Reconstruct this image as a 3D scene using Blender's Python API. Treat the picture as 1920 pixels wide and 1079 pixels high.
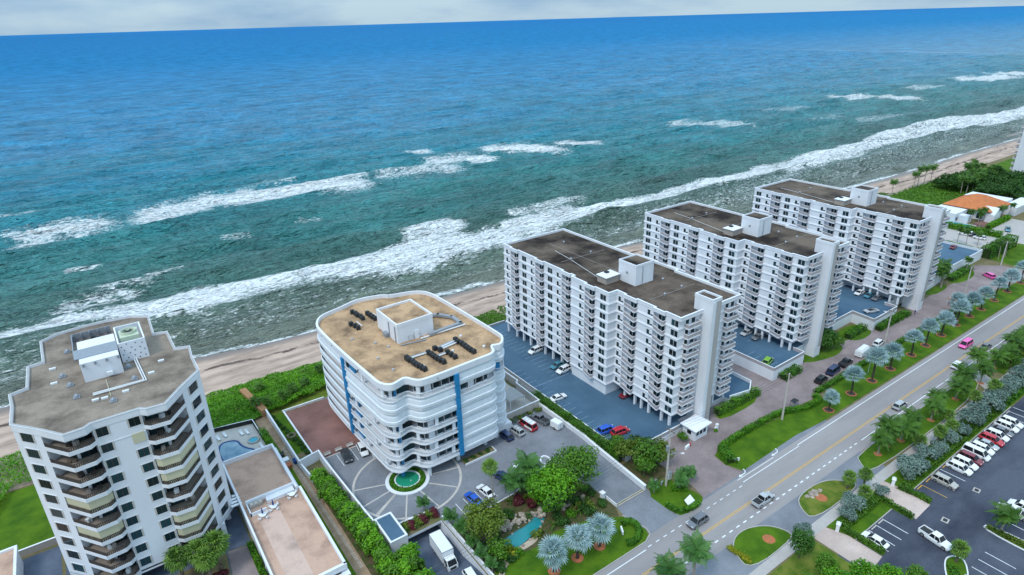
import bpy, math, random
import numpy as np
from mathutils import Matrix, Vector
from mathutils import noise as mnoise
R = math.radians
random.seed(7); rng = np.random.default_rng(7)
scn = bpy.context.scene
for o in list(bpy.data.objects): bpy.data.objects.remove(o)
COL = scn.collection

# ------------------------------------------------------------------ camera
# metres; X runs along the coast road, Y towards the sea, Z up; drone 90 m above the road
CAM_H = 90.0
pitch, roll, az = R(23.0), R(1.67), R(-34.5)
cp, sp = math.cos(pitch), math.sin(pitch)
cr, sr = math.cos(roll), math.sin(roll)
f0 = Vector((0, cp, -sp)); r0 = Vector((1, 0, 0)); u0 = Vector((0, sp, cp))
right = cr*r0 - sr*u0; up = sr*r0 + cr*u0
RZ = Matrix.Rotation(az, 3, 'Z')
right, up, fw = RZ @ right, RZ @ up, RZ @ f0
cd = bpy.data.cameras.new('camera'); cam = bpy.data.objects.new('camera', cd); COL.objects.link(cam)
M = Matrix(((right.x, up.x, -fw.x, 0), (right.y, up.y, -fw.y, 0), (right.z, up.z, -fw.z, CAM_H), (0, 0, 0, 1)))
cam.matrix_world = M
cd.sensor_width = 36; cd.lens = 1184/1920*36; cd.clip_start = 1; cd.clip_end = 400000
scn.camera = cam

# ------------------------------------------------------------------ sky and sun (bright overcast)
SUN_EL, SUN_AZ = R(56), R(200)      # direction the light comes from, angle from +X
w = bpy.data.worlds.new('World'); scn.world = w; w.use_nodes = True
nt = w.node_tree; nt.nodes.clear()
def N(t, **k):
    n = nt.nodes.new(t)
    for a, v in k.items(): setattr(n, a, v)
    return n
sky = N('ShaderNodeTexSky', sky_type='NISHITA', sun_disc=False)
sky.sun_elevation = SUN_EL; sky.sun_rotation = R(90) - SUN_AZ
sky.altitude = 50; sky.air_density = 1.0; sky.dust_density = 1.0; sky.ozone_density = 2.5
tc = N('ShaderNodeTexCoord'); mp = N('ShaderNodeMapping'); mp.inputs['Scale'].default_value = (1.0, 1.0, 4.5)
nt.links.new(tc.outputs['Generated'], mp.inputs['Vector'])
cn = N('ShaderNodeTexNoise'); cn.inputs['Scale'].default_value = 2.6; cn.inputs['Detail'].default_value = 9; cn.inputs['Roughness'].default_value = .58
nt.links.new(mp.outputs['Vector'], cn.inputs['Vector'])
cramp = N('ShaderNodeValToRGB'); ce = cramp.color_ramp.elements
ce[0].position = .36; ce[0].color = (2.5, 4.3, 6.5, 1); ce[1].position = .58; ce[1].color = (5.0, 6.7, 7.9, 1)
nt.links.new(cn.outputs['Fac'], cramp.inputs['Fac'])
cmix = N('ShaderNodeMixRGB'); cmix.inputs['Fac'].default_value = .9
nt.links.new(sky.outputs['Color'], cmix.inputs['Color1']); nt.links.new(cramp.outputs['Color'], cmix.inputs['Color2'])
bg = N('ShaderNodeBackground'); bg.inputs['Strength'].default_value = .092
out = N('ShaderNodeOutputWorld')
# standard overcast sky: brighter towards the zenith
sx = N('ShaderNodeSeparateXYZ'); nt.links.new(tc.outputs['Generated'], sx.inputs[0])
zf = N('ShaderNodeMath', operation='MAXIMUM'); zf.inputs[1].default_value = 0; nt.links.new(sx.outputs['Z'], zf.inputs[0])
zg = N('ShaderNodeMath', operation='MULTIPLY_ADD'); zg.inputs[1].default_value = 1.5; zg.inputs[2].default_value = 1.0; nt.links.new(zf.outputs[0], zg.inputs[0])
vm = N('ShaderNodeVectorMath', operation='SCALE'); nt.links.new(cramp.outputs['Color'], vm.inputs[0]); nt.links.new(zg.outputs[0], vm.inputs['Scale'])
nt.links.new(vm.outputs[0], cmix.inputs['Color2'])
nt.links.new(cmix.outputs['Color'], bg.inputs['Color']); nt.links.new(bg.outputs['Background'], out.inputs['Surface'])
sd = bpy.data.lights.new('sun', 'SUN'); sd.energy = 1.5; sd.angle = R(14); sd.color = (1, .95, .88)
sun = bpy.data.objects.new('sun', sd); COL.objects.link(sun)
sdir = Vector((math.cos(SUN_EL)*math.cos(SUN_AZ), math.cos(SUN_EL)*math.sin(SUN_AZ), math.sin(SUN_EL)))
sun.rotation_euler = sdir.to_track_quat('Z', 'Y').to_euler(); sun.location = (-60, -40, 160)
vs = scn.view_settings; vs.view_transform = 'Standard'; vs.look = 'None'; vs.exposure = 0.16; vs.gamma = 1
vs.use_curve_mapping = False

# ------------------------------------------------------------------ helpers
def S(r, g, b):
    return tuple(((c/255)/12.92 if c/255 <= .04045 else ((c/255+.055)/1.055)**2.4) for c in (r, g, b))
class MB:
    """collects faces and links them as one mesh object"""
    def __init__(s): s.v = []; s.f = []; s.m = []
    def quad(s, a, b, c, d, m=0):
        n = len(s.v); s.v += [a, b, c, d]; s.f.append((n, n+1, n+2, n+3)); s.m.append(m)
    def face(s, pts, m=0):
        n = len(s.v); s.v += list(pts); s.f.append(tuple(range(n, n+len(pts)))); s.m.append(m)
    def box(s, x0, x1, y0, y1, z0, z1, m=0):
        n = len(s.v)
        s.v += [(x0,y0,z0),(x1,y0,z0),(x1,y1,z0),(x0,y1,z0),(x0,y0,z1),(x1,y0,z1),(x1,y1,z1),(x0,y1,z1)]
        for q in ((0,3,2,1),(4,5,6,7),(0,1,5,4),(1,2,6,5),(2,3,7,6),(3,0,4,7)):
            s.f.append(tuple(n+i for i in q)); s.m.append(m)
        return s
    def rbox(s, cx, cy, z0, L, W, H, a, m=0):
        """box of length L along direction a"""
        n = len(s.v); c, d = math.cos(a), math.sin(a)
        for z in (z0, z0+H):
            for (u, v) in ((-L/2,-W/2),(L/2,-W/2),(L/2,W/2),(-L/2,W/2)):
                s.v.append((cx+u*c-v*d, cy+u*d+v*c, z))
        for q in ((0,3,2,1),(4,5,6,7),(0,1,5,4),(1,2,6,5),(2,3,7,6),(3,0,4,7)):
            s.f.append(tuple(n+i for i in q)); s.m.append(m)
    def prism(s, poly, z0, z1, m=0, mt=None, bottom=True):
        k = len(poly); n = len(s.v)
        s.v += [(p[0], p[1], z0) for p in poly] + [(p[0], p[1], z1) for p in poly]
        for i in range(k):
            j = (i+1) % k; s.f.append((n+i, n+j, n+k+j, n+k+i)); s.m.append(m)
        s.f.append(tuple(n+k+i for i in range(k))); s.m.append(m if mt is None else mt)
        if bottom: s.f.append(tuple(n+i for i in reversed(range(k)))); s.m.append(m)
        return s
    def loft(s, rings, m=0, cap=True):
        """rings: lists of equal length of 3D points"""
        k = len(rings[0]); n = len(s.v)
        for r in rings: s.v += [tuple(p) for p in r]
        for a in range(len(rings)-1):
            for i in range(k):
                j = (i+1) % k
                s.f.append((n+a*k+i, n+a*k+j, n+(a+1)*k+j, n+(a+1)*k+i)); s.m.append(m)
        if cap:
            s.f.append(tuple(n+i for i in reversed(range(k)))); s.m.append(m)
            b = n+(len(rings)-1)*k; s.f.append(tuple(b+i for i in range(k))); s.m.append(m)
        return s
    def cyl(s, cx, cy, z0, z1, r0, r1=None, k=10, m=0):
        r1 = r0 if r1 is None else r1
        rg = lambda r, z: [(cx+r*math.cos(2*math.pi*i/k), cy+r*math.sin(2*math.pi*i/k), z) for i in range(k)]
        return s.loft([rg(r0, z0), rg(r1, z1)], m)
    def tube(s, pts, r, k=6, m=0):
        rings = []; P = [Vector(p) for p in pts]
        for i, p in enumerate(P):
            t = (P[min(i+1, len(P)-1)] - P[max(i-1, 0)]).normalized()
            a = t.cross(Vector((0, 0, 1)));
            if a.length < .01: a = Vector((1, 0, 0))
            a.normalize(); b = t.cross(a)
            rr = r[i] if isinstance(r, (list, tuple)) else r
            rings.append([tuple(p + a*rr*math.cos(2*math.pi*j/k) + b*rr*math.sin(2*math.pi*j/k)) for j in range(k)])
        return s.loft(rings, m)
    def mesh(s, name, mats):
        me = bpy.data.meshes.new(name); me.from_pydata(s.v, [], s.f)
        for q in (mats if isinstance(mats, (list, tuple)) else [mats]): me.materials.append(q)
        if any(s.m): me.polygons.foreach_set('material_index', s.m)
        me.update(); return me
    def build(s, name, mats, parent=None, loc=(0,0,0), rz=0):
        return inst(name, s.mesh(name, mats), parent, loc, rz)
def inst(name, me, parent=None, loc=(0,0,0), rz=0, sc=None):
    o = bpy.data.objects.new(name, me); COL.objects.link(o)
    o.location = loc; o.rotation_euler = (0, 0, rz)
    if sc is not None: o.scale = sc if isinstance(sc, (tuple, list)) else (sc, sc, sc)
    if parent is not None: o.parent = parent
    return o
def tag(o, label=None, cat=None, group=None, kind=None):
    if label: o['label'] = label
    if cat: o['category'] = cat
    if group: o['group'] = group
    if kind: o['kind'] = kind
    return o
def thing(name, label, cat, loc=(0,0,0), rz=0, group=None, sc=None):
    return tag(inst(name, None, None, loc, rz, sc), label, cat, group)
def struct(o): o['kind'] = 'structure'; return o
def copy_tree(o, parent=None):
    c = o.copy(); COL.objects.link(c); c.parent = parent
    for ch in o.children: copy_tree(ch, c)
    return c
def offset_poly(poly, d):
    """outset a counter-clockwise polygon by d (mitred)"""
    out = []; k = len(poly)
    for i in range(k):
        a, b, c = Vector(poly[i-1]), Vector(poly[i]), Vector(poly[(i+1) % k])
        n1 = (b-a).normalized(); n2 = (c-b).normalized()
        n1 = Vector((n1.y, -n1.x)); n2 = Vector((n2.y, -n2.x))
        m = n1+n2; q = m.length_squared
        m = n1*d if q < .05 else m*(2*d/q)
        out.append((b.x+m.x, b.y+m.y))
    return out
def ccw(p):
    a = sum(p[i][0]*p[(i+1) % len(p)][1]-p[(i+1) % len(p)][0]*p[i][1] for i in range(len(p)))
    return list(p) if a > 0 else list(reversed(p))
def smooth_poly(poly, n=2):
    p = list(poly)
    for _ in range(n):
        q = []
        for i in range(len(p)):
            a, b = p[i], p[(i+1) % len(p)]
            q += [(a[0]*.75+b[0]*.25, a[1]*.75+b[1]*.25), (a[0]*.25+b[0]*.75, a[1]*.25+b[1]*.75)]
        p = q
    return p
def smooth_line(pts, n=2):
    p = list(pts)
    for _ in range(n):
        q = [p[0]]
        for i in range(len(p)-1):
            a, b = p[i], p[i+1]
            q += [tuple(a[j]*.75+b[j]*.25 for j in range(len(a))), tuple(a[j]*.25+b[j]*.75 for j in range(len(a)))]
        p = q+[p[-1]]
    return p

# ------------------------------------------------------------------ materials
MAT = {}
def base_mat(name):
    m = bpy.data.materials.new(name); m.use_nodes = True; MAT[name] = m
    return m, m.node_tree, m.node_tree.nodes['Principled BSDF']
def surf(name, col, rough=.8, var=.12, scale=.6, col2=None, fine=8.0, bump=0.0, metal=0.0, spec=.14, stretch=(1,1,1), coord='pos', lo=.35, hi=.68, rand=0.0):
    """procedural surface: two octaves of noise between two tones, optional fine bump and per-object variation"""
    m, t, b = base_mat(name); nn, L = t.nodes, t.links
    if coord == 'pos':
        g = nn.new('ShaderNodeNewGeometry'); src = g.outputs['Position']
    else:
        g = nn.new('ShaderNodeTexCoord'); src = g.outputs['Object']
    mp = nn.new('ShaderNodeMapping'); mp.inputs['Scale'].default_value = stretch; L.new(src, mp.inputs['Vector'])
    n1 = nn.new('ShaderNodeTexNoise'); n1.inputs['Scale'].default_value = scale; n1.inputs['Detail'].default_value = 6; n1.inputs['Roughness'].default_value = .62
    L.new(mp.outputs[0], n1.inputs['Vector'])
    r = nn.new('ShaderNodeValToRGB'); e = r.color_ramp.elements
    c2 = col2 if col2 else tuple(max(0, c*(1-var*1.6)) for c in col)
    e[0].position = lo; e[0].color = (*c2, 1); e[1].position = hi; e[1].color = (*col, 1)
    L.new(n1.outputs['Fac'], r.inputs['Fac'])
    n2 = nn.new('ShaderNodeTexNoise'); n2.inputs['Scale'].default_value = fine; n2.inputs['Detail'].default_value = 3
    L.new(mp.outputs[0], n2.inputs['Vector'])
    hv = nn.new('ShaderNodeHueSaturation'); L.new(r.outputs['Color'], hv.inputs['Color'])
    ma = nn.new('ShaderNodeMath'); ma.operation = 'MULTIPLY_ADD'; ma.inputs[1].default_value = var*2.2; ma.inputs[2].default_value = 1-var*1.1
    L.new(n2.outputs['Fac'], ma.inputs[0])
    val = ma.outputs[0]
    if rand:
        oi = nn.new('ShaderNodeObjectInfo'); mr = nn.new('ShaderNodeMath'); mr.operation = 'MULTIPLY_ADD'
        mr.inputs[1].default_value = rand*2; mr.inputs[2].default_value = 1-rand; L.new(oi.outputs['Random'], mr.inputs[0])
        mm = nn.new('ShaderNodeMath'); mm.operation = 'MULTIPLY'; L.new(val, mm.inputs[0]); L.new(mr.outputs[0], mm.inputs[1]); val = mm.outputs[0]
    L.new(val, hv.inputs['Value'])
    L.new(hv.outputs['Color'], b.inputs['Base Color'])
    b.inputs['Roughness'].default_value = rough; b.inputs['Metallic'].default_value = metal
    b.inputs['Specular IOR Level'].default_value = spec
    if bump:
        bp = nn.new('ShaderNodeBump'); bp.inputs['Strength'].default_value = bump; bp.inputs['Distance'].default_value = .1
        L.new(n2.outputs['Fac'], bp.inputs['Height']); L.new(bp.outputs['Normal'], b.inputs['Normal'])
    return m
def plain(name, col, rough=.5, metal=0.0, spec=.5, coat=0.0):
    m, t, b = base_mat(name)
    b.inputs['Base Color'].default_value = (*col, 1); b.inputs['Roughness'].default_value = rough
    b.inputs['Metallic'].default_value = metal; b.inputs['Specular IOR Level'].default_value = spec
    b.inputs['Coat Weight'].default_value = coat
    return m
def paver(name, c1, c2, mortar, sx=.3, sy=.15, rough=.85, stain=.35, stain_scale=.13):
    m, t, b = base_mat(name); nn, L = t.nodes, t.links
    g = nn.new('ShaderNodeNewGeometry')
    br = nn.new('ShaderNodeTexBrick'); br.inputs['Scale'].default_value = 1; br.inputs['Brick Width'].default_value = sx; br.inputs['Row Height'].default_value = sy
    br.inputs['Mortar Size'].default_value = .012; br.inputs['Color1'].default_value = (*c1, 1); br.inputs['Color2'].default_value = (*c2, 1); br.inputs['Mortar'].default_value = (*mortar, 1)
    L.new(g.outputs['Position'], br.inputs['Vector'])
    n1 = nn.new('ShaderNodeTexNoise'); n1.inputs['Scale'].default_value = stain_scale; n1.inputs['Detail'].default_value = 7; n1.inputs['Roughness'].default_value = .65
    L.new(g.outputs['Position'], n1.inputs['Vector'])
    ma = nn.new('ShaderNodeMapRange'); ma.inputs['From Min'].default_value = .3; ma.inputs['From Max'].default_value = .65
    ma.inputs['To Min'].default_value = 1-stain; ma.inputs['To Max'].default_value = 1.08
    L.new(n1.outputs['Fac'], ma.inputs['Value'])
    hv = nn.new('ShaderNodeHueSaturation'); L.new(br.outputs['Color'], hv.inputs['Color']); L.new(ma.outputs[0], hv.inputs['Value'])
    L.new(hv.outputs['Color'], b.inputs['Base Color']); b.inputs['Roughness'].default_value = rough; b.inputs['Specular IOR Level'].default_value = .25
    return m
def leafmat(name, col, col2, rough=.55, trans=.25):
    """foliage: tone varies leaf by leaf (mesh attribute tint) and plant by plant"""
    m, t, b = base_mat(name); nn, L = t.nodes, t.links
    at = nn.new('ShaderNodeAttribute'); at.attribute_name = 'tint'
    oi = nn.new('ShaderNodeObjectInfo')
    ad = nn.new('ShaderNodeMath'); ad.operation = 'MULTIPLY_ADD'; ad.inputs[1].default_value = .3; L.new(oi.outputs['Random'], ad.inputs[0]); L.new(at.outputs['Fac'], ad.inputs[2])
    sb = nn.new('ShaderNodeMath'); sb.operation = 'SUBTRACT'; sb.inputs[1].default_value = .15; L.new(ad.outputs[0], sb.inputs[0])
    mx = nn.new('ShaderNodeMixRGB'); mx.inputs['Color1'].default_value = (*col2, 1); mx.inputs['Color2'].default_value = (*col, 1)
    mx.use_clamp = True; L.new(sb.outputs[0], mx.inputs['Fac'])
    L.new(mx.outputs['Color'], b.inputs['Base Color']); b.inputs['Roughness'].default_value = rough; b.inputs['Specular IOR Level'].default_value = .3
    b.inputs['Transmission Weight'].default_value = 0
    tr = nn.new('ShaderNodeBsdfTranslucent'); L.new(mx.outputs['Color'], tr.inputs['Color'])
    ms = nn.new('ShaderNodeMixShader'); ms.inputs['Fac'].default_value = trans
    L.new(b.outputs[0], ms.inputs[1]); L.new(tr.outputs[0], ms.inputs[2])
    L.new(ms.outputs[0], nn['Material Output'].inputs['Surface'])
    return m
surf('white_wall', (.76,.78,.82), .7, .035, .25, fine=1.2, stretch=(1,1,.3), col2=(.68,.70,.745))
surf('white_paint', (.78,.80,.83), .6, .03, .5, fine=3)
surf('white_shutter', (.72,.77,.82), .45, .04, .8, fine=2, stretch=(1,1,.4), spec=.4)
surf('pinkish_lattice', (.46,.415,.425), .8, .08, .8, fine=4)
surf('grey_concrete', (.42,.42,.42), .85, .1, .5, fine=4)
surf('warm_concrete', (.55,.51,.47), .85, .1, .6, fine=4)
surf('shade_side', (.60,.62,.66), .8, .05, .4)
surf('roof_tan', (.50,.325,.19), .9, .25, .22, col2=(.17,.11,.07), fine=2.2, bump=.2, lo=.30, hi=.60)
surf('roof_brown', (.285,.235,.19), .9, .2, .2, col2=(.12,.095,.078), fine=3, bump=.2, lo=.32, hi=.62)
surf('roof_dark', (.15,.115,.09), .9, .25, .085, col2=(.022,.016,.014), fine=2.0, bump=.2, lo=.38, hi=.62)
surf('deck_tan', (.53,.35,.265), .9, .08, .16, col2=(.26,.17,.135), fine=2.0, lo=.27, hi=.52)
surf('deck_pale', (.58,.42,.35), .9, .08, .22, col2=(.36,.26,.22), fine=2.0, lo=.28, hi=.52)
surf('blue_lot', (.078,.145,.215), .6, .1, .09, col2=(.05,.10,.16), fine=2, spec=.1, lo=.3, hi=.6)
surf('asphalt_road', (.33,.305,.305), .9, .06, .12, col2=(.245,.228,.23), fine=2, stretch=(.18,1,1), lo=.3, hi=.65)
surf('asphalt_grey', (.24,.25,.28), .85, .09, .12, col2=(.16,.17,.195), fine=2)
surf('asphalt_dark', (.085,.095,.125), .75, .14, .12, col2=(.035,.04,.06), fine=2.5, stretch=(.5,1,1), lo=.32, hi=.62)
surf('asphalt_blue', (.13,.16,.22), .8, .1, .2, col2=(.07,.09,.13), fine=2.5)
surf('concrete_walk', (.45,.42,.40), .9, .08, .5, fine=3)
surf('line_white', (.74,.76,.78), .7, .1, 1.5, col2=(.52,.53,.54), fine=6, lo=.25, hi=.5)
surf('line_faint', (.32,.42,.52), .7, .1, 1.5, col2=(.12,.22,.34), fine=6, lo=.35, hi=.6)
surf('line_yellow', (.62,.36,.07), .7, .1, 1.5, col2=(.42,.28,.12), fine=6, lo=.3, hi=.5)
paver('paver_grey', (.24,.25,.28), (.20,.215,.245), (.15,.155,.17), .4, .2, stain=.3)
paver('paver_red', (.32,.15,.125), (.25,.125,.11), (.2,.13,.12), .3, .15, stain=.5, stain_scale=.1)
paver('paver_pink', (.335,.265,.26), (.285,.225,.225), (.23,.185,.185), .3, .15, stain=.4, stain_scale=.12)
paver('paver_cream', (.60,.47,.41), (.53,.41,.37), (.45,.37,.33), .3, .15, stain=.25)
surf('grass', (.085,.165,.009), .9, .22, .25, col2=(.032,.09,.006), fine=5, bump=.4, lo=.3, hi=.62)
surf('grass_worn', (.15,.175,.03), .9, .18, .35, col2=(.05,.11,.009), fine=5, bump=.4, lo=.36, hi=.6)
surf('soil', (.22,.16,.10), .95, .15, .5, col2=(.12,.13,.05), fine=5)
surf('bed_green', (.05,.075,.02), .95, .25, .8, col2=(.12,.085,.05), fine=4, bump=.5, lo=.38, hi=.6)
surf('mulch', (.52,.16,.07), .95, .2, 1.5, col2=(.32,.14,.07), fine=7, bump=.5)
surf('terracotta', (.45,.16,.085), .85, .12, 1.2, fine=4)
surf('rock', (.48,.40,.33), .9, .15, .7, col2=(.26,.22,.19), fine=4, bump=.6)
surf('path_sand', (.42,.29,.20), .95, .12, .5, col2=(.28,.19,.12), fine=4)
surf('stone_slab', (.47,.38,.30), .9, .1, .8, fine=5, rand=.12)
surf('metal_grey', (.33,.36,.40), .4, .08, 1.5, fine=6, metal=.3)
surf('metal_dark', (.045,.05,.055), .6, .2, 2.0, fine=8)
surf('duct_white', (.72,.73,.74), .5, .06, 1.5, fine=6)
surf('cooling_green', (.55,.62,.48), .55, .08, 1.5, fine=6)
surf('trunk', (.23,.18,.135), .95, .2, 1.5, col2=(.12,.095,.075), fine=9, stretch=(1,1,3))
surf('trunk_dark', (.08,.065,.055), .95, .2, 1.5, fine=9, stretch=(1,1,3))
surf('trunk_pale', (.38,.34,.29), .9, .15, 1.5, fine=9, stretch=(1,1,3))
surf('orange_tile', (.58,.20,.075), .75, .1, .5, col2=(.45,.15,.06), fine=6)
surf('blue_paint', (.03,.24,.50), .5, .06, .6, fine=3)
surf('navy', (.02,.07,.22), .6, .1, 1, fine=3)
surf('bronze', (.075,.062,.055), .5, .1, 1, fine=4)
surf('cream_shutter', (.56,.53,.37), .7, .04, .6, fine=2, rand=.08)
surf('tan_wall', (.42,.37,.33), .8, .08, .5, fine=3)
surf('pool_liner', (.34,.46,.54), .5, .15, .25, col2=(.13,.25,.35), fine=1.5)
surf('balcony_tile', (.28,.235,.20), .8, .1, .6, fine=4)
surf('leaf_path', (.40,.22,.11), .9, .12, .8, fine=5)
surf('tan_dull', (.25,.22,.20), .9, .1, .6, fine=3)
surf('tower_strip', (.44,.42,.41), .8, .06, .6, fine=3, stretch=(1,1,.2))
surf('plastic_white', (.78,.80,.82), .4, .03, 1, fine=4)
surf('sand', (.52,.375,.285), .95, .1, .2, col2=(.42,.30,.235), fine=3)
def glassmat(name, c1, c2, rough=.06):
    m, t, b = base_mat(name); nn, L = t.nodes, t.links
    oi = nn.new('ShaderNodeObjectInfo'); r = nn.new('ShaderNodeValToRGB'); e = r.color_ramp.elements
    e[0].position = .1; e[0].color = (*c1, 1); e[1].position = .95; e[1].color = (*c2, 1)
    L.new(oi.outputs['Random'], r.inputs['Fac']); L.new(r.outputs['Color'], b.inputs['Base Color'])
    b.inputs['Roughness'].default_value = rough; b.inputs['Specular IOR Level'].default_value = .3
    return m
glassmat('glass', (.004,.012,.016), (.018,.055,.068))
glassmat('glass_car', (.008,.010,.012), (.02,.024,.028), .05)
def water(name, col, rough=.08, bscale=2.0, bs=.25):
    m, t, b = base_mat(name); nn, L = t.nodes, t.links
    g = nn.new('ShaderNodeNewGeometry'); n = nn.new('ShaderNodeTexNoise'); n.inputs['Scale'].default_value = bscale; n.inputs['Detail'].default_value = 4
    L.new(g.outputs['Position'], n.inputs['Vector'])
    bp = nn.new('ShaderNodeBump'); bp.inputs['Strength'].default_value = bs; bp.inputs['Distance'].default_value = .1
    L.new(n.outputs['Fac'], bp.inputs['Height']); L.new(bp.outputs['Normal'], b.inputs['Normal'])
    b.inputs['Base Color'].default_value = (*col, 1); b.inputs['Roughness'].default_value = rough; b.inputs['IOR'].default_value = 1.33
    return m
water('pool_water', (.04,.36,.46)); water('pond_water', (.02,.24,.27)); water('fountain_water', (.02,.26,.15))
leafmat('leaf_green', (.13,.30,.022), (.028,.09,.009))
leafmat('leaf_bright', (.17,.42,.014), (.04,.17,.008))
leafmat('leaf_hedge', (.12,.33,.018), (.03,.12,.008))
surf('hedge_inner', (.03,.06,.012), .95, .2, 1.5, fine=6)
leafmat('leaf_dark', (.07,.19,.025), (.016,.06,.010))
leafmat('leaf_olive', (.20,.28,.03), (.05,.11,.012))
leafmat('leaf_silver', (.26,.36,.31), (.07,.13,.11))
leafmat('leaf_bismarck', (.46,.60,.62), (.16,.27,.28))
leafmat('leaf_palm', (.115,.25,.028), (.018,.065,.010))
leafmat('leaf_royal', (.10,.25,.05), (.03,.10,.02))
leafmat('leaf_sabal', (.20,.34,.05), (.04,.11,.015))
leafmat('leaf_red', (.20,.035,.05), (.05,.015,.02))
leafmat('leaf_yellow', (.42,.42,.02), (.17,.22,.01))
leafmat('leaf_dry', (.33,.19,.07), (.14,.09,.04))
# ------------------------------------------------------------------ ocean, beach, ground
SEA = -2.0
SHORE = [(-400,205),(-200,201),(-60,197),(0,195),(16,193.7),(33,190.8),(51,189.5),(98,187.6),(122,186),(184,187),(196,184.5),(280,180),(366,175.6),(410,173.5),(489,175.5),(572,174),(700,172),(900,168),(1500,160),(4000,120)]
SU = [(-400,270),(-120,268),(-34,266.8),(-14,264.8),(20,256),(37,253),(58,254),(83,252),(107,257),(136,256),(147,252.5),(185,252),(222,254),(251,252),(284,250),(385,249),(475,249),(545,256),(661,253),(748,236),(900,240),(1500,225),(4000,190)]
SL = [(-400,244),(-120,243),(-34,241),(-14,243),(16,227),(32,228.6),(51,228.8),(72,222),(88,215),(124,207),(146,211),(182,219),(230,220),(266,221),(345,220),(418,217),(469,219),(582,220),(656,205),(900,205),(1500,195),(4000,160)]
ip = lambda x, P: np.interp(x, [p[0] for p in P], [p[1] for p in P])
def vnoise(x, y, seed=0):
    """smooth value noise, vectorised"""
    xi = np.floor(x).astype(np.int64); yi = np.floor(y).astype(np.int64); fx = x-xi; fy = y-yi
    fx = fx*fx*(3-2*fx); fy = fy*fy*(3-2*fy)
    def h(a, b):
        n = (a*374761393 + b*668265263 + seed*1442695041) & 0xffffffff
        n = ((n ^ (n >> 13))*1274126177) & 0xffffffff
        return ((n ^ (n >> 16)) & 0xffff)/65535.0
    return (h(xi,yi)*(1-fx)+h(xi+1,yi)*fx)*(1-fy)+(h(xi,yi+1)*(1-fx)+h(xi+1,yi+1)*fx)*fy
def fbm(x, y, o=4, seed=0):
    s = 0; a = .5
    for i in range(o): s = s+a*vnoise(x*2**i, y*2**i, seed+i*17); a *= .5
    return s/(1-.5**o)
def grid_obj(name, X, Y, Z, mats, attrs):
    nx, ny = X.shape
    me = bpy.data.meshes.new(name)
    v = np.stack([X.ravel(), Y.ravel(), Z.ravel()], 1).astype(np.float32)
    i = np.arange(nx*ny).reshape(nx, ny)
    q = np.stack([i[:-1,:-1].ravel(), i[1:,:-1].ravel(), i[1:,1:].ravel(), i[:-1,1:].ravel()], 1).astype(np.int32)
    me.vertices.add(len(v)); me.vertices.foreach_set('co', v.ravel())
    me.loops.add(q.size); me.loops.foreach_set('vertex_index', q.ravel())
    me.polygons.add(len(q)); me.polygons.foreach_set('loop_start', np.arange(0, q.size, 4, dtype=np.int32))
    me.polygons.foreach_set('use_smooth', np.ones(len(q), bool))
    me.update(calc_edges=True); me.validate()
    for k, a in attrs.items():
        at = me.attributes.new(k, 'FLOAT', 'POINT'); at.data.foreach_set('value', a.ravel().astype(np.float32))
    me.materials.append(mats)
    return struct(inst(name, me))
# wave heights: swell lines nearly parallel to the beach, steepening over the bars, with chop on top
def wave_h(x, y):
    h = np.zeros_like(x)
    wx = x + 16*(fbm(x/90, y/90, 3, 5)-.5); wy = y + 30*(fbm(x/130, y/75, 3, 9)-.5)
    d = y-ip(x, SHORE)
    near = np.clip(1-d/330, 0, 1)
    for lam, ang, amp, ph in ((27,-3,1.5,0),(17,7,.75,1.3),(12.5,-13,.50,.4),(9,15,.32,2.2),(38,3,.95,4.1)):
        k = 2*math.pi/lam; c = math.cos(R(ang)); s = math.sin(R(ang))
        p = k*(wy*c+wx*s)+ph
        cr = 1-np.abs(np.sin(p/2)); cr = cr**1.5
        env = .15+1.5*fbm(x/105+lam, y/30+lam, 2, int(lam))
        h += amp*(cr*1.6-.55)*env*(.62+.8*near)
    h += .8*(fbm(x/9.0, y/5.0, 4, 31)-.5)
    return h*np.clip((d+1)/24, .04, 1)
def seg_d(x, y, P, wy=.85):
    """distance to a polyline, shrunk across the shore so patches are long and thin"""
    best = np.full(x.shape, 1e9)
    for (ax, ay), (bx, by) in zip(P[:-1], P[1:]):
        dx, dy = bx-ax, (by-ay)*wy
        t = np.clip(((x-ax)*dx+(y-ay)*wy*dy)/(dx*dx+dy*dy+1e-6), 0, 1)
        best = np.minimum(best, np.hypot(x-ax-t*dx, (y-ay)*wy-t*dy))
    return best
PATCH = [([(32,383),(45,390),(61,398),(82,391)], 15, 1.0), ([(85,392),(110,388),(137,380)], 17, 1.05), ([(-16,407),(-6,408)], 5, .9),
  ([(-23,383),(-11,386),(-1,385)], 15, .95), ([(-40,439),(-25,438)], 5, .6), ([(273,411),(295,403),(300,385)], 15, 1.1), ([(326,393),(341,382)], 10, 1.0),
  ([(218,400),(235,403),(241,390)], 15, .95), ([(174,388),(194,387),(208,381)], 15, .8), ([(216,448),(225,441)], 7, .9), ([(745,399),(771,377),(778,350)], 20, .9),
  ([(468,396),(501,364)], 17, .8), ([(1038,379),(1098,367)], 26, 1.0), ([(1146,377),(1175,368)], 24, 1.0), ([(100,423),(113,418)], 5, .8), ([(140,398),(153,396)], 6, .9),
  ([(-10,310),(-4,309)], 4, .8), ([(52,315),(60,314)], 4, .6), ([(15,283),(25,284)], 4, .7), ([(90,322),(97,320)], 4, .6), ([(590,300),(640,290)], 9, .6),
  ([(125,262),(146,262)], 8, 1.0), ([(185,262),(222,262)], 7, .8), ([(0,277),(14,277)], 5, .7), ([(-14,268),(4,268)], 6, .8), ([(600,395),(640,380)], 12, .6), ([(880,385),(920,380)], 14, .7), ([(560,330),(600,325)], 8, .5)]
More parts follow.
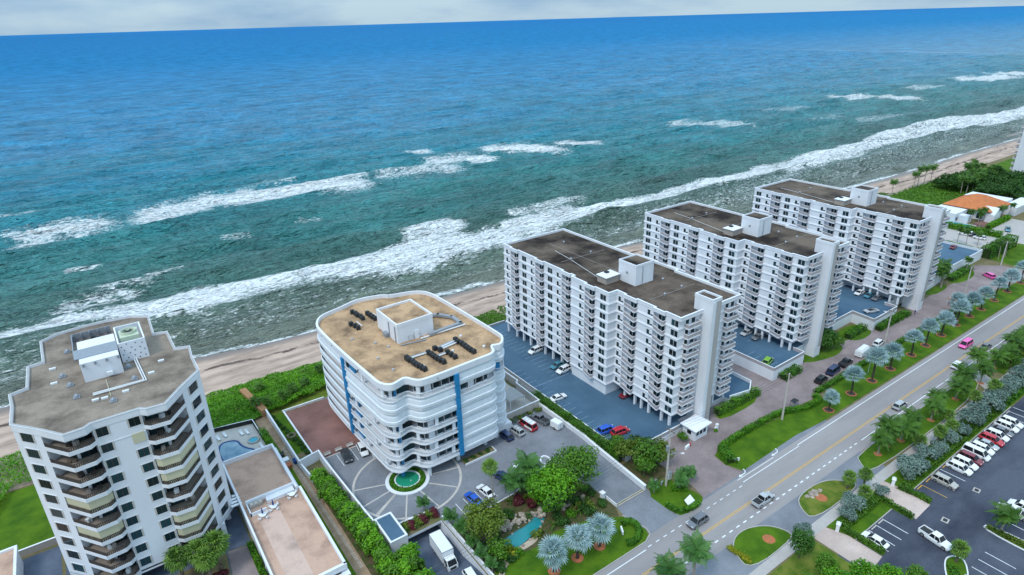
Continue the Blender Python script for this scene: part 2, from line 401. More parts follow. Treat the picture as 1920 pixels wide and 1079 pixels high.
def foam_f(x, y):
    u, l = ip(x, SU), ip(x, SL)
    ed = 13*(fbm(x/26, y/17, 3, 77)-.5)
    ed2 = 8*(fbm(x/9, y/7, 3, 12)-.5)
    a = np.clip((u+ed-y)/5.5, 0, 1); b = np.clip((y-(l+ed+ed2))/11, 0, 1)
    body = .78+.6*fbm(x/21, y/6, 3, 3)
    f = a*b*body
    sh = ip(x, SHORE)
    f = np.maximum(f, .34*np.clip((l+9-y)/12, 0, 1)*np.clip((y-sh-6)/14, 0, 1)*(.6+.8*fbm(x/30, y/12, 3, 19))+.14*a*np.clip((y-sh)/20, 0, 1))     # thin residual lace inside the bar
    e3 = 5*(fbm(x/14, y/90, 3, 51)-.5)
    f = np.maximum(f, 1.15*np.clip(1-np.abs(y-(sh+.7+e3))/(1.9+2.2*fbm(x/24, x*0, 2, 8)), 0, 1))
    for P, r, s in PATCH:
        x0 = min(p[0] for p in P)-3*r; x1 = max(p[0] for p in P)+3*r
        y0 = min(p[1] for p in P)-2*r; y1 = max(p[1] for p in P)+2*r
        k = (x > x0) & (x < x1) & (y > y0) & (y < y1)
        if not k.any(): continue
        xx, yy = x[k], y[k]
        dd = seg_d(xx, yy, P)+r*.8*(fbm(xx/(r*.8), yy/(r*.5), 3, 41)-.5)
        f[k] = np.maximum(f[k], s*np.clip(1.5-dd/r, 0, 1))
    return f
def seamat():
    m, t, b = base_mat('sea_water'); nn, L = t.nodes, t.links
    g = nn.new('ShaderNodeNewGeometry'); ad = nn.new('ShaderNodeAttribute'); ad.attribute_name = 'offshore'
    af = nn.new('ShaderNodeAttribute'); af.attribute_name = 'foam'
    # depth tint: silty green over the shallows, teal over the bars, blue in deep water
    lg = nn.new('ShaderNodeMath'); lg.operation = 'LOGARITHM'; lg.inputs[1].default_value = 10
    mx0 = nn.new('ShaderNodeMath'); mx0.operation = 'MAXIMUM'; mx0.inputs[1].default_value = 5; L.new(ad.outputs['Fac'], mx0.inputs[0]); L.new(mx0.outputs[0], lg.inputs[0])
    nl = nn.new('ShaderNodeTexNoise'); nl.inputs['Scale'].default_value = .006; nl.inputs['Detail'].default_value = 4
    mpl = nn.new('ShaderNodeMapping'); mpl.inputs['Scale'].default_value = (.5, 1.6, 1); L.new(g.outputs['Position'], mpl.inputs['Vector']); L.new(mpl.outputs[0], nl.inputs['Vector'])
    sm = nn.new('ShaderNodeMath'); sm.operation = 'MULTIPLY_ADD'; sm.inputs[1].default_value = .5; L.new(nl.outputs['Fac'], sm.inputs[0]); L.new(lg.outputs[0], sm.inputs[2])
    mr = nn.new('ShaderNodeMapRange'); mr.inputs['From Min'].default_value = 1.25; mr.inputs['From Max'].default_value = 4.45; L.new(sm.outputs[0], mr.inputs['Value'])
    r = nn.new('ShaderNodeValToRGB'); cr = r.color_ramp
    stops = [(0,(.165,.190,.145)),(.16,(.110,.165,.130)),(.28,(.062,.165,.145)),(.36,(.032,.205,.205)),(.43,(.022,.235,.300)),(.54,(.036,.265,.460)),(.68,(.034,.250,.500)),(1,(.022,.170,.385))]
    while len(cr.elements) < len(stops): cr.elements.new(.5)
    for e, (p, c) in zip(cr.elements, stops): e.position = p; e.color = (*c, 1)
    L.new(mr.outputs[0], r.inputs['Fac'])
    # ruffled and smooth patches: light on the chop painted as lighter and darker colour
    n9 = nn.new('ShaderNodeTexNoise'); n9.inputs['Scale'].default_value = .022; n9.inputs['Detail'].default_value = 9; n9.inputs['Roughness'].default_value = .72; L.new(g.outputs['Position'], n9.inputs['Vector'])
    m9 = nn.new('ShaderNodeMapRange'); m9.inputs['From Min'].default_value = .32; m9.inputs['From Max'].default_value = .68; m9.inputs['To Min'].default_value = .66; m9.inputs['To Max'].default_value = 1.34; L.new(n9.outputs['Fac'], m9.inputs['Value'])
    h9 = nn.new('ShaderNodeHueSaturation'); L.new(r.outputs['Color'], h9.inputs['Color']); L.new(m9.outputs[0], h9.inputs['Value'])
    # foam: broken lace
    mp = nn.new('ShaderNodeMapping'); mp.inputs['Scale'].default_value = (.55, 1.15, 1); mp.inputs['Rotation'].default_value = (0, 0, R(12)); L.new(g.outputs['Position'], mp.inputs['Vector'])
    nf = nn.new('ShaderNodeTexNoise'); nf.inputs['Scale'].default_value = .75; nf.inputs['Detail'].default_value = 8; nf.inputs['Roughness'].default_value = .72; nf.inputs['Distortion'].default_value = .8
    L.new(mp.outputs[0], nf.inputs['Vector'])
    s1 = nn.new('ShaderNodeMath'); s1.operation = 'MULTIPLY_ADD'; s1.inputs[1].default_value = 3.0; s1.inputs[2].default_value = -1.78; L.new(nf.outputs['Fac'], s1.inputs[0])
    s2 = nn.new('ShaderNodeMath'); s2.operation = 'ADD'; L.new(s1.outputs[0], s2.inputs[0]); L.new(af.outputs['Fac'], s2.inputs[1])
    fm = nn.new('ShaderNodeMapRange'); fm.interpolation_type = 'SMOOTHSTEP'; fm.inputs['From Min'].default_value = .18; fm.inputs['From Max'].default_value = .78; L.new(s2.outputs[0], fm.inputs['Value'])
    gz = nn.new('ShaderNodeMath'); gz.operation = 'GREATER_THAN'; gz.inputs[1].default_value = .03; L.new(af.outputs['Fac'], gz.inputs[0])
    fq = nn.new('ShaderNodeMath'); fq.operation = 'MULTIPLY'; L.new(fm.outputs[0], fq.inputs[0]); L.new(gz.outputs[0], fq.inputs[1])
    mc = nn.new('ShaderNodeMixRGB'); mc.inputs['Color2'].default_value = (.84,.87,.88,1); L.new(fq.outputs[0], mc.inputs['Fac']); L.new(h9.outputs['Color'], mc.inputs['Color1'])
    L.new(mc.outputs['Color'], b.inputs['Base Color'])
    ro = nn.new('ShaderNodeMapRange'); ro.inputs['To Min'].default_value = .16; ro.inputs['To Max'].default_value = .9; L.new(fq.outputs[0], ro.inputs['Value']); L.new(ro.outputs[0], b.inputs['Roughness'])
    b.inputs['IOR'].default_value = 1.33; 
    # unresolved chop: the farther out, the rougher the mean surface and the weaker its mirror share
    fs = nn.new('ShaderNodeMapRange'); fs.inputs['From Min'].default_value = 2.3; fs.inputs['From Max'].default_value = 3.3; fs.inputs['To Min'].default_value = .62; fs.inputs['To Max'].default_value = .055; L.new(lg.outputs[0], fs.inputs['Value'])
    # wind streaks: smoother and rougher lanes across the open water
    mk_ = nn.new('ShaderNodeMapping'); mk_.inputs['Scale'].default_value = (.3, 1.0, 1); mk_.inputs['Rotation'].default_value = (0, 0, R(30)); L.new(g.outputs['Position'], mk_.inputs['Vector'])
    wn = nn.new('ShaderNodeTexNoise'); wn.inputs['Scale'].default_value = .0035; wn.inputs['Detail'].default_value = 8; wn.inputs['Roughness'].default_value = .7; L.new(mk_.outputs[0], wn.inputs['Vector'])
    wr_ = nn.new('ShaderNodeMapRange'); wr_.inputs['From Min'].default_value = .35; wr_.inputs['From Max'].default_value = .68; wr_.inputs['To Min'].default_value = .35; wr_.inputs['To Max'].default_value = 1.9; L.new(wn.outputs['Fac'], wr_.inputs['Value'])
    wm_ = nn.new('ShaderNodeMath'); wm_.operation = 'MULTIPLY'; L.new(fs.outputs[0], wm_.inputs[0]); L.new(wr_.outputs[0], wm_.inputs[1]); L.new(wm_.outputs[0], b.inputs['Specular IOR Level'])
    # chop: three scales of ripples, stretched along the crests
    prev = None
    for sc, st, di, rot in ((.03, 1.0, 22.0, 4), (.085, 1.0, 10.0, -8), (.30, 1.0, 3.6, 11)):
        mq = nn.new('ShaderNodeMapping'); mq.inputs['Scale'].default_value = (.42, 1.25, 1); mq.inputs['Rotation'].default_value = (0, 0, R(rot)); L.new(g.outputs['Position'], mq.inputs['Vector'])
        nz = nn.new('ShaderNodeTexNoise'); nz.inputs['Scale'].default_value = sc; nz.inputs['Detail'].default_value = 5; nz.inputs['Roughness'].default_value = .6; nz.inputs['Distortion'].default_value = .5
        L.new(mq.outputs[0], nz.inputs['Vector'])
        bp = nn.new('ShaderNodeBump'); bp.inputs['Strength'].default_value = st; bp.inputs['Distance'].default_value = di
        L.new(nz.outputs['Fac'], bp.inputs['Height'])
        if prev: L.new(prev.outputs['Normal'], bp.inputs['Normal'])
        prev = bp
    L.new(prev.outputs['Normal'], b.inputs['Normal'])
    # far out the unresolved chop keeps the mirror share low: blend to a matt body of water
    df = nn.new('ShaderNodeBsdfDiffuse'); L.new(mc.outputs['Color'], df.inputs['Color']); L.new(prev.outputs['Normal'], df.inputs['Normal'])
    fx = nn.new('ShaderNodeMapRange'); fx.interpolation_type = 'SMOOTHSTEP'; fx.inputs['From Min'].default_value = 2.5; fx.inputs['From Max'].default_value = 3.4; fx.inputs['To Max'].default_value = .93; L.new(lg.outputs[0], fx.inputs['Value'])
    ms = nn.new('ShaderNodeMixShader'); L.new(fx.outputs[0], ms.inputs['Fac']); L.new(b.outputs[0], ms.inputs[1]); L.new(df.outputs[0], ms.inputs[2])
    L.new(ms.outputs[0], nn['Material Output'].inputs['Surface'])
    return m
sea = seamat()
def sea_patch(xs, ys, waves, name='sea'):
    X, Y = np.meshgrid(xs, ys, indexing='ij')
    D = Y-ip(X, SHORE)
    Z = SEA+(wave_h(X, Y) if waves else 0*X)
    if waves:   # settle the edge rows so neighbouring patches meet
        ex = np.minimum(np.clip((X-xs[0])/20, 0, 1), np.clip((xs[-1]-X)/60, 0, 1)); ey = np.clip((ys[-1]-Y)/800, 0, 1)
        Z = SEA+(Z-SEA)*ex*ey
    return grid_obj(name, X, Y, Z, sea, {'offshore': D, 'foam': foam_f(X, Y) if waves else 0*X})
sea_patch(np.concatenate([np.arange(-90, 420, 1.15), np.arange(420, 900, 2.4), np.arange(900, 1620, 5)]), np.concatenate([np.arange(160, 330, 1.05), np.arange(330, 470, 1.5), np.arange(470, 640, 2.4), np.arange(642, 1500, 4.5), [1500]]), True)
for xs, ys in ((np.array([-90, 1617.]), np.array([1500, 60000.])), (np.array([-60000, -90.]), np.array([100, 60000.])), (np.array([1617., 60000]), np.array([0, 60000.]))):
    xs = np.sort(np.concatenate([xs, np.geomspace(1, 1e4, 6)*(1 if xs[0] > 0 else -1)])) if xs[1]-xs[0] > 3000 else np.linspace(xs[0], xs[1], 8)
    xs = xs[(xs >= -60000) & (xs <= 60000)]
    if xs[0] == -60000: xs = np.array([-60000, -10000, -2000, -400, -90.])
    elif xs[-1] == 60000: xs = np.array([1617., 3000, 8000, 20000, 60000])
    yy = np.concatenate([[ys[0]], np.geomspace(ys[0]+90, 60000, 26)])
    sea_patch(xs, yy, False)
# beach
def beachmat():
    m, t, b = base_mat('beach_sand'); nn, L = t.nodes, t.links
    g = nn.new('ShaderNodeNewGeometry'); ad = nn.new('ShaderNodeAttribute'); ad.attribute_name = 'offshore'
    mp = nn.new('ShaderNodeMapping'); mp.inputs['Scale'].default_value = (.25, 1, 1); L.new(g.outputs['Position'], mp.inputs['Vector'])
    n1 = nn.new('ShaderNodeTexNoise'); n1.inputs['Scale'].default_value = .35; n1.inputs['Detail'].default_value = 6; n1.inputs['Roughness'].default_value = .65; L.new(mp.outputs[0], n1.inputs['Vector'])
    r = nn.new('ShaderNodeValToRGB'); e = r.color_ramp.elements
    e[0].position = .36; e[0].color = (.30,.215,.17,1); e[1].position = .64; e[1].color = (.54,.40,.32,1); L.new(n1.outputs['Fac'], r.inputs['Fac'])
    # wet strip at the water and a broken line of dark seaweed wrack along the high-tide mark
    wr = nn.new('ShaderNodeMapRange'); wr.inputs['From Min'].default_value = -6; wr.inputs['From Max'].default_value = -1.5; L.new(ad.outputs['Fac'], wr.inputs['Value'])
    mw = nn.new('ShaderNodeMixRGB'); mw.inputs['Color2'].default_value = (.20,.15,.125,1); L.new(wr.outputs[0], mw.inputs['Fac']); L.new(r.outputs['Color'], mw.inputs['Color1'])
    n2 = nn.new('ShaderNodeTexNoise'); n2.inputs['Scale'].default_value = .9; n2.inputs['Detail'].default_value = 8; n2.inputs['Roughness'].default_value = .8; mp2 = nn.new('ShaderNodeMapping'); mp2.inputs['Scale'].default_value = (.55, 1, 1); L.new(g.outputs['Position'], mp2.inputs['Vector']); L.new(mp2.outputs[0], n2.inputs['Vector'])
    aw = nn.new('ShaderNodeAttribute'); aw.attribute_name = 'wrack'
    s = nn.new('ShaderNodeMath'); s.operation = 'ADD'; L.new(n2.outputs['Fac'], s.inputs[0]); L.new(aw.outputs['Fac'], s.inputs[1])
    wm = nn.new('ShaderNodeMapRange'); wm.inputs['From Min'].default_value = .98; wm.inputs['From Max'].default_value = 1.16; L.new(s.outputs[0], wm.inputs['Value'])
    mk = nn.new('ShaderNodeMixRGB'); mk.inputs['Color2'].default_value = (.085,.055,.045,1); L.new(wm.outputs[0], mk.inputs['Fac']); L.new(mw.outputs['Color'], mk.inputs['Color1'])
    L.new(mk.outputs['Color'], b.inputs['Base Color'])
    rr = nn.new('ShaderNodeMapRange'); rr.inputs['To Min'].default_value = .95; rr.inputs['To Max'].default_value = .35; L.new(wr.outputs[0], rr.inputs['Value']); L.new(rr.outputs[0], b.inputs['Roughness'])
    bp = nn.new('ShaderNodeBump'); bp.inputs['Strength'].default_value = .5; bp.inputs['Distance'].default_value = .25; L.new(n2.outputs['Fac'], bp.inputs['Height']); L.new(bp.outputs['Normal'], b.inputs['Normal'])
    return m
def beach():
    xs = np.concatenate([np.linspace(-400, -60, 60), np.arange(-58, 700, 1.3), np.linspace(702, 1600, 120)]); t = np.linspace(0, 1, 62)
    X, T = np.meshgrid(xs, t, indexing='ij'); sh = ip(X, SHORE)
    y0 = 150-.012*np.clip(X-250, 0, 900); Y = y0+(sh+14-y0)*T
    d = Y-sh
    Z = np.interp(d, [-40,-27,-13,-5,0,14], [-.03,-.03,-.75,-1.35,-2.0,-3.4])+.12*(fbm(X/5, Y/3, 3, 4)-.5)*np.clip(-d/6, 0, 1)*np.clip((Y-y0)/6, 0, 1)
    wl = -11.5+3*(fbm(X/30, X*0, 3, 60)-.5)+2.2*(fbm(X/4, X*0, 2, 61)-.5)
    wrk = np.maximum(np.clip(1.0-np.abs(d-wl)/2.4, 0, 1)**.7*(.46+.5*fbm(X/5, Y/3, 3, 71)), np.clip(1-np.abs(d-wl+5)/4, 0, 1)*.52)
    grid_obj('beach', X, Y, Z, beachmat(), {'offshore': d, 'wrack': wrk})
beach()
# land sheet with the truck ramp cut into it
TR = (34.2, 42.0, 68.5, 88.0)    # trench x0 x1 y0 y1
def land():
    X = [-3000, TR[0], TR[1], 4000]; Y = [-3000, TR[2], TR[3], 151]; mb = MB()
    for i in range(3):
        for j in range(3):
            if (i, j) == (1, 1): continue
            mb.quad((X[i],Y[j],-.02),(X[i+1],Y[j],-.02),(X[i+1],Y[j+1],-.02),(X[i],Y[j+1],-.02))
    mb.quad((-3000,151,-.02),(4000,151,-.02),(4000,151.01,-4.5),(-3000,151.01,-4.5))
    struct(mb.build('ground', MAT['soil']))
land()
LAYER = [0.004]; SHEETS = []
def sheet(name, poly, mat, z=None, th=.02):
    """a flat surface laid on the ground, each one a few millimetres above the last"""
    if z is None:
        bb = (min(p[0] for p in poly), min(p[1] for p in poly), max(p[0] for p in poly), max(p[1] for p in poly))
        z = max([.0]+[q for c, q in SHEETS if c[0] < bb[2] and bb[0] < c[2] and c[1] < bb[3] and bb[1] < c[3]])+.004
        SHEETS.append((bb, z)); LAYER[0] = max(LAYER[0], z)
    mb = MB(); p = ccw(poly); mb.prism(p, z-th, z, 0, bottom=False)
    return struct(mb.build(name, MAT[mat]))
def rect(x0, y0, x1, y1): return [(x0,y0),(x1,y0),(x1,y1),(x0,y1)]
def kerb(poly, closed=True, w=.16, h=.13, mat='concrete_walk', z=0, name='kerb'):
    mb = MB(); k = len(poly)
    for i in range(k if closed else k-1):
        a, b = poly[i], poly[(i+1) % k]
        L = math.dist(a, b)
        if L < .02: continue
        mb.rbox((a[0]+b[0])/2, (a[1]+b[1])/2, z-.02, L+w*.6, w, h+.02+.002*(i % 3), math.atan2(b[1]-a[1], b[0]-a[0]))
    return struct(mb.build(name, MAT[mat]))
# --- coast road
road = sheet('road', rect(-300, 50.4, 1400, 61.2), 'asphalt_road')
sheet('road_shoulder', [(72,61.1),(72,62.0),(88,61.6),(97,62.4),(101,62.1),(121,62.4),(132,61.6),(132,61.1)], 'asphalt_grey')
RZm = LAYER[0]+.004
def mark(name, x0, x1, y, wd, mat):
    mb = MB(); mb.box(x0, x1, y-wd/2, y+wd/2, RZm-.01, RZm); return mb.build(name, MAT[mat], road)
for dy in (-.16, .16): mark('centre_line', -200, 900, 55.2+dy, .14, 'line_yellow')
mark('edge_line', 118, 900, 60.1, .18, 'line_white'); mark('edge_line', -200, 68.5, 58.9, .18, 'line_white')
mark('edge_line', 131, 900, 52.5, .18, 'line_white'); mark('edge_line', -200, 66, 51.9, .18, 'line_white')
mark('edge_line', 98, 118, 59.7, .16, 'line_white'); mark('lane_line', 97.5, 110, 60.75, .12, 'line_white')
me_d = MB().box(-.75, .75, -.13, .13, -.01, 0).mesh('dash', MAT['line_white'])
for i in range(14): inst('lane_dash', me_d, road, (69.8+i*2.05, 59.15, RZm), 0, (.62,.6,1))
for i in range(8): inst('lane_dash', me_d, road, (119+i*2.1, 60.1, RZm+.002), 0, (.6,.6,1))
for i in range(28): inst('lane_dash', me_d, road, (72+i*2.1, 52.55, RZm), 0, (.62,.95,1))
def turn_arrow(x, y):
    mb = MB(); z = RZm
    for a, b in (((0,0),(1.3,0)), ((1.3,0),(1.9,.5)), ((1.9,.5),(2.0,1.0))):
        mb.rbox(x+(a[0]+b[0])/2, y+(a[1]+b[1])/2, z-.01, math.dist(a,b)+.1, .22, .012, math.atan2(b[1]-a[1], b[0]-a[0]))
    mb.face([(x-.9,y,z+.002),(x,y-.38,z+.002),(x,y+.38,z+.002)])
    mb.build('turn_arrow', MAT['line_white'], road)
turn_arrow(99.5, 61.25); turn_arrow(111, 61.3)
# --- land side of the road: walk, islands, aprons, parking lot
sheet('driveway', rect(76, 44, 100, 50.6), 'asphalt_grey'); sheet('driveway', [(100,44),(126,44),(127,50.6),(100,50.6)], 'asphalt_grey')
sheet('driveway', [(60,40),(80,40),(80,50.6),(60,50.6)], 'asphalt_grey')
sheet('sidewalk', [(78,42.6),(330,42.6),(330,44.8),(92,44.6),(78,44.4)], 'concrete_walk')
sheet('sidewalk', [(176,44.6),(182,44.6),(186,50.6),(181,50.6)], 'concrete_walk')
lotpoly = [(94,-20),(300,-20),(300,37.6),(122.3,37.6),(121.6,33.5),(101,33.5),(101,32.4),(94,32.4)]
sheet('parking_lot', [(90,-30),(320,-30),(320,37.7),(90,37.7)], 'asphalt_dark')
sheet('entry_drive', [(115.2,33.6),(121.4,33.8),(121.9,39.5),(121.2,42.7),(115.4,42.7),(115.9,39.5)], 'paver_cream')
sheet('entry_drive', [(95.4,32.2),(101.0,32.8),(101.0,39),(99.6,42.7),(95.4,42.7)], 'paver_cream')
sheet('hedge_bed', [(101.2,32.9),(102.4,32.9),(102.4,37.6),(114.4,37.6),(114.4,34),(115.2,34),(115.9,40),(115.2,42.6),(99.9,42.6),(101.2,39)], 'grass')
sheet('hedge_bed', [(121.6,34),(122.6,34.1),(122.6,37.9),(330,38),(330,42.6),(121.4,42.6),(122,39.6)], 'grass')
isl1 = smooth_poly([(79.6,44.6),(92.4,44.6),(93.2,46.2),(91.5,49.4),(87.5,51.4),(83.4,51.2),(80.6,48.8)], 2)
isl2 = smooth_poly([(99.4,44.8),(115,44.8),(116,46.2),(112,50.3),(103.2,50.6),(100.4,48.4)], 2)
isl3 = smooth_poly([(120.6,44.9),(176,44.9),(181,50.4),(125.2,50.5),(123,48.6)], 2)
for p, mt in ((isl1,'grass'), (isl2,'grass_worn'), (isl3,'grass')):
    sheet('grass_island', p, mt); kerb(p)
sheet('grass_strip', rect(188, 44.9, 330, 50.4), 'grass')
lotz = LAYER[0]+.006
lot_lines = struct(MB().box(101.1, 114.2, 37.55, 37.72, 0, .15).build('lot_kerb', MAT['concrete_walk']))
kl = struct(MB().box(122.7, 172, 37.72, 37.9, 0, .15).build('lot_kerb', MAT['concrete_walk']))
me_l = MB().box(-.07, .07, -2.35, 2.35, -.01, 0).mesh('stall_line', MAT['line_white'])
me_ly = MB().box(-.07, .07, -2.35, 2.35, -.01, 0).mesh('stall_line', MAT['line_yellow'])
for x in (103.0, 105.3, 107.65, 110.2): inst('stall_line', me_l, lot_lines, (x, 35.05, lotz))
for i in range(18): inst('stall_line', me_ly if i in (0, 2) else me_l, kl, (126.1+i*2.72+(.6 if i == 1 else 0), 35.1, lotz))
for i in range(9): inst('stall_line', me_l, kl, (128.0+i*2.75, 21.0, lotz))
for i in range(5): inst('stall_line', me_l, kl, (105.5+i*2.75, 20.2, lotz))
me_ws = MB().box(-.9, .9, -.09, .09, 0, .14).mesh('wheel_stop', MAT['warm_concrete'])
me_wy = MB().box(-.9, .9, -.09, .09, 0, .14).mesh('wheel_stop', MAT['line_yellow'])
for i in range(4): tag(inst('wheel_stop', me_wy, None, (124.9+i*3.7, 37.35, 0)), 'yellow wheel stop at a head of a stall under the hedge', 'wheel stop', 'yellow wheel stops')
for i in range(3): tag(inst('wheel_stop', me_ws, None, (104.2+i*2.5, 37.2, 0)), 'pale concrete wheel stop beside the small hedged row of stalls', 'wheel stop', 'pale wheel stops')
for i in range(12): tag(inst('wheel_stop', me_ws, None, (139+i*2.72, 37.35, 0)), 'concrete wheel stop in front of the long row of parked cars', 'wheel stop', 'wheel stops of the long row')
pl1 = smooth_poly([(122.2,25.3),(124.6,25),(125.2,12),(122.6,11.6)], 2); sheet('planted_median', pl1, 'grass_worn'); kerb(pl1, w=.22, h=.16, mat='line_white')
pl2 = smooth_poly([(108.6,26.1),(111.2,25.6),(111.8,23.6),(104.6,20.5),(103,22.8)], 2); sheet('planted_median', pl2, 'grass'); kerb(pl2, w=.22, h=.16, mat='line_white')
for (x, y) in ((133.0,30.2),(119.2,30.2)):
    t = thing('storm_drain', 'square storm drain grate with pale collar in the dark parking lot', 'drain', (x, y, 0), R(8), 'parking lot drains')
    MB().box(-.75,.75,-.6,.6,.05,.095).build('collar', MAT['concrete_walk'], t); MB().box(-.45,.45,-.35,.35,.095,.11).build('grate', MAT['metal_dark'], t)
# --- sea side of the road
vg = [(101.2,61.9),(121,62.4),(132,61.7),(300,61.3),(300,66.2),(268,66.2),(240,69.2),(150,69.2),(138,66.6),(126,68.6),(110,69.8),(103.5,69.8),(100.4,68.8),(99.8,65.5)]
sheet('grass_verge', vg, 'grass')
sheet('grass_verge', [(300,61.3),(900,61.3),(900,72),(300,72)], 'grass')
sheet('paved_drive', [(87.8,61.5),(100.6,61.6),(99.6,65.5),(100.2,68.8),(103.5,70),(126,69.5),(138,68.5),(150,70),(240,70),(262,67),(276,67),(276,76.5),(268,83.5),(255,80),(133,80),(133,95),(88.6,82),(88.6,64.6)], 'paver_pink')
sheet('paved_drive', [(131.6,79),(138.2,79),(138.2,120),(131.6,120)], 'paver_pink')
sheet('frontage_drive', [(72.2,61.2),(79.6,61.2),(80.6,66),(80.6,71),(72,71),(71.4,67.4)], 'paver_grey')
lawn2 = [(43.2,60.4),(69.8,60.4),(71.6,61.2),(72.2,62.6),(71,67.6),(66,70.6),(58,72.4),(52.6,71.4),(48.4,72),(43.2,71)]
sheet('lawn', lawn2, 'grass'); kerb([(43.2,60.3),(69.9,60.3),(71.9,61.1),(72.4,62.6),(71.2,67.7)], closed=False)
sheet('garden_bed', [(42.4,71),(48.4,72),(52.6,71.4),(58,72.4),(66,70.6),(70.6,68),(71.8,70.4),(71.8,78),(69.2,88.6),(58,85.4),(43.4,84.6)], 'bed_green')
sheet('stone_path', smooth_poly([(43.6,68.4),(45.2,70.6),(48.6,72.4),(52.4,72.2),(54.6,72.8),(54.4,73.8),(50.5,73.4),(47.6,73.4),(43.8,70.6),(42.8,69)], 2), 'stone_slab')
plaza = [(30.6,92.8),(34.0,93.4),(34.2,91.6),(42.2,91.2),(42.2,84.4),(58,85.6),(69,89),(71.8,78),(72,70.4),(80.2,70.4),(81,86),(81.4,107),(70.6,107),(70.6,146),(38.6,146),(38.6,120.6),(29.6,120.6),(29.6,112)]
sheet('plaza', plaza, 'paver_grey'); 
sheet('terrace', [(28.4,120.8),(39.4,120.8),(39.4,144.4),(28.4,144.4)], 'paver_red')
CX0, CY0 = 42.0, 102.6
def ring(name, r0, r1, mat, z, k=64, h=.02):
    mb = MB(); pt = lambda r, a: (CX0+r*math.cos(a), CY0+r*math.sin(a))
    for i in range(k):
        a, b = 2*math.pi*i/k, 2*math.pi*(i+1)/k
        p = [pt(r0,a), pt(r1,a), pt(r1,b), pt(r0,b)]
        mb.quad(*[(q[0],q[1],z) for q in p]); mb.quad((*p[1],z-h),(*p[2],z-h),(*p[2],z),(*p[1],z)); mb.quad((*p[3],z-h),(*p[0],z-h),(*p[0],z),(*p[3],z))
    return mb.build(name, MAT[mat])
pz = LAYER[0]+.006
rg = struct(ring('paving_ring', 11.1, 11.6, 'warm_concrete', pz))
for a in (-150,-118,-82,-48,-15,18,160,190,212):
    mb = MB(); c, s = math.cos(R(a)), math.sin(R(a)); mb.rbox(CX0+7.9*c, CY0+7.9*s, pz-.01, 6.3, .3, .012, R(a)); mb.build('paving_band', MAT['warm_concrete'], rg)
for (x, y0, y1) in ((30.4,116,120),(32.9,115.4,120.2),(36.2,115.4,120.2),(46.6,86.2,90.2),(48.6,86.6,90.6),(51.6,86.8,91),(54.6,87,91.2),(68.8,100.4,104.5),(72.1,100.4,104.8),(75.5,100.4,104.8)):
    struct(MB().box(x-.06,x+.06,y0,y1,pz-.01,pz).build('stall_line', MAT['line_white']))
struct(MB().box(29.6,38.6,120.45,120.75,0,.06).build('edge_strip', MAT['warm_concrete']))
sheet('corner_island', smooth_poly([(79.4,70.2),(79.6,61.2),(82,60.6),(86,60.6),(88.0,61.8),(87.6,64.3),(86.6,67.4),(86.8,70.4)],1), 'grass')
sheet('grass_bed', rect(80.9,70.6,88.4,78.8), 'bed_green')
sheet('grass_field', [(79,5),(89.8,5),(95,31),(95,42.4),(79,42.2)], 'grass_worn')
# left tower surroundings
sheet('lawn', [(-60,127.6),(-21,127.6),(-17,150),(-60,152)], 'grass')
sheet('drive_court', [(-40,60),(-25.9,60),(-25.9,126),(-19.6,126),(-19.6,111),(9.8,111),(10.4,104.4),(6.1,104.9),(5.2,98),(-40,60)][1:9], 'asphalt_blue')
sheet('drive_court', rect(-19, 106, 10.2, 128), 'asphalt_blue')
sheet('paved_walk', [(5.2,96),(6.0,104.8),(9.5,104.2),(9.2,85),(4,85)], 'paver_pink')
sheet('grass_strip', [(9.3,84),(10.6,84),(10.2,104.6),(9.3,104.8)], 'grass')
sheet('garden_bed', [(-6,97),(5,97),(5.8,104.6),(-5,104.8)], 'soil')
sheet('pool_deck', [(10.2,126.4),(20.9,126.4),(20.9,135.6),(20.6,144.6),(10.2,146.8)], 'warm_concrete')
sheet('side_path', [(22.4,60),(27.8,60),(25.2,113),(24.6,146),(21.6,146),(21.6,126)], 'path_sand')
sheet('grass_strip', [(22.2,84),(23.4,84),(23.3,128),(22.2,128)], 'grass')
sheet('lawn', [(24.8,126),(28.2,126),(28.2,145),(24.8,145)], 'grass'); sheet('lawn', [(24.8,145),(70,145),(70,151),(24.8,151)], 'grass_worn')
sheet('hedge_bed', [(25.6,60),(33.8,60),(33.8,84),(30.2,92),(29,114),(25.4,114)], 'bed_green')
# far side beyond the third slab block
sheet('grass_field', [(278,61.5),(420,61.5),(420,82),(280,82)], 'grass')
sheet('car_park', rect(283,84.5,313,109), 'concrete_walk'); sheet('car_park', [(309,80.5),(345,80.5),(345,97),(316,97),(309,88)], 'concrete_walk')
sheet('brown_terrace', [(314,99),(322,97.4),(341,98.5),(338,105),(316,104)], 'paver_red')
sheet('dune_grass', [(286,118),(340,118),(398,130),(430,146.5),(415,149),(398,151),(368,151.5),(345,150.5),(286,150.6)], 'grass')
sheet('dune_grass', [(425,118),(520,118),(520,147.0),(500,147.0),(430,146.5)], 'grass')
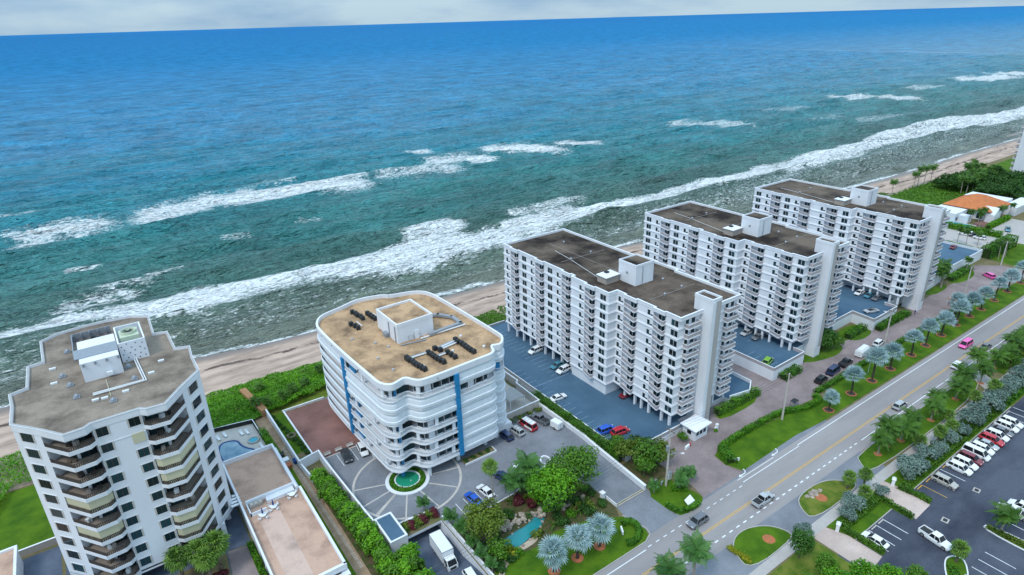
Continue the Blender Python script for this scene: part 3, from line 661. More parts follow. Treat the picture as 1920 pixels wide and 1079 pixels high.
# ------------------------------------------------------------------ windows shared by the slab blocks
def pane_mesh(w, h, ax='x'):
    mb = MB(); d = .02
    if ax == 'x': mb.box(-d, d, -w/2, w/2, 0, h)
    else: mb.box(-w/2, w/2, -d, d, 0, h)
    return mb.mesh('pane', MAT['glass'])
def frame_mesh(w, h, ax='x', t=.07, d=.06, mat='white_paint', mull=0):
    mb = MB()
    def bar(u0, u1, z0, z1):
        if ax == 'x': mb.box(-d, d*.5, u0, u1, z0, z1)
        else: mb.box(u0, u1, -d, d*.5, z0, z1)
    bar(-w/2-t, w/2+t, -t, 0); bar(-w/2-t, w/2+t, h, h+t); bar(-w/2-t, -w/2, 0, h); bar(w/2, w/2+t, 0, h)
    for i in range(mull):
        u = -w/2+w*(i+1)/(mull+1); bar(u-t*.45, u+t*.45, 0, h)
    return mb.mesh('window', MAT[mat])
WP = dict(fx=frame_mesh(2.05,1.5,'x',mull=0), px=pane_mesh(.93,1.48,'x'), fL=frame_mesh(.85,1.5,'x'), pL=pane_mesh(.82,1.47,'x'), pLs=pane_mesh(.72,.55,'x'), fLs=frame_mesh(.75,.57,'x'),
          fS=frame_mesh(2.0,1.95,'x',mull=1), pS=pane_mesh(.93,1.9,'x'), fe=frame_mesh(1.1,1.15,'y'), pe=pane_mesh(1.05,1.12,'y'))
# ------------------------------------------------------------------ ten-storey slab block on stilts
def railing_mesh(pts, h, name='railing', step=.26, bar=.13, mats=('pinkish_lattice','white_wall')):
    """lattice balustrade along a plan polyline, white cap rail and kerb"""
    mb = MB()
    for (a, b) in zip(pts[:-1], pts[1:]):
        L = math.dist(a, b); an = math.atan2(b[1]-a[1], b[0]-a[0]); n = max(1, int(L/step))
        for i in range(n):
            t = (i+.5)/n; mb.rbox(a[0]+(b[0]-a[0])*t, a[1]+(b[1]-a[1])*t, .1, L/n*.8, .05, h-.2, an, 0)
        mx, my = (a[0]+b[0])/2, (a[1]+b[1])/2
        mb.rbox(mx, my, h-.1, L+.08, .12, .1, an, 1); mb.rbox(mx, my, 0, L+.08, .1, .1, an, 1); mb.rbox(mx, my, h*.5, L, .04, .05, an, 0)
    return mb.mesh(name, [MAT[m] for m in mats])
FL, Z0, NF = 2.5, 3.2, 10
BX0, BY0 = 100.5, 81.6
def slab_block(label, s, dx, dy, zdeck, ysea):
    """origin: road corner of the block; coordinates below are in the frame of the first block"""
    t = thing('apartment_block', label, 'building', (s*(BX0+dx), s*(BY0+dy), zdeck), 0, 'slab apartment blocks on stilts', s)
    X = lambda x: x-BX0; Y = lambda y: y-BY0
    xs, xm, xr, rec = 98.8, 97.8, 100.6, .85
    bal = [(b0, b1, x) for (b0, b1, x) in ((144,139.9,xs),(132,127.9,xs),(120.4,116.4,xs),(110,106,xm),(98.9,94.4,xr),(89.4,85.6,xr)) if b0 < ysea-2]
    # plan outline, counter-clockwise: along the west face from sea to road, then east
    pl = [(xs, ysea)]
    steps = [(115.2, xm), (101.3, xr)]; cur = xs; ev = []
    for b0, b1, x in bal: ev.append((b0, 'b', b1, x))
    for y, x in steps: ev.append((y, 's', y, x))
    for e in sorted(ev, key=lambda q: -q[0]):
        if e[1] == 's': pl += [(cur, e[0]), (e[3], e[0])]; cur = e[3]
        else: pl += [(cur, e[0]), (cur+rec, e[0]), (cur+rec, e[2]), (cur, e[2])]
    pl += [(xr, 82), (121.2, 82)]
    # east face: mirrored steps without the deep bays
    pl += [(121.2, 101.3), (122.2, 101.3), (122.2, 115.2), (121.4, 115.2), (121.4, ysea)]
    pl = ccw([(X(a), Y(b)) for a, b in pl])
    o1 = offset_poly(pl, .2)
    ring = lambda p, z: [(q[0], q[1], z) for q in p]
    mb = MB(); mb.loft([ring(offset_poly(pl,.02), -.06), ring(o1, 0), ring(o1, .1), ring(pl, .62), ring(pl, FL-.02)], 0)
    st = mb.mesh('storey', [MAT['white_wall']])
    for k in range(NF): inst('storey', st, t, (0, 0, Z0+k*FL))
    # roof sheet and fluted parapet (outline without bays)
    zt = Z0+NF*FL
    ro = [(xs,ysea),(xs,115.2),(xm,115.2),(xm,101.3),(xr,101.3),(xr,81.4),(121.4,81.4),(121.4,101.3),(122.4,101.3),(122.4,115.2),(121.6,115.2),(121.6,ysea)]
    # saw-tooth parapet over the balconies
    sw = []
    for i, p in enumerate(ro[:6]):
        sw.append(p)
        if i % 2 == 0:
            q = ro[i+1]
            for b0, b1, x in bal:
                if q[1] < b1 and b0 < p[1]: sw += [(x, b0-.4), (x-.5, b0-.4), (x-.5, b1+.1), (x, b1+.1)]
    ro = ccw([(X(a), Y(b)) for a, b in sw+ro[6:]])
    rin = offset_poly(ro, -.28)
    MB().prism(rin, zt-.02, zt+.12, 0).build('roof_deck', MAT['roof_dark'], t)
    mb = MB(); ro2 = offset_poly(ro, .06); mb.loft([ring(ro, -.35), ring(ro2, -.2), ring(ro2, .55), ring(offset_poly(ro,.14), .6), ring(offset_poly(ro,.14), .74), ring(rin, .74), ring(rin, .05)], 0, cap=False)
    k = len(ro2)
    for i in range(k):
        a, b = ro2[i], ro2[(i+1) % k]; L = math.dist(a, b)
        if a[1] > Y(ysea)-1 and b[1] > Y(ysea)-1 or a[0] > X(121) and b[0] > X(121): continue
        an = math.atan2(b[1]-a[1], b[0]-a[0])
        for j in range(int(L/.42)):
            u = (j+.5)*.42/L; mb.rbox(a[0]+(b[0]-a[0])*u, a[1]+(b[1]-a[1])*u, -.2, .16, .10, .72, an, 0)
    mb.build('parapet', MAT['white_wall'], t, (0,0,zt))
    # balconies
    for b0, b1, x in bal:
        W = b0-b1
        slab = MB().prism(ccw([(rec,W/2),(-.12,W/2),(-1.0,-W/2+.5),(-1.0,-W/2),(rec,-W/2)]), -.18, .06).mesh('balcony', MAT['white_wall'])
        rail = railing_mesh([(-.05,W/2-.05),(-.94,-W/2+.5),(-.94,-W/2+.06),(rec-.9,-W/2+.06)], 1.0)
        for kf in range(NF):
            bo = inst('balcony', slab, t, (X(x), Y((b0+b1)/2), Z0+kf*FL)); inst('railing', rail, bo, (0,0,.06))
            w = inst('sliding_door', WP['fS'], t, (X(x)+.18, Y(b1)+1.35, Z0+kf*FL+.1))
            for u in (-.5, .5): inst('pane', WP['pS'], w, (.0, u, .02))
            if random.random() < .3: MB().box(-.25,.25,-.25,.25,0,.75).build('balcony_chair', MAT[random.choice(['navy','metal_dark','plastic_white','tan_wall'])], bo, (.3, random.uniform(-1,.8), .07), random.random())
    # fin wall carrying the door beside each bay (door plane sits forward in the bay)
    fin = MB()
    for b0, b1, x in bal: fin.box(X(x)+.21, X(x)+rec+.1, Y(b1)+.25, Y(b1)+2.5, Z0+.02, zt-.4)
    fin.build('bay_wall', MAT['white_wall'], t)
    pair = [(137.2, xs), (125.3, xs), (103.2, xm), (83.0, xr)]
    if ysea < 145: pair = pair
    ell = [(145.3, xs), (133.2, xs), (121.5, xs), (111.1, xm), (99.8+.1, xr), (90.3, xr)]
    for kf in range(NF):
        z = Z0+kf*FL+.62
        for y, x in pair:
            if y > ysea-.8: continue
            w = inst('window', WP['fx'], t, (X(x), Y(y), z))
            for u in (-.52, .52): inst('pane', WP['px'], w, (.0, u, .015))
        for y, x in ell:
            if y > ysea-.8: continue
            w = inst('window', WP['fL'], t, (X(x), Y(y)+.45, z-.25)); inst('pane', WP['pL'], w, (0,0,.015))
            w = inst('window', WP['fLs'], t, (X(x), Y(y)-.42, z-.2)); inst('pane', WP['pLs'], w, (0,0,.01))
    # road end: balconies, end windows, stair tower
    for (x0, x1) in ((102.6,106.8),(116.4,120.6)):
        W = x1-x0
        slab = MB().box(-W/2, W/2, -1.35, 0, -.18, .06).mesh('balcony', MAT['white_wall'])
        rail = railing_mesh([(-W/2+.06,-.02),(-W/2+.06,-1.29),(W/2-.06,-1.29),(W/2-.06,-.02)], 1.0)
        for kf in range(NF):
            bo = inst('balcony', slab, t, (X((x0+x1)/2), Y(82), Z0+kf*FL)); inst('railing', rail, bo, (0,0,.06))
            w = inst('window', WP['fe'], t, (X(x0)+.9, Y(82)-.0, Z0+kf*FL+.62)); inst('pane', WP['pe'], w, (0,0,.01))
            d = inst('sliding_door', MB().box(-.75,.75,-.05,.02,0,1.95).mesh('sliding_door', MAT['white_paint']), t, (X(x1)-1.3, Y(82), Z0+kf*FL+.08)); inst('pane', WP['pe'], d, (0,-.05,.25), 0, (1.1,1,1.4))
    tw = MB(); tw.box(X(107.8), X(110.8), Y(78.9), Y(83.9), -zdeck/s-.02 if zdeck else 0, 31.6); tw.box(X(107.75), X(108.6), Y(78.75), Y(78.9), 0, 31.4)
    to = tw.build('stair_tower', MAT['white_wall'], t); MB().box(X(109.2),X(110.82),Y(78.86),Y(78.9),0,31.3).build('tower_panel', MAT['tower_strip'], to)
    mb = MB(); p = [(X(107.8),Y(78.9)),(X(110.8),Y(78.9)),(X(110.8),Y(83.9)),(X(107.8),Y(83.9))]; q = offset_poly(p, -.25); p2 = offset_poly(p, .06)
    mb.loft([ring(p2,31.3),ring(p2,32.1),ring(q,32.1),ring(q,31.62)], 0, cap=False); mb.build('tower_parapet', MAT['white_wall'], to)
    MB().prism(q, 31.6, 31.66).build('tower_roof', MAT['roof_dark'], to)
    # ground level: core, stilts
    if True:
        mb = MB(); mb.box(X(104.5), X(119), Y(84.5), Y(ysea-2), 0, Z0-.06); mb.box(X(98.1), X(110), Y(101.6), Y(114.9), 0, Z0-.06); mb.build('ground_storey', MAT['white_wall'], t)
    pm = MB().box(-.28,.28,-.28,.28,0,Z0).mesh('stilt', MAT['white_wall'])
    for y in (146.8,142.2,138.7,135.2,131.8,128.2,124.5,120.6,116.4): 
        if y < ysea: inst('stilt', pm, t, (X(xs+.5), Y(y), 0))
    for y in (97.5,94,91.8,89.3,85.2,82.7): inst('stilt', pm, t, (X(xr+.5), Y(y), 0))
    for x in (112.5,116.5,120.6): inst('stilt', pm, t, (X(x), Y(82.6), 0))
    for y in (90,97,104,112,120,128,136):
        if y < ysea: inst('stilt', pm, t, (X(120.6), Y(y), 0))
    # roof plant
    pb = MB().box(X(106.6), X(112.8), Y(101.2), Y(107.2), zt, zt+5.2).build('lift_house', MAT['white_wall'], t)
    p = [(X(106.6),Y(101.2)),(X(112.8),Y(101.2)),(X(112.8),Y(107.2)),(X(106.6),Y(107.2))]; q = offset_poly(p,-.22); mb = MB(); p2 = offset_poly(p,.05)
    mb.loft([ring(p2,zt+4.9),ring(p2,zt+5.6),ring(q,zt+5.6),ring(q,zt+5.22)], 0, cap=False); mb.build('coping', MAT['white_wall'], pb); MB().prism(q, zt+5.2, zt+5.26).build('house_roof', MAT['roof_dark'], pb)
    MB().box(X(106.52),X(106.6),Y(103.9),Y(104.5),zt+2.6,zt+3.2).build('vent', MAT['metal_grey'], pb)
    MB().tube([(X(108.9),Y(101.1),zt+.1),(X(108.9),Y(101.1),zt+5.0)], .07).build('downpipe', MAT['metal_grey'], pb)
    MB().tube([(X(112.9),Y(101.3),zt+.1),(X(112.9),Y(101.3),zt+5.3)], .07).build('downpipe', MAT['metal_grey'], pb)
    sh = MB().box(X(101.6), X(106.0), Y(106.4), Y(109.6), zt+.1, zt+1.9).build('roof_shed', MAT['tan_wall'], t)
    MB().loft([ring([(X(101.3),Y(106.0)),(X(106.3),Y(106.2)),(X(106.3),Y(109.9)),(X(101.3),Y(109.8))], zt+1.9), ring([(X(101.3),Y(106.0)),(X(106.3),Y(106.2)),(X(106.3),Y(109.9)),(X(101.3),Y(109.8))], zt+2.05)]).build('shed_roof', MAT['plastic_white'], sh)
    MB().box(X(103.6),X(104.6),Y(108.4),Y(109.4),zt+2.05,zt+2.4).build('roof_hatch', MAT['metal_dark'], sh)
    vents = [(113.8,137.7),(106.3,125.5),(114.2,126.2),(108.1,92.9),(114.8,93.6),(114.8,102.7-3)]
    for x, y in vents:
        if y > ysea-2: continue
        mb = MB(); mb.cyl(X(x),Y(y),zt+.1,zt+.6,.22,.22,8); mb.cyl(X(x),Y(y),zt+.6,zt+.85,.34,.1,8); mb.build('roof_vent', MAT['metal_grey'], t)
    for (y) in (125.8, 93.2, 112.5):
        if y < ysea-3: MB().box(X(103),X(119),Y(y)-.09,Y(y)+.09,zt+.12,zt+.19).build('roof_joint', MAT['tan_dull'], t)
    MB().box(X(110.1),X(110.25),Y(107.6),Y(min(ysea-1,140)),zt+.12,zt+.18).build('roof_joint', MAT['tan_dull'], t)
    MB().tube([(X(103),Y(109.8),zt+.2),(X(106.3),Y(125.5),zt+.2),(X(107.5),Y(min(ysea-2,134)),zt+.2)], .06).build('conduit', MAT['duct_white'], t)
    return t
slab_block('long white ten storey slab apartment block nearest the curved shuttered building', .98333, 0, 0, 1.5, 147.4)
slab_block('white ten storey slab apartment block standing between two similar blocks', .96667, 54.9, 4.0, 3.0, 139.2)
slab_block('white ten storey slab apartment block beside the orange roofed clubhouse', .96667, 110.1, .6, 3.0, 139.2)
# parking decks of the slab blocks
def deck(name, poly, z, sides=True):
    o = MB().prism(ccw(poly), -.1, z, 1, 0).build(name, [MAT['blue_lot'], MAT['white_wall']]); return struct(o)
d1 = [(83.3,79.0),(102.5,79.0),(102.5,81.5),(119.4,81.5),(119.4,79.6),(125.8,78.4),(129.9,80.9),(129.6,90),(129.6,150.4),(83.3,150.4)]
deck('parking_deck', d1, 1.5)
d2 = [(137.4,79.6),(151.8,79.9),(151.8,83.4),(172,83.4),(174.3,85.4),(174.3,150.4),(137.4,150.4)]
deck('parking_deck', d2, 3.0)
d3 = [(174.32,85.4),(187.0,85.6),(186.2,78.6),(201,78.9),(201,83),(228,83),(228,82.4),(250.6,84.0),(277.5,84.2),(277.5,150.4),(174.32,150.4)]
deck('parking_deck', d3, 3.0)
def parapet_wall(label, pts, z, h=.95, mat='white_wall', name='parapet_wall', th=.16, cap=True, cat='wall', bars=True):
    t = thing(name, label, cat, (pts[0][0], pts[0][1], z)); ox, oy = pts[0]
    for a, b in zip(pts[:-1], pts[1:]):
        L = math.dist(a, b); an = math.atan2(b[1]-a[1], b[0]-a[0]); mx, my = (a[0]+b[0])/2-ox, (a[1]+b[1])/2-oy
        mb = MB(); mb.rbox(mx, my, -.02, L, th*.7, h*.92, an)
        if bars:
            for i in range(int(L/.5)): u = (i+.5)*.5/L-.5; mb.rbox(mx+u*(b[0]-a[0]), my+u*(b[1]-a[1]), .1, .17, th*.95, h*.7, an)
        mb.build('wall_panel', MAT[mat], t)
        if cap:
            mb = MB(); mb.rbox(mx, my, h*.9, L+th, th*1.5, .1, an); mb.build('coping', MAT['white_paint'], t)
    return t
parapet_wall('ribbed parapet along the road edge of the blue deck beside the kiosk', [(83.4,79.1),(100.4,79.1)], 1.5, mat='pinkish_lattice')
parapet_wall('low white wall between the hedge and the blue parking deck', [(83.4,150),(83.4,79.2)], 1.5, .7, bars=False, mat='warm_concrete')
parapet_wall('white parapet round the small blue deck corner above the thick hedge', [(119.5,79.7),(125.8,78.5),(129.8,81.0),(129.5,100)], 1.5, mat='white_wall')
parapet_wall('white parapet of the deck with the green car', [(137.5,120),(137.5,79.7),(151.7,80.0),(151.7,83.3)], 3.0, mat='pinkish_lattice')
parapet_wall('white stepped parapet of the deck with the white open car', [(172,83.5),(174.4,85.5),(187.0,85.7),(186.3,78.7),(200.9,79.0),(200.9,82.9)], 3.0, mat='pinkish_lattice')
parapet_wall('white parapet of the deck with the faded red car', [(229,82.5),(250.6,84.1),(277.4,84.3),(277.4,100)], 3.0)
parapet_wall('pale wall along the sea end of the blue deck', [(81.6,150.3),(100,150.3)], 1.5, .7, bars=False, mat='grey_concrete')
me_ll = MB().box(-2.3,2.3,-.05,.05,-.01,.006).mesh('stall_line', MAT['line_faint'])
dl = struct(MB().box(84.4,94,113.6,113.72,1.49,1.506).build('lane_line', MAT['line_faint']))
for i in range(18): inst('stall_line', me_ll, dl, (93.6, 112.4+i*1.95+1.2, 1.5)); inst('stall_line', me_ll, dl, (84.6, 84+i*2.3, 1.5))
dl = struct(MB().box(146,150,94,94.1,2.99,3.006).build('lane_line', MAT['line_faint']))
for i in range(4): inst('stall_line', me_ll, dl, (140.2, 82+i*2.4, 3.0))
# gate kiosk in front of the first slab block
k = thing('gate_kiosk', 'small gate kiosk with flat white roof below the stair tower', 'kiosk', (103.2,76.2,0))
MB().box(-2.4,2.0,-1.3,2.2,0,2.9).build('wall', MAT['white_wall'], k)
MB().loft([[(-3.0,-2.0,2.9),(3.0,-1.7,2.9),(2.6,2.8,2.9),(-3.0,2.6,2.9)],[(-3.0,-2.0,3.15),(3.0,-1.7,3.15),(2.6,2.8,3.15),(-3.0,2.6,3.15)],[(-.2,.2,3.5),(.4,.2,3.5),(.4,.6,3.5),(-.2,.6,3.5)]]).build('roof', MAT['white_paint'], k)
for u in (-1.5,-.3,.9):
    w = inst('window', frame_mesh(.9,1.1,'y'), k, (u,-1.31,1.2)); inst('pane', pane_mesh(.86,1.06,'y'), w, (0,-.02,.02))
w = inst('window', frame_mesh(1.2,1.1,'x'), k, (-2.41,.3,1.2)); inst('pane', pane_mesh(1.16,1.06,'x'), w, (-.02,0,.02))

# ------------------------------------------------------------------ curved building with storm shutters
B2 = [(38.3,139),(40.6,142.7),(46.8,144.3),(51.6,146.5),(58.2,145),(59.4,143.3),(64,142.5),(67.3,140.9),(68.8,138),(69.2,132.5),(70.1,107.5),(69.6,105.4),(67.5,102.9),(66.2,103.4),(65.2,103.8),(64.4,100.6),(60,100.5),(46.8,99.9),(45.2,100.9),(44.2,103.3),(42.4,102.6),(40.6,102.1),(39.0,104.2),(38.8,108.3),(38.0,121),(37.7,135.4)]
def curved_building():
    ox, oy = 53.5, 122.0
    t = thing('curved_building', 'white wavy seven storey building with storm shutters and blue columns', 'building', (ox, oy, 0))
    P = ccw([(a-ox, b-oy) for a, b in smooth_poly(B2, 2)])
    # resample by arc length
    k = len(P); seg = [math.dist(P[i], P[(i+1) % k]) for i in range(k)]; tot = sum(seg); n = int(tot/.5); Q = []; acc = 0; i = 0
    for j in range(n):
        s = j*tot/n
        while acc+seg[i] < s: acc += seg[i]; i += 1
        u = (s-acc)/seg[i]; a, b = P[i], P[(i+1) % k]; Q.append((a[0]+(b[0]-a[0])*u, a[1]+(b[1]-a[1])*u))
    W = lambda q: (q[0]+ox, q[1]+oy)
    def zone(q):
        x, y = W(q)
        if y > 140.5 or x > 70.05 or (x > 68.5 and y > 107): return 'back'
        if x < 45 and y > 121.6: return 'westsea'
        if x < 38.85 and y > 109: return 'westroad'
        if y < 109 and x < 46.4: return 'corner'
        if x < 53.4: return 'front'
        if x < 65: return 'east'
        return 'round'
    ZN = [zone(q) for q in Q]
    OFF = {d: offset_poly(Q, d) for d in (0, -.06, -.1, -.14, -.25, -.3, -.9, -1.5, -2.3, .06, .1, .16, .2, .3)}
    def strip(mb, i, prof, m=0):
        j = (i+1) % n
        for (d0, z0), (d1, z1) in zip(prof[:-1], prof[1:]):
            a, b = OFF[d0], OFF[d1]; mb.quad((*a[i],z0),(*a[j],z0),(*b[j],z1),(*b[i],z1), m)
    FH, ZB, NFl = 2.85, 3.1, 7
    ring = lambda d, z: [(q[0], q[1], z) for q in OFF[d]]
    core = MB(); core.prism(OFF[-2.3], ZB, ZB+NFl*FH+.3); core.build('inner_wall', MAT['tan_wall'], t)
    closed = {'back': lambda f: True, 'westsea': lambda f: f == 6, 'westroad': lambda f: f in (4,5), 'corner': lambda f: f in (4,5), 'front': lambda f: f in (4,5), 'east': lambda f: f != 5, 'round': lambda f: f != 5}
    for f in range(NFl):
        z = ZB+f*FH
        mb = MB(); mb.loft([ring(-2.3, -.3), ring(-.1, -.32), ring(.1, -.2), ring(.16, .0), ring(.1, .16), ring(-2.3, .14)], 0, cap=False); mb.build('floor_slab', MAT['white_wall'], t, (0,0,z))
        SH = {}; RA = {}; so = MB(); run = 0
        for i in range(n):
            zn = ZN[i]; run += (i > 0 and zn != ZN[i-1]); sh = SH.setdefault(run, MB()); ra = RA.setdefault(run, MB())
            if closed[zn](f):
                # closed shutter: lower apron bulging out, upper leaf drawn in with horizontal ribs
                strip(sh, i, [(.1,.14),(.3,.45),(.3,1.0),(.2,1.08),(-.06,1.1),(-.06,1.16),(.06,1.2),(0,1.9),(-.25,FH-.32),(-.3,FH-.3)])
            elif zn == 'westsea':
                strip(sh, i, [(.1,.14),(.2,.5),(.16,1.05),(.06,1.12),(0,1.25),(0,1.6)])
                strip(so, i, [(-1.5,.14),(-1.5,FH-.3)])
            else:
                # open loggia: balusters and cap rail
                if i % 1 == 0:
                    a, b = OFF[.06][i], OFF[.06][(i+1) % n]
                    an = math.atan2(b[1]-a[1], b[0]-a[0]); L = math.dist(a, b)
                    for u in (.25, .75): ra.rbox(a[0]+(b[0]-a[0])*u, a[1]+(b[1]-a[1])*u, .14, L*.13, .05, .86, an)
                    ra.rbox((a[0]+b[0])/2, (a[1]+b[1])/2, 1.0, L*1.02, .12, .1, an); ra.rbox((a[0]+b[0])/2, (a[1]+b[1])/2, .22, L*1.02, .07, .08, an)
                strip(so, i, [(-2.3,.14),(-2.3,FH-.3)]) if False else None
        for sh in SH.values():
            if sh.f: sh.build('storm_shutter', MAT['white_shutter'], t, (0,0,z))
        for ra in RA.values():
            if ra.f: ra.build('railing', MAT['white_paint'], t, (0,0,z))
        if so.f: so.build('loggia_wall', MAT['tan_wall'], t, (0,0,z))
        # glazing behind the open loggias: one pane about every 1.6 m
        i = 0
        while i < n:
            if not closed[ZN[i]](f) and ZN[i] != 'westsea':
                j = (i+3) % n; a, b = OFF[-1.5][i], OFF[-1.5][j]; an = math.atan2(b[1]-a[1], b[0]-a[0]); L = math.dist(a, b)
                if L > .4:
                    fr = MB(); cx, cy = (a[0]+b[0])/2, (a[1]+b[1])/2
                    fr.rbox(0,0,.14,L*1.0,.06,.2,0); fr.rbox(0,0,2.15,L,.06,FH-2.45,0); fr.rbox(-L/2,0,.2,.1,.1,2.2,0)
                    if (i//4) % 5 == 3: fr.rbox(0,0,.2,L,.07,2.2,0)
                    w = fr.build('window', MAT['white_paint'], t, (cx,cy,z), an)
                    inst('pane', MB().box(-L/2,L/2,-.02,.02,.3,2.2).mesh('pane', MAT['glass']), w)
                i += 4
            else: i += 1
        # white piers between the bays of the open floors
        for i in range(0, n):
            if not closed[ZN[i]](f) and ZN[i] in ('corner','front','westroad') and (i*7+f*5) % 17 == 0:
                a, b = OFF[-.14][i], OFF[-.14][(i+1) % n]; an = math.atan2(b[1]-a[1], b[0]-a[0])
                mb = MB(); mb.rbox(a[0], a[1], z+.1, .75, .22, FH-.35, an); mb.build('pier', MAT['white_wall'], t)
    ztop = ZB+NFl*FH
    mb = MB(); mb.loft([ring(-2.3, -.1), ring(.16, -.12), ring(.2, .1), ring(.2, 1.35), ring(.06, 1.45), ring(-.3, 1.45), ring(-.3, .3)], 0, cap=False); mb.build('roof_fascia', MAT['white_wall'], t, (0,0,ztop))
    MB().prism(OFF[-.1], ztop+.2, ztop+.5).build('roof_deck', MAT['roof_tan'], t)
    # soffit band of the lowest floor
    mb = MB(); mb.loft([ring(-.9,-.5), ring(-.06,-.48), ring(.16,-.3), ring(.16,-.16), ring(-.06,-.14)], 0, cap=False); mb.build('base_fascia', MAT['white_wall'], t, (0,0,ZB))
    MB().prism(OFF[-.9], ZB-.52, ZB-.4).build('soffit', MAT['white_wall'], t)
    # blue columns on the facades, stepping at each floor
    for f in range(NFl):
        z = ZB+f*FH
        MB().box(37.55-ox,38.3-ox,121.0-oy,121.9-oy,z+.2,z+FH-.1).build('blue_column', MAT['blue_paint'], t)
        MB().box(53.7-ox,54.7-ox,99.75-oy,100.6-oy,z+.1-(.6 if f == 0 else 0),z+FH-.05).build('blue_column', MAT['blue_paint'], t)
        if not closed['westroad'](f): MB().box(38.9-ox,39.3-ox,117.6-oy,120.7-oy,z+.15,z+FH-.35).build('blue_panel', MAT['blue_paint'], t)
    MB().cyl(41.9-ox,104.4-oy,0,ZB+NFl*FH,.5,.5,14).build('corner_column', MAT['blue_paint'], t)
    MB().box(66.2-ox,67.4-ox,103.8-oy,104.6-oy,ZB+5*FH+.2,ZB+6*FH-.3).build('blue_column', MAT['blue_paint'], t)
    for (x, y) in ((46.6,101.2),(54.2,102),(39.6,114.2),(39.8,130),(62,103)): MB().box(x-.35-ox,x+.35-ox,y-.35-oy,y+.35-oy,0,ZB-.5).build('ground_column', MAT['white_wall'], t)
    MB().box(46.5-ox,68-ox,108-oy,140-oy,0,ZB-.5).build('lobby', MAT['white_wall'], t); MB().box(65.2-ox,69.9-ox,103.4-oy,110-oy,0,ZB-.5).build('lobby', MAT['white_wall'], t)
    MB().box(47-ox,66-ox,107.9-oy,107.99-oy,.3,1.9).build('lobby_glass', MAT['glass'], t)
    # openings of the shutter runs: small scuppers on the fascia
    for (x, y) in ((37.62,133),(37.7,127),(38.1,113),(49.8,99.93),(60.2,100.42)): MB().cyl(x-ox,y-oy,ztop+.45,ztop+.7,.13,.13,8).build('scupper', MAT['metal_dark'], t)
    # roof: lift house, condensers, ducts
    zr = ztop+.5
    ring2 = lambda p, z: [(a, b, z) for a, b in p]
    p = [(50.0-ox,118.4-oy),(59.2-ox,118.8-oy),(59.0-ox,129.4-oy),(49.9-ox,129.2-oy)]
    lh = MB().prism(p, zr, zr+4.2).build('lift_house', MAT['white_wall'], t)
    q = offset_poly(p,-.3); p2 = offset_poly(p,.05); mb = MB(); mb.loft([ring2(p2,zr+3.9),ring2(p2,zr+4.8),ring2(q,zr+4.8),ring2(q,zr+4.2)], 0, cap=False); mb.build('coping', MAT['white_wall'], lh)
    MB().prism(q, zr+4.2, zr+4.28).build('house_roof', MAT['roof_tan'], lh)
    for (x, y) in ((49.85,122.6),(49.85,119.4)): MB().tube([(x-ox,y-oy,zr),(x-ox,y-oy,zr+4)], .12).build('downpipe', MAT['metal_grey'], lh)
    MB().box(49.0-ox,49.9-ox,122.9-oy,124.6-oy,zr,zr+1).build('plant_box', MAT['metal_grey'], lh)
    d = MB().box(54.2-ox,55.3-ox,118.3-oy,118.45-oy,zr,zr+2.1).build('door', MAT['white_paint'], lh); MB().box(55.1-ox,55.2-ox,118.24-oy,118.3-oy,zr+1,zr+1.15).build('handle', MAT['metal_dark'], d)
    MB().tube([(52.6-ox,118.2-oy,zr),(52.6-ox,118.2-oy,zr+1.3),(53.8-ox,118.2-oy,zr+1.3),(53.8-ox,118.2-oy,zr)], .06).build('pipework', MAT['metal_grey'], lh)
    for pts in ([(57.5,117.3),(66.1,118.0)],[(66.0,118.0),(66.1,122.2)],[(62.2,126.2),(64,125.4),(65.9,122.3)]):
        mb = MB()
        for a, b in zip(pts[:-1], pts[1:]): mb.rbox((a[0]+b[0])/2-ox,(a[1]+b[1])/2-oy,zr+.25,math.dist(a,b)+.6,.8,.6,math.atan2(b[1]-a[1],b[0]-a[0]))
        mb.build('duct', MAT['metal_grey'], t)
    MB().tube([(55-ox,117.2-oy,zr+.3),(66.8-ox,117.2-oy,zr+.3)], .18).build('pipe', MAT['duct_white'], t); MB().tube([(56-ox,116.2-oy,zr+.2),(50-ox,117.2-oy,zr+.2)], .15).build('pipe', MAT['metal_grey'], t)
    for y0, y1, x in ((131.6,134.8,46.9),(132.5,136.8,52)): MB().tube([(x-ox,y0-oy,zr+.3),(x-ox,y1-oy,zr+.3)], .13).build('pipe', MAT['duct_white'], t)
    MB().tube([(58.8-ox,142.1-oy,zr),(58.8-ox,142.1-oy,zr+4.5)], .05, 5).build('antenna', MAT['metal_grey'], t)
    cu = MB(); cu.box(-.45,.45,-.45,.45,.15,1.0); cu.cyl(0,0,1.0,1.06,.38,.38,10); cu.box(-.5,.5,-.4,-.3,0,.16); cu.box(-.5,.5,.3,.4,0,.16)
    cm = cu.mesh('condenser', MAT['metal_dark'])
    rows = [((48.1,140.3),(48.7,135.3),5),((50.8,137.2),(50.9,133.2),4),((45.2,134.0),(45.8,131.0),3),((48.3,110.8),(49.1,104.2),7),((53.2,110.0),(53.7,104.4),6),((56.5,107.6),(56.8,104.8),3),((60.8,111.6),(61.1,104.3),7),((55.2,110.8),(55.7,109.5),2)]
    for a, b, c in rows:
        for i in range(c):
            u = i/(c-1) if c > 1 else 0
            inst('condenser', cm, t, (a[0]+(b[0]-a[0])*u-ox+random.uniform(-.12,.12), a[1]+(b[1]-a[1])*u-oy, zr), random.uniform(-.1,.1))
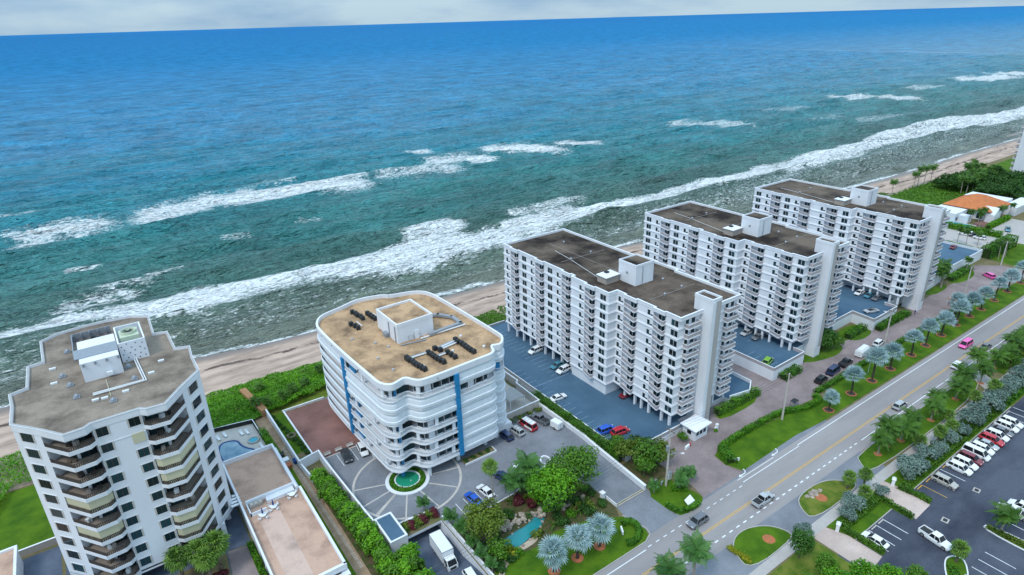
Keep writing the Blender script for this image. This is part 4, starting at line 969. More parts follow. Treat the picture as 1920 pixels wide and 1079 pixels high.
    for a, b in (((49.3,110.4),(53,110.3)),((55.8,110.6),(60.4,111.4)),((56,109.8),(60.3,110.4)),((53.9,107.5),(56.2,107.6))):
        MB().tube([(a[0]-ox,a[1]-oy,zr+.35),(b[0]-ox,b[1]-oy,zr+.35)], .16).build('pipe', MAT['duct_white'], t)
        mb = MB(); mb.rbox((a[0]+b[0])/2-ox,(a[1]+b[1])/2+.5-oy,zr+.1,math.dist(a,b),.4,.25,math.atan2(b[1]-a[1],b[0]-a[0])); mb.build('cable_tray', MAT['metal_grey'], t)
    for (x, y) in ((43.5,115),(46,122),(44,108.5),(47.6,118.5),(58,108),(63,113),(42.5,127),(64.5,105.5),(49.8,106)):
        mb = MB(); mb.cyl(x-ox,y-oy,zr,zr+.35,.35,.3,8); mb.build('roof_vent', MAT['duct_white' if x > 48 else 'grey_concrete'], t)
curved_building()
# ------------------------------------------------------------------ faceted ten-storey tower on the left
def left_tower():
    ox, oy = -4.2, 118.0
    t = thing('apartment_tower', 'white faceted ten storey apartment tower with brown roof and cooling tower', 'building', (ox, oy, 0))
    half = [(3.4,105.2),(4.2,104.4),(7.0,104.2),(10.0,108.3),(13.6,112.6),(13.6,119),(14.0,123.6),(11.6,124.5),(11.5,133.4),(9.2,134),(9.5,144.3),(6.6,146.5),(2,147.3)]
    full = [(a, b-oy) for a, b in half]+[(-a, b-oy) for a, b in reversed(half)]
    full = ccw(full)
    ring = lambda p, z: [(q[0], q[1], z) for q in p]
    FH, ZB, NFl = 3.0, 3.7, 10
    # body outline: balcony bays recessed
    hb = [(3.4,105.2),(3.4,107.2),(6.2,106.9),(8.6,110.0),(10.0,108.3),(13.6,112.6),(13.6,117.6),(12.2,117.6),(12.2,123.0),(11.6,124.5),(11.5,133.4),(9.2,134),(9.5,144.3),(6.6,146.5),(2,147.3)]
    body = ccw([(a, b-oy) for a, b in hb]+[(-a, b-oy) for a, b in reversed(hb)])
    MB().prism(body, ZB-.3, ZB+NFl*FH).build('wall', MAT['white_wall'], t)
    # recess-back glazing plane differs in tone: doors are built per floor below
    zr = ZB+NFl*FH
    o1 = offset_poly(full, .05); rin = offset_poly(full, -.32)
    mb = MB(); mb.loft([ring(offset_poly(full,-.9), -.75), ring(full, -.8), ring(o1, -.6), ring(o1, .45), ring(offset_poly(full,.1), .5), ring(offset_poly(full,.1), .62), ring(rin, .62), ring(rin, .1)], 0, cap=False); mb.build('parapet', MAT['white_wall'], t, (0,0,zr))
    mb = MB(); mb.loft([ring(offset_poly(full,.03), .625), ring(rin, .625), ring(rin,.60),ring(offset_poly(full,.03),.60)], 0, cap=False); mb.build('coping', MAT['grey_concrete'], t, (0,0,zr))
    MB().prism(offset_poly(full,-.2), zr-.1, zr+.2).build('roof_deck', MAT['roof_brown'], t)
    base = MB(); base.loft([ring(offset_poly(full,-.7), -.9), ring(full, -.7), ring(full, .0)], 0); base.build('base_fascia', MAT['white_wall'], t, (0,0,ZB))
    # balconies, west and east of the front
    ol = [1,1,1,1,0,1,0,1,1,1]; orr = [1,1,1,0,0,1,1,0,0,1]      # from the top: 1 open, 0 closed with roll shutters
    for sgn, op in ((-1, ol), (1, orr)):
        A = [(3.4,105.2),(4.2,104.4),(7.0,104.2),(10.0,108.3)]
        A = [(sgn*a, b-oy) for a, b in A]; back = [(sgn*8.6,110.0-oy),(sgn*6.2,106.9-oy),(sgn*3.4,107.2-oy)]
        slab = ccw(A+back)
        sm = MB(); sm.prism(slab, -.25, .08, 0, 1); sm = sm.mesh('balcony', [MAT['white_wall'], MAT['balcony_tile']])
        e = MB()
        for a, b in zip(A[:-1], A[1:]):
            an = math.atan2(b[1]-a[1], b[0]-a[0]); e.rbox((a[0]+b[0])/2,(a[1]+b[1])/2,-.36,math.dist(a,b)+.16,.18,.72,an)
        em = e.mesh('balcony_edge', MAT['white_wall'])
        r = MB()
        for a, b in zip(A[:-1], A[1:]):
            L = math.dist(a, b); an = math.atan2(b[1]-a[1], b[0]-a[0]); mx, my = (a[0]+b[0])/2,(a[1]+b[1])/2
            r.rbox(mx,my,.98,L,.08,.08,an,0); r.rbox(mx,my,.34,L,.06,.06,an,0)
            for i in range(max(2,int(L/.28))): u = (i+.5)/max(2,int(L/.28))-.5; r.rbox(mx+u*(b[0]-a[0]),my+u*(b[1]-a[1]),.36,.14 if i % 5 else .2,.05,.64,an,0)
        rm = r.mesh('railing', MAT['bronze'])
        s = MB()
        B = offset_poly(ccw(A+back), -.16); B = [min(B, key=lambda q: math.dist(q, p)) for p in A]
        for a, b in zip(B[:-1], B[1:]):
            L = math.dist(a, b); an = math.atan2(b[1]-a[1], b[0]-a[0]); s.rbox((a[0]+b[0])/2,(a[1]+b[1])/2,.3,L+.05,.06,2.3,an)
        smh = s.mesh('roll_shutter', MAT['cream_shutter'])
        for f in range(NFl):
            z = ZB+f*FH; b = inst('balcony', sm, t, (0,0,z)); inst('balcony_edge', em, b); inst('railing', rm, b)
            if not op[NFl-1-f]: inst('roll_shutter', smh, b, (0,0,0))
            else:
                for i in range(2):
                    fx = sgn*random.uniform(5,8); MB().box(-.35,.35,-.3,.3,0,random.choice((.45,.75,.9))).build('balcony_furniture', MAT[random.choice(['bronze','tan_wall','plastic_white','metal_dark','trunk'])], b, (fx, 105.9-oy+abs(fx-5*sgn)*.35, .08), random.random()*3)
            for (a, c) in (((sgn*6.2,106.9-oy),(sgn*3.5,107.19-oy)), ((sgn*8.5,109.87-oy),(sgn*6.3,107.03-oy))):
                L = math.dist(a, c); an = math.atan2(c[1]-a[1], c[0]-a[0]); nx, ny = math.sin(an), -math.cos(an)
                if ny > 0: nx, ny = -nx, -ny
                d = inst('glass_door', MB().box(-L*.42,L*.42,-.05,.05,.1,2.45).mesh('glass_door', MAT['bronze']), t, ((a[0]+c[0])/2+nx*.03,(a[1]+c[1])/2+ny*.03,z), an)
                for u in (-.2, .2): inst('pane', MB().box(-L*.185,L*.185,-.07,.07,.2,2.3).mesh('pane', MAT['glass']), d, (u*L,0,0))
    # windows
    def win(cx, cy, an, w, h, mull, z, tan=True):
        fr = MB(); fr.rbox(0,0,-.12,w+.5,.10,.12,0,0); fr.rbox(0,0,h,w+.5,.10,.14,0,0)
        for sg in (-1,1): fr.rbox(sg*(w/2+.13),0,0,.26,.10,h,0,1)
        for i in range(mull): u = -w/2+w*(i+1)/(mull+1); fr.rbox(u,0,0,.07,.09,h,0,2)
        o = fr.build('window', [MAT['white_wall'], MAT['warm_concrete'], MAT['bronze']], t, (cx,cy,z), an)
        inst('pane', MB().box(-w/2,w/2,-.03,.03,0,h).mesh('pane', MAT['glass']), o)
    for f in range(NFl):
        z = ZB+f*FH+.72
        for sgn in (-1,1):
            a, b = (sgn*10.0,108.3-oy), (sgn*13.6,112.6-oy); an = math.atan2(b[1]-a[1],b[0]-a[0])
            if sgn < 0: an += math.pi
            win((a[0]+b[0])/2+sgn*.1,(a[1]+b[1])/2+.1,an,2.35,1.65,2,z)
            if not (f == 8 and sgn > 0): win(sgn*2.25,105.2-oy,0,1.55,1.6,1,z)
            else: MB().box(1.3,3.1,105.1-oy,105.19-oy,z-.1,z+1.7).build('window_shutter', MAT['cream_shutter'], t)
            win(sgn*13.62,115.2-oy,sgn*math.pi/2,1.6,1.6,1,z)
            for yy in (127,131): win(sgn*11.56,yy-oy,sgn*math.pi/2,1.6,1.6,1,z)
    MB().box(-3.4,3.4,105.13-oy,105.2-oy,zr-3.75,zr-3.62).build('string_course', MAT['white_wall'], t)
    # ground level
    for x, y in ((-10.8,109.6),(10.8,109.6),(-4,107),(4,107),(12.4,114),(-12.4,114),(12.4,121),(-12.4,121),(7.4,106.8),(-7.4,106.8)): MB().box(x-.45,x+.45,y-.45-oy,y+.45-oy,0,ZB-.6).build('ground_column', MAT['white_wall'], t)
    MB().box(-9,9,112-oy,143-oy,0,ZB-.6).build('lobby', MAT['warm_concrete'], t)
    MB().box(-8,8,111.93-oy,111.99-oy,.2,2.6).build('lobby_glass', MAT['glass'], t)
    # roof plant
    R0 = zr+.2; X = lambda x: x-ox; Y = lambda y: y-oy
    lh = MB().box(X(-7.4),X(-1.5),Y(120.8),Y(131),R0,R0+3.6).build('lift_house', MAT['white_wall'], t)
    MB().loft([[(X(-8.1),Y(123.0),R0+3.6),(X(-1.4),Y(123.0),R0+3.6),(X(-1.4),Y(127),R0+3.6),(X(-8.1),Y(127),R0+3.6)],[(X(-8.1),Y(123.0),R0+3.75),(X(-1.4),Y(123.0),R0+3.75),(X(-1.4),Y(127),R0+3.75),(X(-8.1),Y(127),R0+3.75)]]).build('house_roof', MAT['metal_grey'], lh)
    for i in range(4): MB().box(X(-7.1+i*1.75),X(-6.8+i*1.75),Y(120.55),Y(120.8),R0+3.0,R0+3.5).build('bracket', MAT['metal_grey'], lh)
    MB().box(X(-4.0),X(-3.1),Y(120.1),Y(120.6),R0+.5,R0+1.1).build('wall_condenser', MAT['plastic_white'], lh)
    en = thing_part = MB()
    en.box(X(-1.3),X(3.1),Y(124.7),Y(124.95),R0,R0+3.9); en.box(X(2.85),X(3.1),Y(124.95),Y(133.2),R0,R0+3.9); en.box(X(-1.3),X(-1.05),Y(124.95),Y(133.2),R0,R0+3.9); en.box(X(-1.05),X(2.85),Y(132.95),Y(133.2),R0,R0+3.9)
    eo = en.build('plant_screen', MAT['white_wall'], t)
    hm = MB().box(-.09,.09,-.02,.02,-.09,.09).mesh('screen_hole', MAT['metal_dark'])
    for i, (u, v) in enumerate(((.1,.8),(.3,.9),(.62,.86),(.86,.8),(.18,.6),(.45,.68),(.75,.6),(.1,.4),(.35,.42),(.55,.5),(.9,.45),(.25,.2),(.5,.25),(.72,.3),(.88,.15),(.15,.08),(.42,.07),(.66,.1))):
        inst('screen_hole', hm, eo, (X(-1.3+4.4*u),Y(124.69),R0+3.9*v))
    ct = MB().box(X(-.7),X(2.4),Y(126.6),Y(130.4),R0+.5,R0+4.1).build('cooling_tower', MAT['cooling_green'], t)
    mb = MB(); mb.loft([[(X(.85)+r*math.cos(2*math.pi*i/20),Y(128.5)+r*math.sin(2*math.pi*i/20),z) for i in range(20)] for r, z in ((1.35,R0+4.1),(1.35,R0+4.6),(1.2,R0+4.6),(1.1,R0+4.15))], 0, cap=False); mb.build('fan_ring', MAT['cooling_green'], ct)
    fan = MB(); fan.cyl(X(.85),Y(128.5),R0+4.12,R0+4.4,.22,.22,8)
    for i in range(6): fan.rbox(X(.85)+.6*math.cos(i*1.047),Y(128.5)+.6*math.sin(i*1.047),R0+4.25,1.0,.26,.05,i*1.047)
    fan.build('fan', MAT['metal_dark'], ct)
    for i in range(7): MB().box(X(-.6+i*.43),X(-.45+i*.43),Y(126.5),Y(126.6),R0+.7,R0+2.6).build('louvre', MAT['cream_shutter'], ct)
    sc = MB(); sc.box(X(-8.5),X(-8.35),Y(131),Y(141.2),R0,R0+1.4); sc.box(X(-8.35),X(-1.8),Y(141.05),Y(141.2),R0,R0+1.4); sc.build('plant_screen', MAT['metal_grey'], t)
    for i in range(5): MB().box(X(-8.3+i*1.4),X(-8.2+i*1.4),Y(140.2),Y(141.05),R0,R0+1.3).build('screen_brace', MAT['metal_grey'], t)
    for (x, y, s) in ((-5,139,.8),(-4.4,137.5,.9),(-5.2,136.4,.8),(-4.6,135.3,.7),(-7,138,.6),(-7.6,135,.6),(-7.4,133,.5)): MB().box(X(x)-s/2,X(x)+s/2,Y(y)-s/2,Y(y)+s/2,R0,R0+s*1.2).build('condenser', MAT['metal_dark'], t)
    for dx in (0,.35): MB().tube([(X(.5+dx),Y(124.9),R0+.3),(X(1.0+dx),Y(115.0-dx),R0+.3),(X(-6.6),Y(115.2-dx*1.6),R0+.3)], .13).build('pipe', MAT['duct_white'], t)
    for (x, y) in ((-9.5,136.0),(-9.6,121.1),(-8.9,115.9),(-4.0,110.8),(-10.6,125.6),(-.3,116.7),(-.7,122.2)):
        mb = MB(); mb.box(X(x)-.5,X(x)+.5,Y(y)-.5,Y(y)+.5,R0,R0+.25); mb.loft([[(X(x)+.42*r*math.cos(i*.785),Y(y)+.42*r*math.sin(i*.785),R0+z) for i in range(8)] for r, z in ((1,.25),(.9,.5),(.5,.72),(.1,.78))]); mb.build('roof_vent', MAT['metal_grey'], t)
    for (x, y) in ((-11.9,123.7),(-5.1,112.7),(2.4,117.2),(-2,113),(-6.4,113),(-12,130),(4.5,121)): MB().box(X(x)-.5,X(x)+.5,Y(y)-.25,Y(y)+.25,R0,R0+.3).build('roof_box', MAT['duct_white'], t)
    MB().tube([(X(-4.4),Y(119.5),R0+.1),(X(-4.2),Y(113),R0+.1)], .05).build('conduit', MAT['cream_shutter'], t)
left_tower()
# ------------------------------------------------------------------ low garage with tan sun deck beside the tower
def garage():
    ox, oy = 10.4, 84.0
    t = thing('low_garage', 'low white garage with long tan sun deck on top beside the faceted tower', 'building', (ox, oy, 0))
    P = lambda x0, y0, x1, y1: (x0-ox, x1-ox, y0-oy, y1-oy)
    MB().box(*P(10.6,84.6,21.6,126.0), 0, 3.8).build('wall', MAT['white_wall'], t)
    MB().box(*P(10.8,84.8,21.4,109.6), 3.8, 3.9).build('sun_deck', MAT['deck_tan'], t)
    MB().box(*P(10.8,109.8,21.0,125.8), 3.8, 4.05).build('upper_deck', MAT['deck_tan'], t)
    for a in ((10.4,84.4,10.75,126.2),(21.3,84.4,21.75,108.8),(10.4,84.2,21.75,84.75)): MB().box(*P(*a), 3.6, 4.75).build('parapet', MAT['white_wall'], t)
    for a in ((20.7,108.8,21.1,126.2),(10.75,125.8,20.7,126.2)): MB().box(*P(*a), 3.6, 5.0).build('parapet', MAT['white_wall'], t)
    MB().box(*P(11.4,110.1,20.7,110.45), 3.9, 5.1).build('terrace_wall', MAT['white_wall'], t)
    MB().box(*P(11.4,106.6,14.4,106.8), 3.9, 4.7).build('barbecue_wall', MAT['white_wall'], t); MB().box(*P(11.4,106.6,11.6,110.1), 3.9, 4.7).build('barbecue_wall', MAT['white_wall'], t)
    MB().box(*P(15.0,108.6,20.4,110.05), 3.9, 4.6).build('bench', MAT['white_wall'], t)
    MB().box(*P(11.8,108.9,14.2,110.0), 3.9, 4.5).build('counter', MAT['tan_wall'], t)
    for i in range(3): MB().box(*P(12+i*.8,109.1,12.6+i*.8,109.8), 4.5, 4.65).build('grill', MAT['warm_concrete'], t)
    st = MB()
    for i in range(4): st.box(*P(9.7-.25*i,114.2-i*1.0,10.9,114.8-i*1.0), 4.2-.0*i, 4.35)
    st.build('pergola_beams', MAT['white_paint'], t)
    MB().box(*P(12.5,85.8,16.5,107), 3.9, 3.904).build('deck_panel', MAT['deck_pale'], t)
    # stepped road end with a long window
    MB().box(*P(12.2,83.2,21.9,84.6), 0, 3.2).build('front_ledge', MAT['white_wall'], t)
    w = MB().box(*P(17.0,84.12,20.6,84.19), 3.25, 3.55).build('window', MAT['bronze'], t)
    for i in range(3): MB().box(*P(17.1+i*1.2,83.13,18.2+i*1.2,83.19), 1.2, 2.6).build('window_pane', MAT['glass'], t)
    for y in (88,92,96): 
        MB().box(*P(10.5,y,10.59,y+2.2), 1.0, 2.6).build('window_pane', MAT['glass'], t)
garage()
def cafe_set(x, y, label, umb=True):
    t = thing('cafe_table', label, 'table', (x, y, 3.9))
    mb = MB(); mb.cyl(0,0,.66,.72,.62,.62,14); mb.build('table_top', MAT['plastic_white'], t); MB().cyl(0,0,0,.66,.06,.06,8).build('leg', MAT['plastic_white'], t)
    for i in range(4):
        c = thing('patio_chair', 'white patio chair drawn up to a round table on the tan sun deck', 'chair', (x+.95*math.cos(i*1.57+.6), y+.95*math.sin(i*1.57+.6), 3.9), i*1.57+.6, 'white chairs on the sun deck')
        MB().box(-.22,.22,-.22,.22,.4,.45).build('seat', MAT['plastic_white'], c); MB().box(.18,.23,-.22,.22,.45,.85).build('backrest', MAT['plastic_white'], c)
        for a in (-.19,.15):
            for b in (-.19,.19): MB().box(a,a+.05,b-.025,b+.025,0,.41).build('leg', MAT['plastic_white'], c)
    if umb:
        u = thing('folded_parasol', 'folded blue parasol standing in a round white table', 'parasol', (x, y, 3.9), 0, 'folded blue parasols')
        MB().cyl(0,0,0,2.5,.03,.03,6).build('pole', MAT['plastic_white'], u); MB().cyl(0,0,1.1,2.4,.2,.05,8).build('canopy', MAT['navy'], u)
cafe_set(13.3,105.2,'round white table near the barbecue counter on the tan deck'); cafe_set(15.6,106.3,'round white table beside the white bench on the tan deck'); cafe_set(19.6,107.6,'round white table without parasol in the deck corner',False)
# swimming pool and spa of the tower
p = smooth_poly([(11.2,140.8),(15.9,140.4),(16.4,136),(18.8,133.2),(18.2,131.2),(16.6,130.6),(11.2,130.6)], 2)
t = thing('swimming_pool', 'drained kidney shaped swimming pool with pale blue floor', 'pool', (14,135.5,0))
pp = [(a-14,b-135.5) for a, b in ccw(p)]; ring = lambda q, z: [(a,b,z) for a, b in q]
MB().prism(offset_poly(pp,-.3), .02, .13).build('pool_floor', MAT['pool_liner'], t)
mb = MB(); mb.loft([ring(offset_poly(pp,.35),.0),ring(offset_poly(pp,.35),.2),ring(pp,.22),ring(offset_poly(pp,-.28),.14)],0,cap=False); mb.build('coping', MAT['concrete_walk'], t)
mb = MB(); mb.loft([ring(offset_poly(pp,.02),.225),ring(offset_poly(pp,-.32),.15),ring(offset_poly(pp,-.32),.12)],0,cap=False); mb.build('tile_band', MAT['navy'], t)
t = thing('spa_pool', 'small round turquoise spa beside the drained pool', 'pool', (19,137.3,0))
mb = MB(); mb.loft([[(r*math.cos(i*.262),r*math.sin(i*.262),z) for i in range(24)] for r, z in ((1.35,0),(1.35,.35),(1.05,.36),(1.0,.2))],0,cap=False); mb.build('rim', MAT['concrete_walk'], t); MB().cyl(0,0,.0,.22,1.02,1.02,24).build('water', MAT['pool_water'], t)
# ------------------------------------------------------------------ garden walls
def wall(label, pts, h, z=0, th=.25, mat='white_wall', cat='wall', name='garden_wall'):
    ox, oy = pts[0]; t = thing(name, label, cat, (ox, oy, z)); 
    for i, (a, b) in enumerate(zip(pts[:-1], pts[1:])):
        an = math.atan2(b[1]-a[1], b[0]-a[0]); L = math.dist(a, b); mb = MB(); mb.rbox((a[0]+b[0])/2-ox,(a[1]+b[1])/2-oy,-.05,L+th,th,h+.05+.003*(i % 2),an); mb.build('wall_run', MAT[mat], t)
        mb = MB(); mb.rbox((a[0]+b[0])/2-ox,(a[1]+b[1])/2-oy,h+.003*(i % 2),L+th+.1,th+.1,.07,an); mb.build('coping', MAT['white_paint'], t)
    return t
wall('long white wall between the footpath and the small lawn', [(24.5,145.6),(24.8,120.3)], 2.0)
wall('white wall around the sunken stair beside the red terrace', [(24.9,120.0),(29.3,121.0),(29.3,116.2),(30.2,96.6),(30.8,88.6)], 2.4)
wall('white wall along the footpath below the sunken stair', [(24.9,119.6),(25.4,114.2)], 1.6)
wall('low white kerb wall on the sea edge of the red terrace', [(28.2,145.0),(38.6,144.8)], .5); wall('low white kerb wall between lawn and red terrace', [(28.3,144.4),(28.5,121.6)], .5)
wall('white wall dividing the shuttered building plaza from the hedge', [(81.1,108.2),(81.4,91.0),(80.9,86.4),(80.0,70.4)], 1.2, th=.5)
wall('white patio wall with square openings above the parked red van', [(70.9,107.2),(81.0,107.4),(81.2,117.4),(82.2,118.4),(82.0,124.5)], 2.2, mat='warm_concrete')
wall('white fence wall behind the tower driveway at the lawn edge', [(-26,126.9),(-19.6,126.9)], 1.5, mat='tan_wall')
wall('dark fence along the pool deck under the sea grape', [(10.2,147.2),(20.8,145.0),(21.0,136)], 1.0, mat='metal_dark', th=.08, cat='fence', name='pool_fence')
wall('low white parapet along the truck ramp', [(42.3,87.8),(42.4,70)], 1.0)
wall('retaining wall above the garage opening', [(34.0,91.5),(42.4,91.0)], .7)
# patio pergola beside the shuttered building
t = thing('patio_pergola', 'flat grey patio cover on white posts by the shuttered building', 'pergola', (76.4,112.6,0))
MB().box(-2.2,2.2,-2.4,2.6,2.9,3.02).build('cover', MAT['grey_concrete'], t)
for a in (-2.2,0,2.2): MB().box(a-.08,a+.08,-2.5,2.7,2.78,2.9).build('beam', MAT['white_paint'], t)
for a in (-2.1,2.1):
    for b in (-2.3,2.5): MB().box(a-.09,a+.09,b-.09,b+.09,0,2.8).build('post', MAT['white_paint'], t)
sheet('patio_floor', rect(70.8,107.6,81,124), 'warm_concrete')
# truck ramp and basement entry
mb = MB(); x0, x1, y0, y1 = TR
mb.quad((x0,y0,0),(x1,y0,0),(x1,80,-2.6),(x0,80,-2.6)); mb.quad((x0,80,-2.6),(x1,80,-2.6),(x1,95,-2.6),(x0,95,-2.6)); struct(mb.build('truck_ramp', MAT['asphalt_blue']))
mb = MB(); mb.quad((x0,y0,0),(x0,y1,0),(x0,y1,-3),(x0,y0,-3)); mb.quad((x1,y0,0),(x1,y0,-3),(x1,y1,-3),(x1,y1,0)); mb.quad((x0,y1,.05),(x1,y1,.05),(x1,y1,-.6),(x0,y1,-.6)); mb.box(x0,x1,94.8,95,-2.7,-.05); mb.box(x0-.1,x0,y1,95,-2.7,-.05); mb.box(x1,x1+.1,y1,95,-2.7,-.05); struct(mb.build('ramp_wall', MAT['white_wall']))
sheet('street_apron', rect(34.2,60.9,42.2,68.6), 'asphalt_blue')
t = thing('utility_house', 'small white utility house with flat blue roof at the plaza corner', 'shed', (32.4,89.4,0))
MB().box(-1.9,1.5,-3.6,3.7,-.0,2.6).build('wall', MAT['white_wall'], t); MB().box(-1.6,1.2,-3.3,3.4,2.6,2.64).build('roof', MAT['blue_lot'], t)
mb = MB(); 
for a in ((-1.95,-1.6,-3.65,3.75),(1.2,1.55,-3.65,3.75),(-1.6,1.2,-3.65,-3.3),(-1.6,1.2,3.4,3.75)): mb.box(*a,2.55,2.85)
mb.build('parapet', MAT['white_wall'], t)
# entry fountain in the turning circle
t = thing('entry_fountain', 'round green fountain pool ringed by hedge under the blue corner column', 'fountain', (CX0, CY0, 0))
def rng_mesh(r0, r1, z0, z1, k=40):
    mb = MB(); mb.loft([[(r*math.cos(2*math.pi*i/k),r*math.sin(2*math.pi*i/k),z) for i in range(k)] for r, z in ((r1,z0),(r1,z1),(r0,z1),(r0,z0))],0,cap=False); return mb
rng_mesh(3.9,4.7,0,.22).build('outer_kerb', MAT['white_wall'], t); rng_mesh(2.5,2.8,0,.45).build('pool_rim', MAT['white_wall'], t)
MB().cyl(0,0,0,.3,2.55,2.55,40).build('water', MAT['fountain_water'], t); rng_mesh(2.8,3.9,0,.3).build('bed', MAT['grass'], t)
MB().cyl(.4,-.9,.3,.55,.12,.05,8).build('jet', MAT['plastic_white'], t)
# ------------------------------------------------------------------ distant buildings
t = thing('corner_house', 'low tan roofed building beside the lawn left of the tower', 'building', (-30,118,0))
MB().box(-12,4.6,-30,6.8,0,3.8).build('wall', MAT['white_wall'], t); MB().box(-11.7,4.3,-29.7,6.5,3.8,3.9).build('roof', MAT['deck_tan'], t)
mb = MB(); mb.box(4.3,4.75,-30,7.0,3.6,4.3); mb.box(-12,4.3,6.5,7.0,3.6,4.3); mb.build('parapet', MAT['white_wall'], t)
def clubhouse():
    t = thing('clubhouse', 'low white clubhouse with a hipped orange tile roof by the sea', 'building', (342,108,0)); X = lambda x: x-342; Y = lambda y: y-108
    MB().box(X(332.5),X(352),Y(103),Y(119.5),0,4.6).build('wall', MAT['white_wall'], t)
    e = [(X(330.5),Y(101.2)),(X(353.5),Y(101.2)),(X(353.5),Y(121)),(X(330.5),Y(121))]
    MB().loft([[(a,b,4.6) for a,b in e],[(a,b,4.8) for a,b in e],[(X(340),Y(109.5),8.6),(X(345.5),Y(109.5),8.6),(X(345.5),Y(113),8.6),(X(340),Y(113),8.6)]]).build('roof', MAT['orange_tile'], t)
    MB().box(X(353.6),X(363),Y(104),Y(121),0,5.0).build('wing', MAT['white_wall'], t); MB().box(X(319),X(331),Y(110.5),Y(121.5),0,4.2).build('wing', MAT['white_wall'], t); MB().box(X(350),X(372),Y(97.8),Y(103.6),0,4.0).build('wing', MAT['white_wall'], t)
    MB().loft([[(X(331),Y(99.6),0),(X(338),Y(99.6),0),(X(338),Y(103),0),(X(331),Y(103),0)],[(X(331),Y(99.6),3.6),(X(338),Y(99.6),3.6),(X(338),Y(103),3.6),(X(331),Y(103),3.6)],[(X(334.3),Y(99.6),6.4),(X(334.7),Y(99.6),6.4),(X(334.7),Y(105),6.4),(X(334.3),Y(105),6.4)]]).build('gable', MAT['white_wall'], t)
    for i in range(5): MB().box(X(320+i*2.2),X(321.5+i*2.2),Y(110.42),Y(110.49),.9,2.4).build('window', MAT['glass'], t)
    for i in range(3): MB().box(X(332.4),X(332.49),Y(104.5+i*4),Y(107+i*4),.6,2.8).build('window', MAT['glass'], t)
    MB().box(X(322),X(326),Y(106.4),Y(110.4),0,3.2).build('kiosk', MAT['white_wall'], t)
clubhouse()
t = thing('club_pool', 'long turquoise swimming pool in front of the clubhouse', 'pool', (318.6,108.6,0))
MB().box(-3.2,3.2,-6.2,6.0,0,.12).build('pool_deck', MAT['warm_concrete'], t); MB().box(-2.2,2.2,-5.2,5.2,.12,.15).build('water', MAT['pool_water'], t)
def far_tower():
    t = thing('distant_tower', 'distant white apartment tower with stacked balconies above the far lawn', 'building', (442,112,0))
    MB().box(-14.5,14,-17,14.5,0,31).build('wall', MAT['white_wall'], t); MB().box(-14.7,14.2,-17.2,14.7,31,31.6).build('roof', MAT['roof_brown'], t)
    sl = MB().box(-1.5,1.5,0,1.6,0,.22).mesh('balcony', MAT['white_wall']); rl = railing_mesh([(-1.45,0),(-1.45,1.55),(1.45,1.55),(1.45,0)],1.0,mats=('pinkish_lattice','white_paint'))
    for f in range(10):
        for x in (-12.6,-7,0): 
            b = inst('balcony', sl, t, (x,14.5,2.6+f*2.85)); inst('railing', rl, b, (0,0,.22)); inst('window', MB().box(-1.2,1.2,-.02,.03,.3,2.2).mesh('window', MAT['glass']), t, (x,14.5,2.6+f*2.85))
        for y in (-12,-8,8): inst('window', MB().box(-.03,.02,-.8,.8,.8,2.0).mesh('window', MAT['glass']), t, (-14.5,y,2.6+f*2.85))
far_tower()
t = thing('beach_terrace', 'pale beach terrace with low wall near the distant tower', 'terrace', (424,137,0)); MB().box(-7,7,-2,3,0,.8).build('floor', MAT['warm_concrete'], t); MB().box(-7,7,2.7,3,.8,1.7).build('wall', MAT['pool_liner'], t)
# ------------------------------------------------------------------ vegetation
def leaf_mesh(name, P, Nrm, size, tint, mat, aspect=.62, seed=0):
    """one small bent leaf (two triangles folded on the midrib) per point"""
    rg = np.random.default_rng(seed); n = len(P)
    a = np.cross(Nrm, rg.normal(size=(n,3))); a /= np.linalg.norm(a, axis=1, keepdims=True)+1e-9
    b = np.cross(Nrm, a); s = size[:,None]
    fold = Nrm*s*.18
    V = np.stack([P-a*s*.5, P+b*s*aspect*.5+fold, P+a*s*.5, P-b*s*aspect*.5+fold], 1).reshape(-1,3).astype(np.float32)
    me = bpy.data.meshes.new(name); me.vertices.add(n*4); me.vertices.foreach_set('co', V.ravel())
    q = np.arange(n*4, dtype=np.int32); me.loops.add(n*4); me.loops.foreach_set('vertex_index', q)
    me.polygons.add(n); me.polygons.foreach_set('loop_start', np.arange(0,n*4,4,dtype=np.int32)); me.update(calc_edges=True)
    at = me.attributes.new('tint','FLOAT','FACE'); at.data.foreach_set('value', tint.astype(np.float32))
    me.materials.append(MAT[mat]); return me
def crown_mesh(name, lobes, n, leaf, mat, seed=0, shell=.55, clump=0):
    rg = np.random.default_rng(seed); L = np.array(lobes, float); w = (L[:,3]*L[:,4]*L[:,5])**(2/3); w /= w.sum()
    k = rg.choice(len(L), n, p=w); d = rg.normal(size=(n,3)); d /= np.linalg.norm(d, axis=1, keepdims=True)
    r = shell+(1-shell)*rg.random(n)**.6
    r *= 1+.10*np.sin(d[:,0]*7+k)+.08*np.sin(d[:,1]*9+2*k)+.07*rg.normal(size=n)
    P = L[k,:3]+d*r[:,None]*L[k,3:6]
    # thin out gaps so the outline is broken
    g = np.sin(P[:,0]*1.9+seed)+np.sin(P[:,1]*2.2+seed*2)+np.sin(P[:,2]*2.6+seed*3)
    keep = g > -1.7+.9*rg.random(n); P, d, k = P[keep], d[keep], k[keep]
    N_ = d+rg.normal(size=d.shape)*.55+np.array([0,0,.45]); N_ /= np.linalg.norm(N_, axis=1, keepdims=True)
    lt = rg.random(len(L))*.5
    tint = np.clip(.25+lt[k]+.45*(rg.random(len(P))-.3), 0, 1)
    return leaf_mesh(name, P, N_, leaf*(.6+.8*rg.random(len(P))), tint, mat, seed=seed)
def limb_mesh(name, paths, mat):
    mb = MB()
    for pts, r in paths: mb.tube(pts, r, 7)
    return mb.mesh(name, MAT[mat])
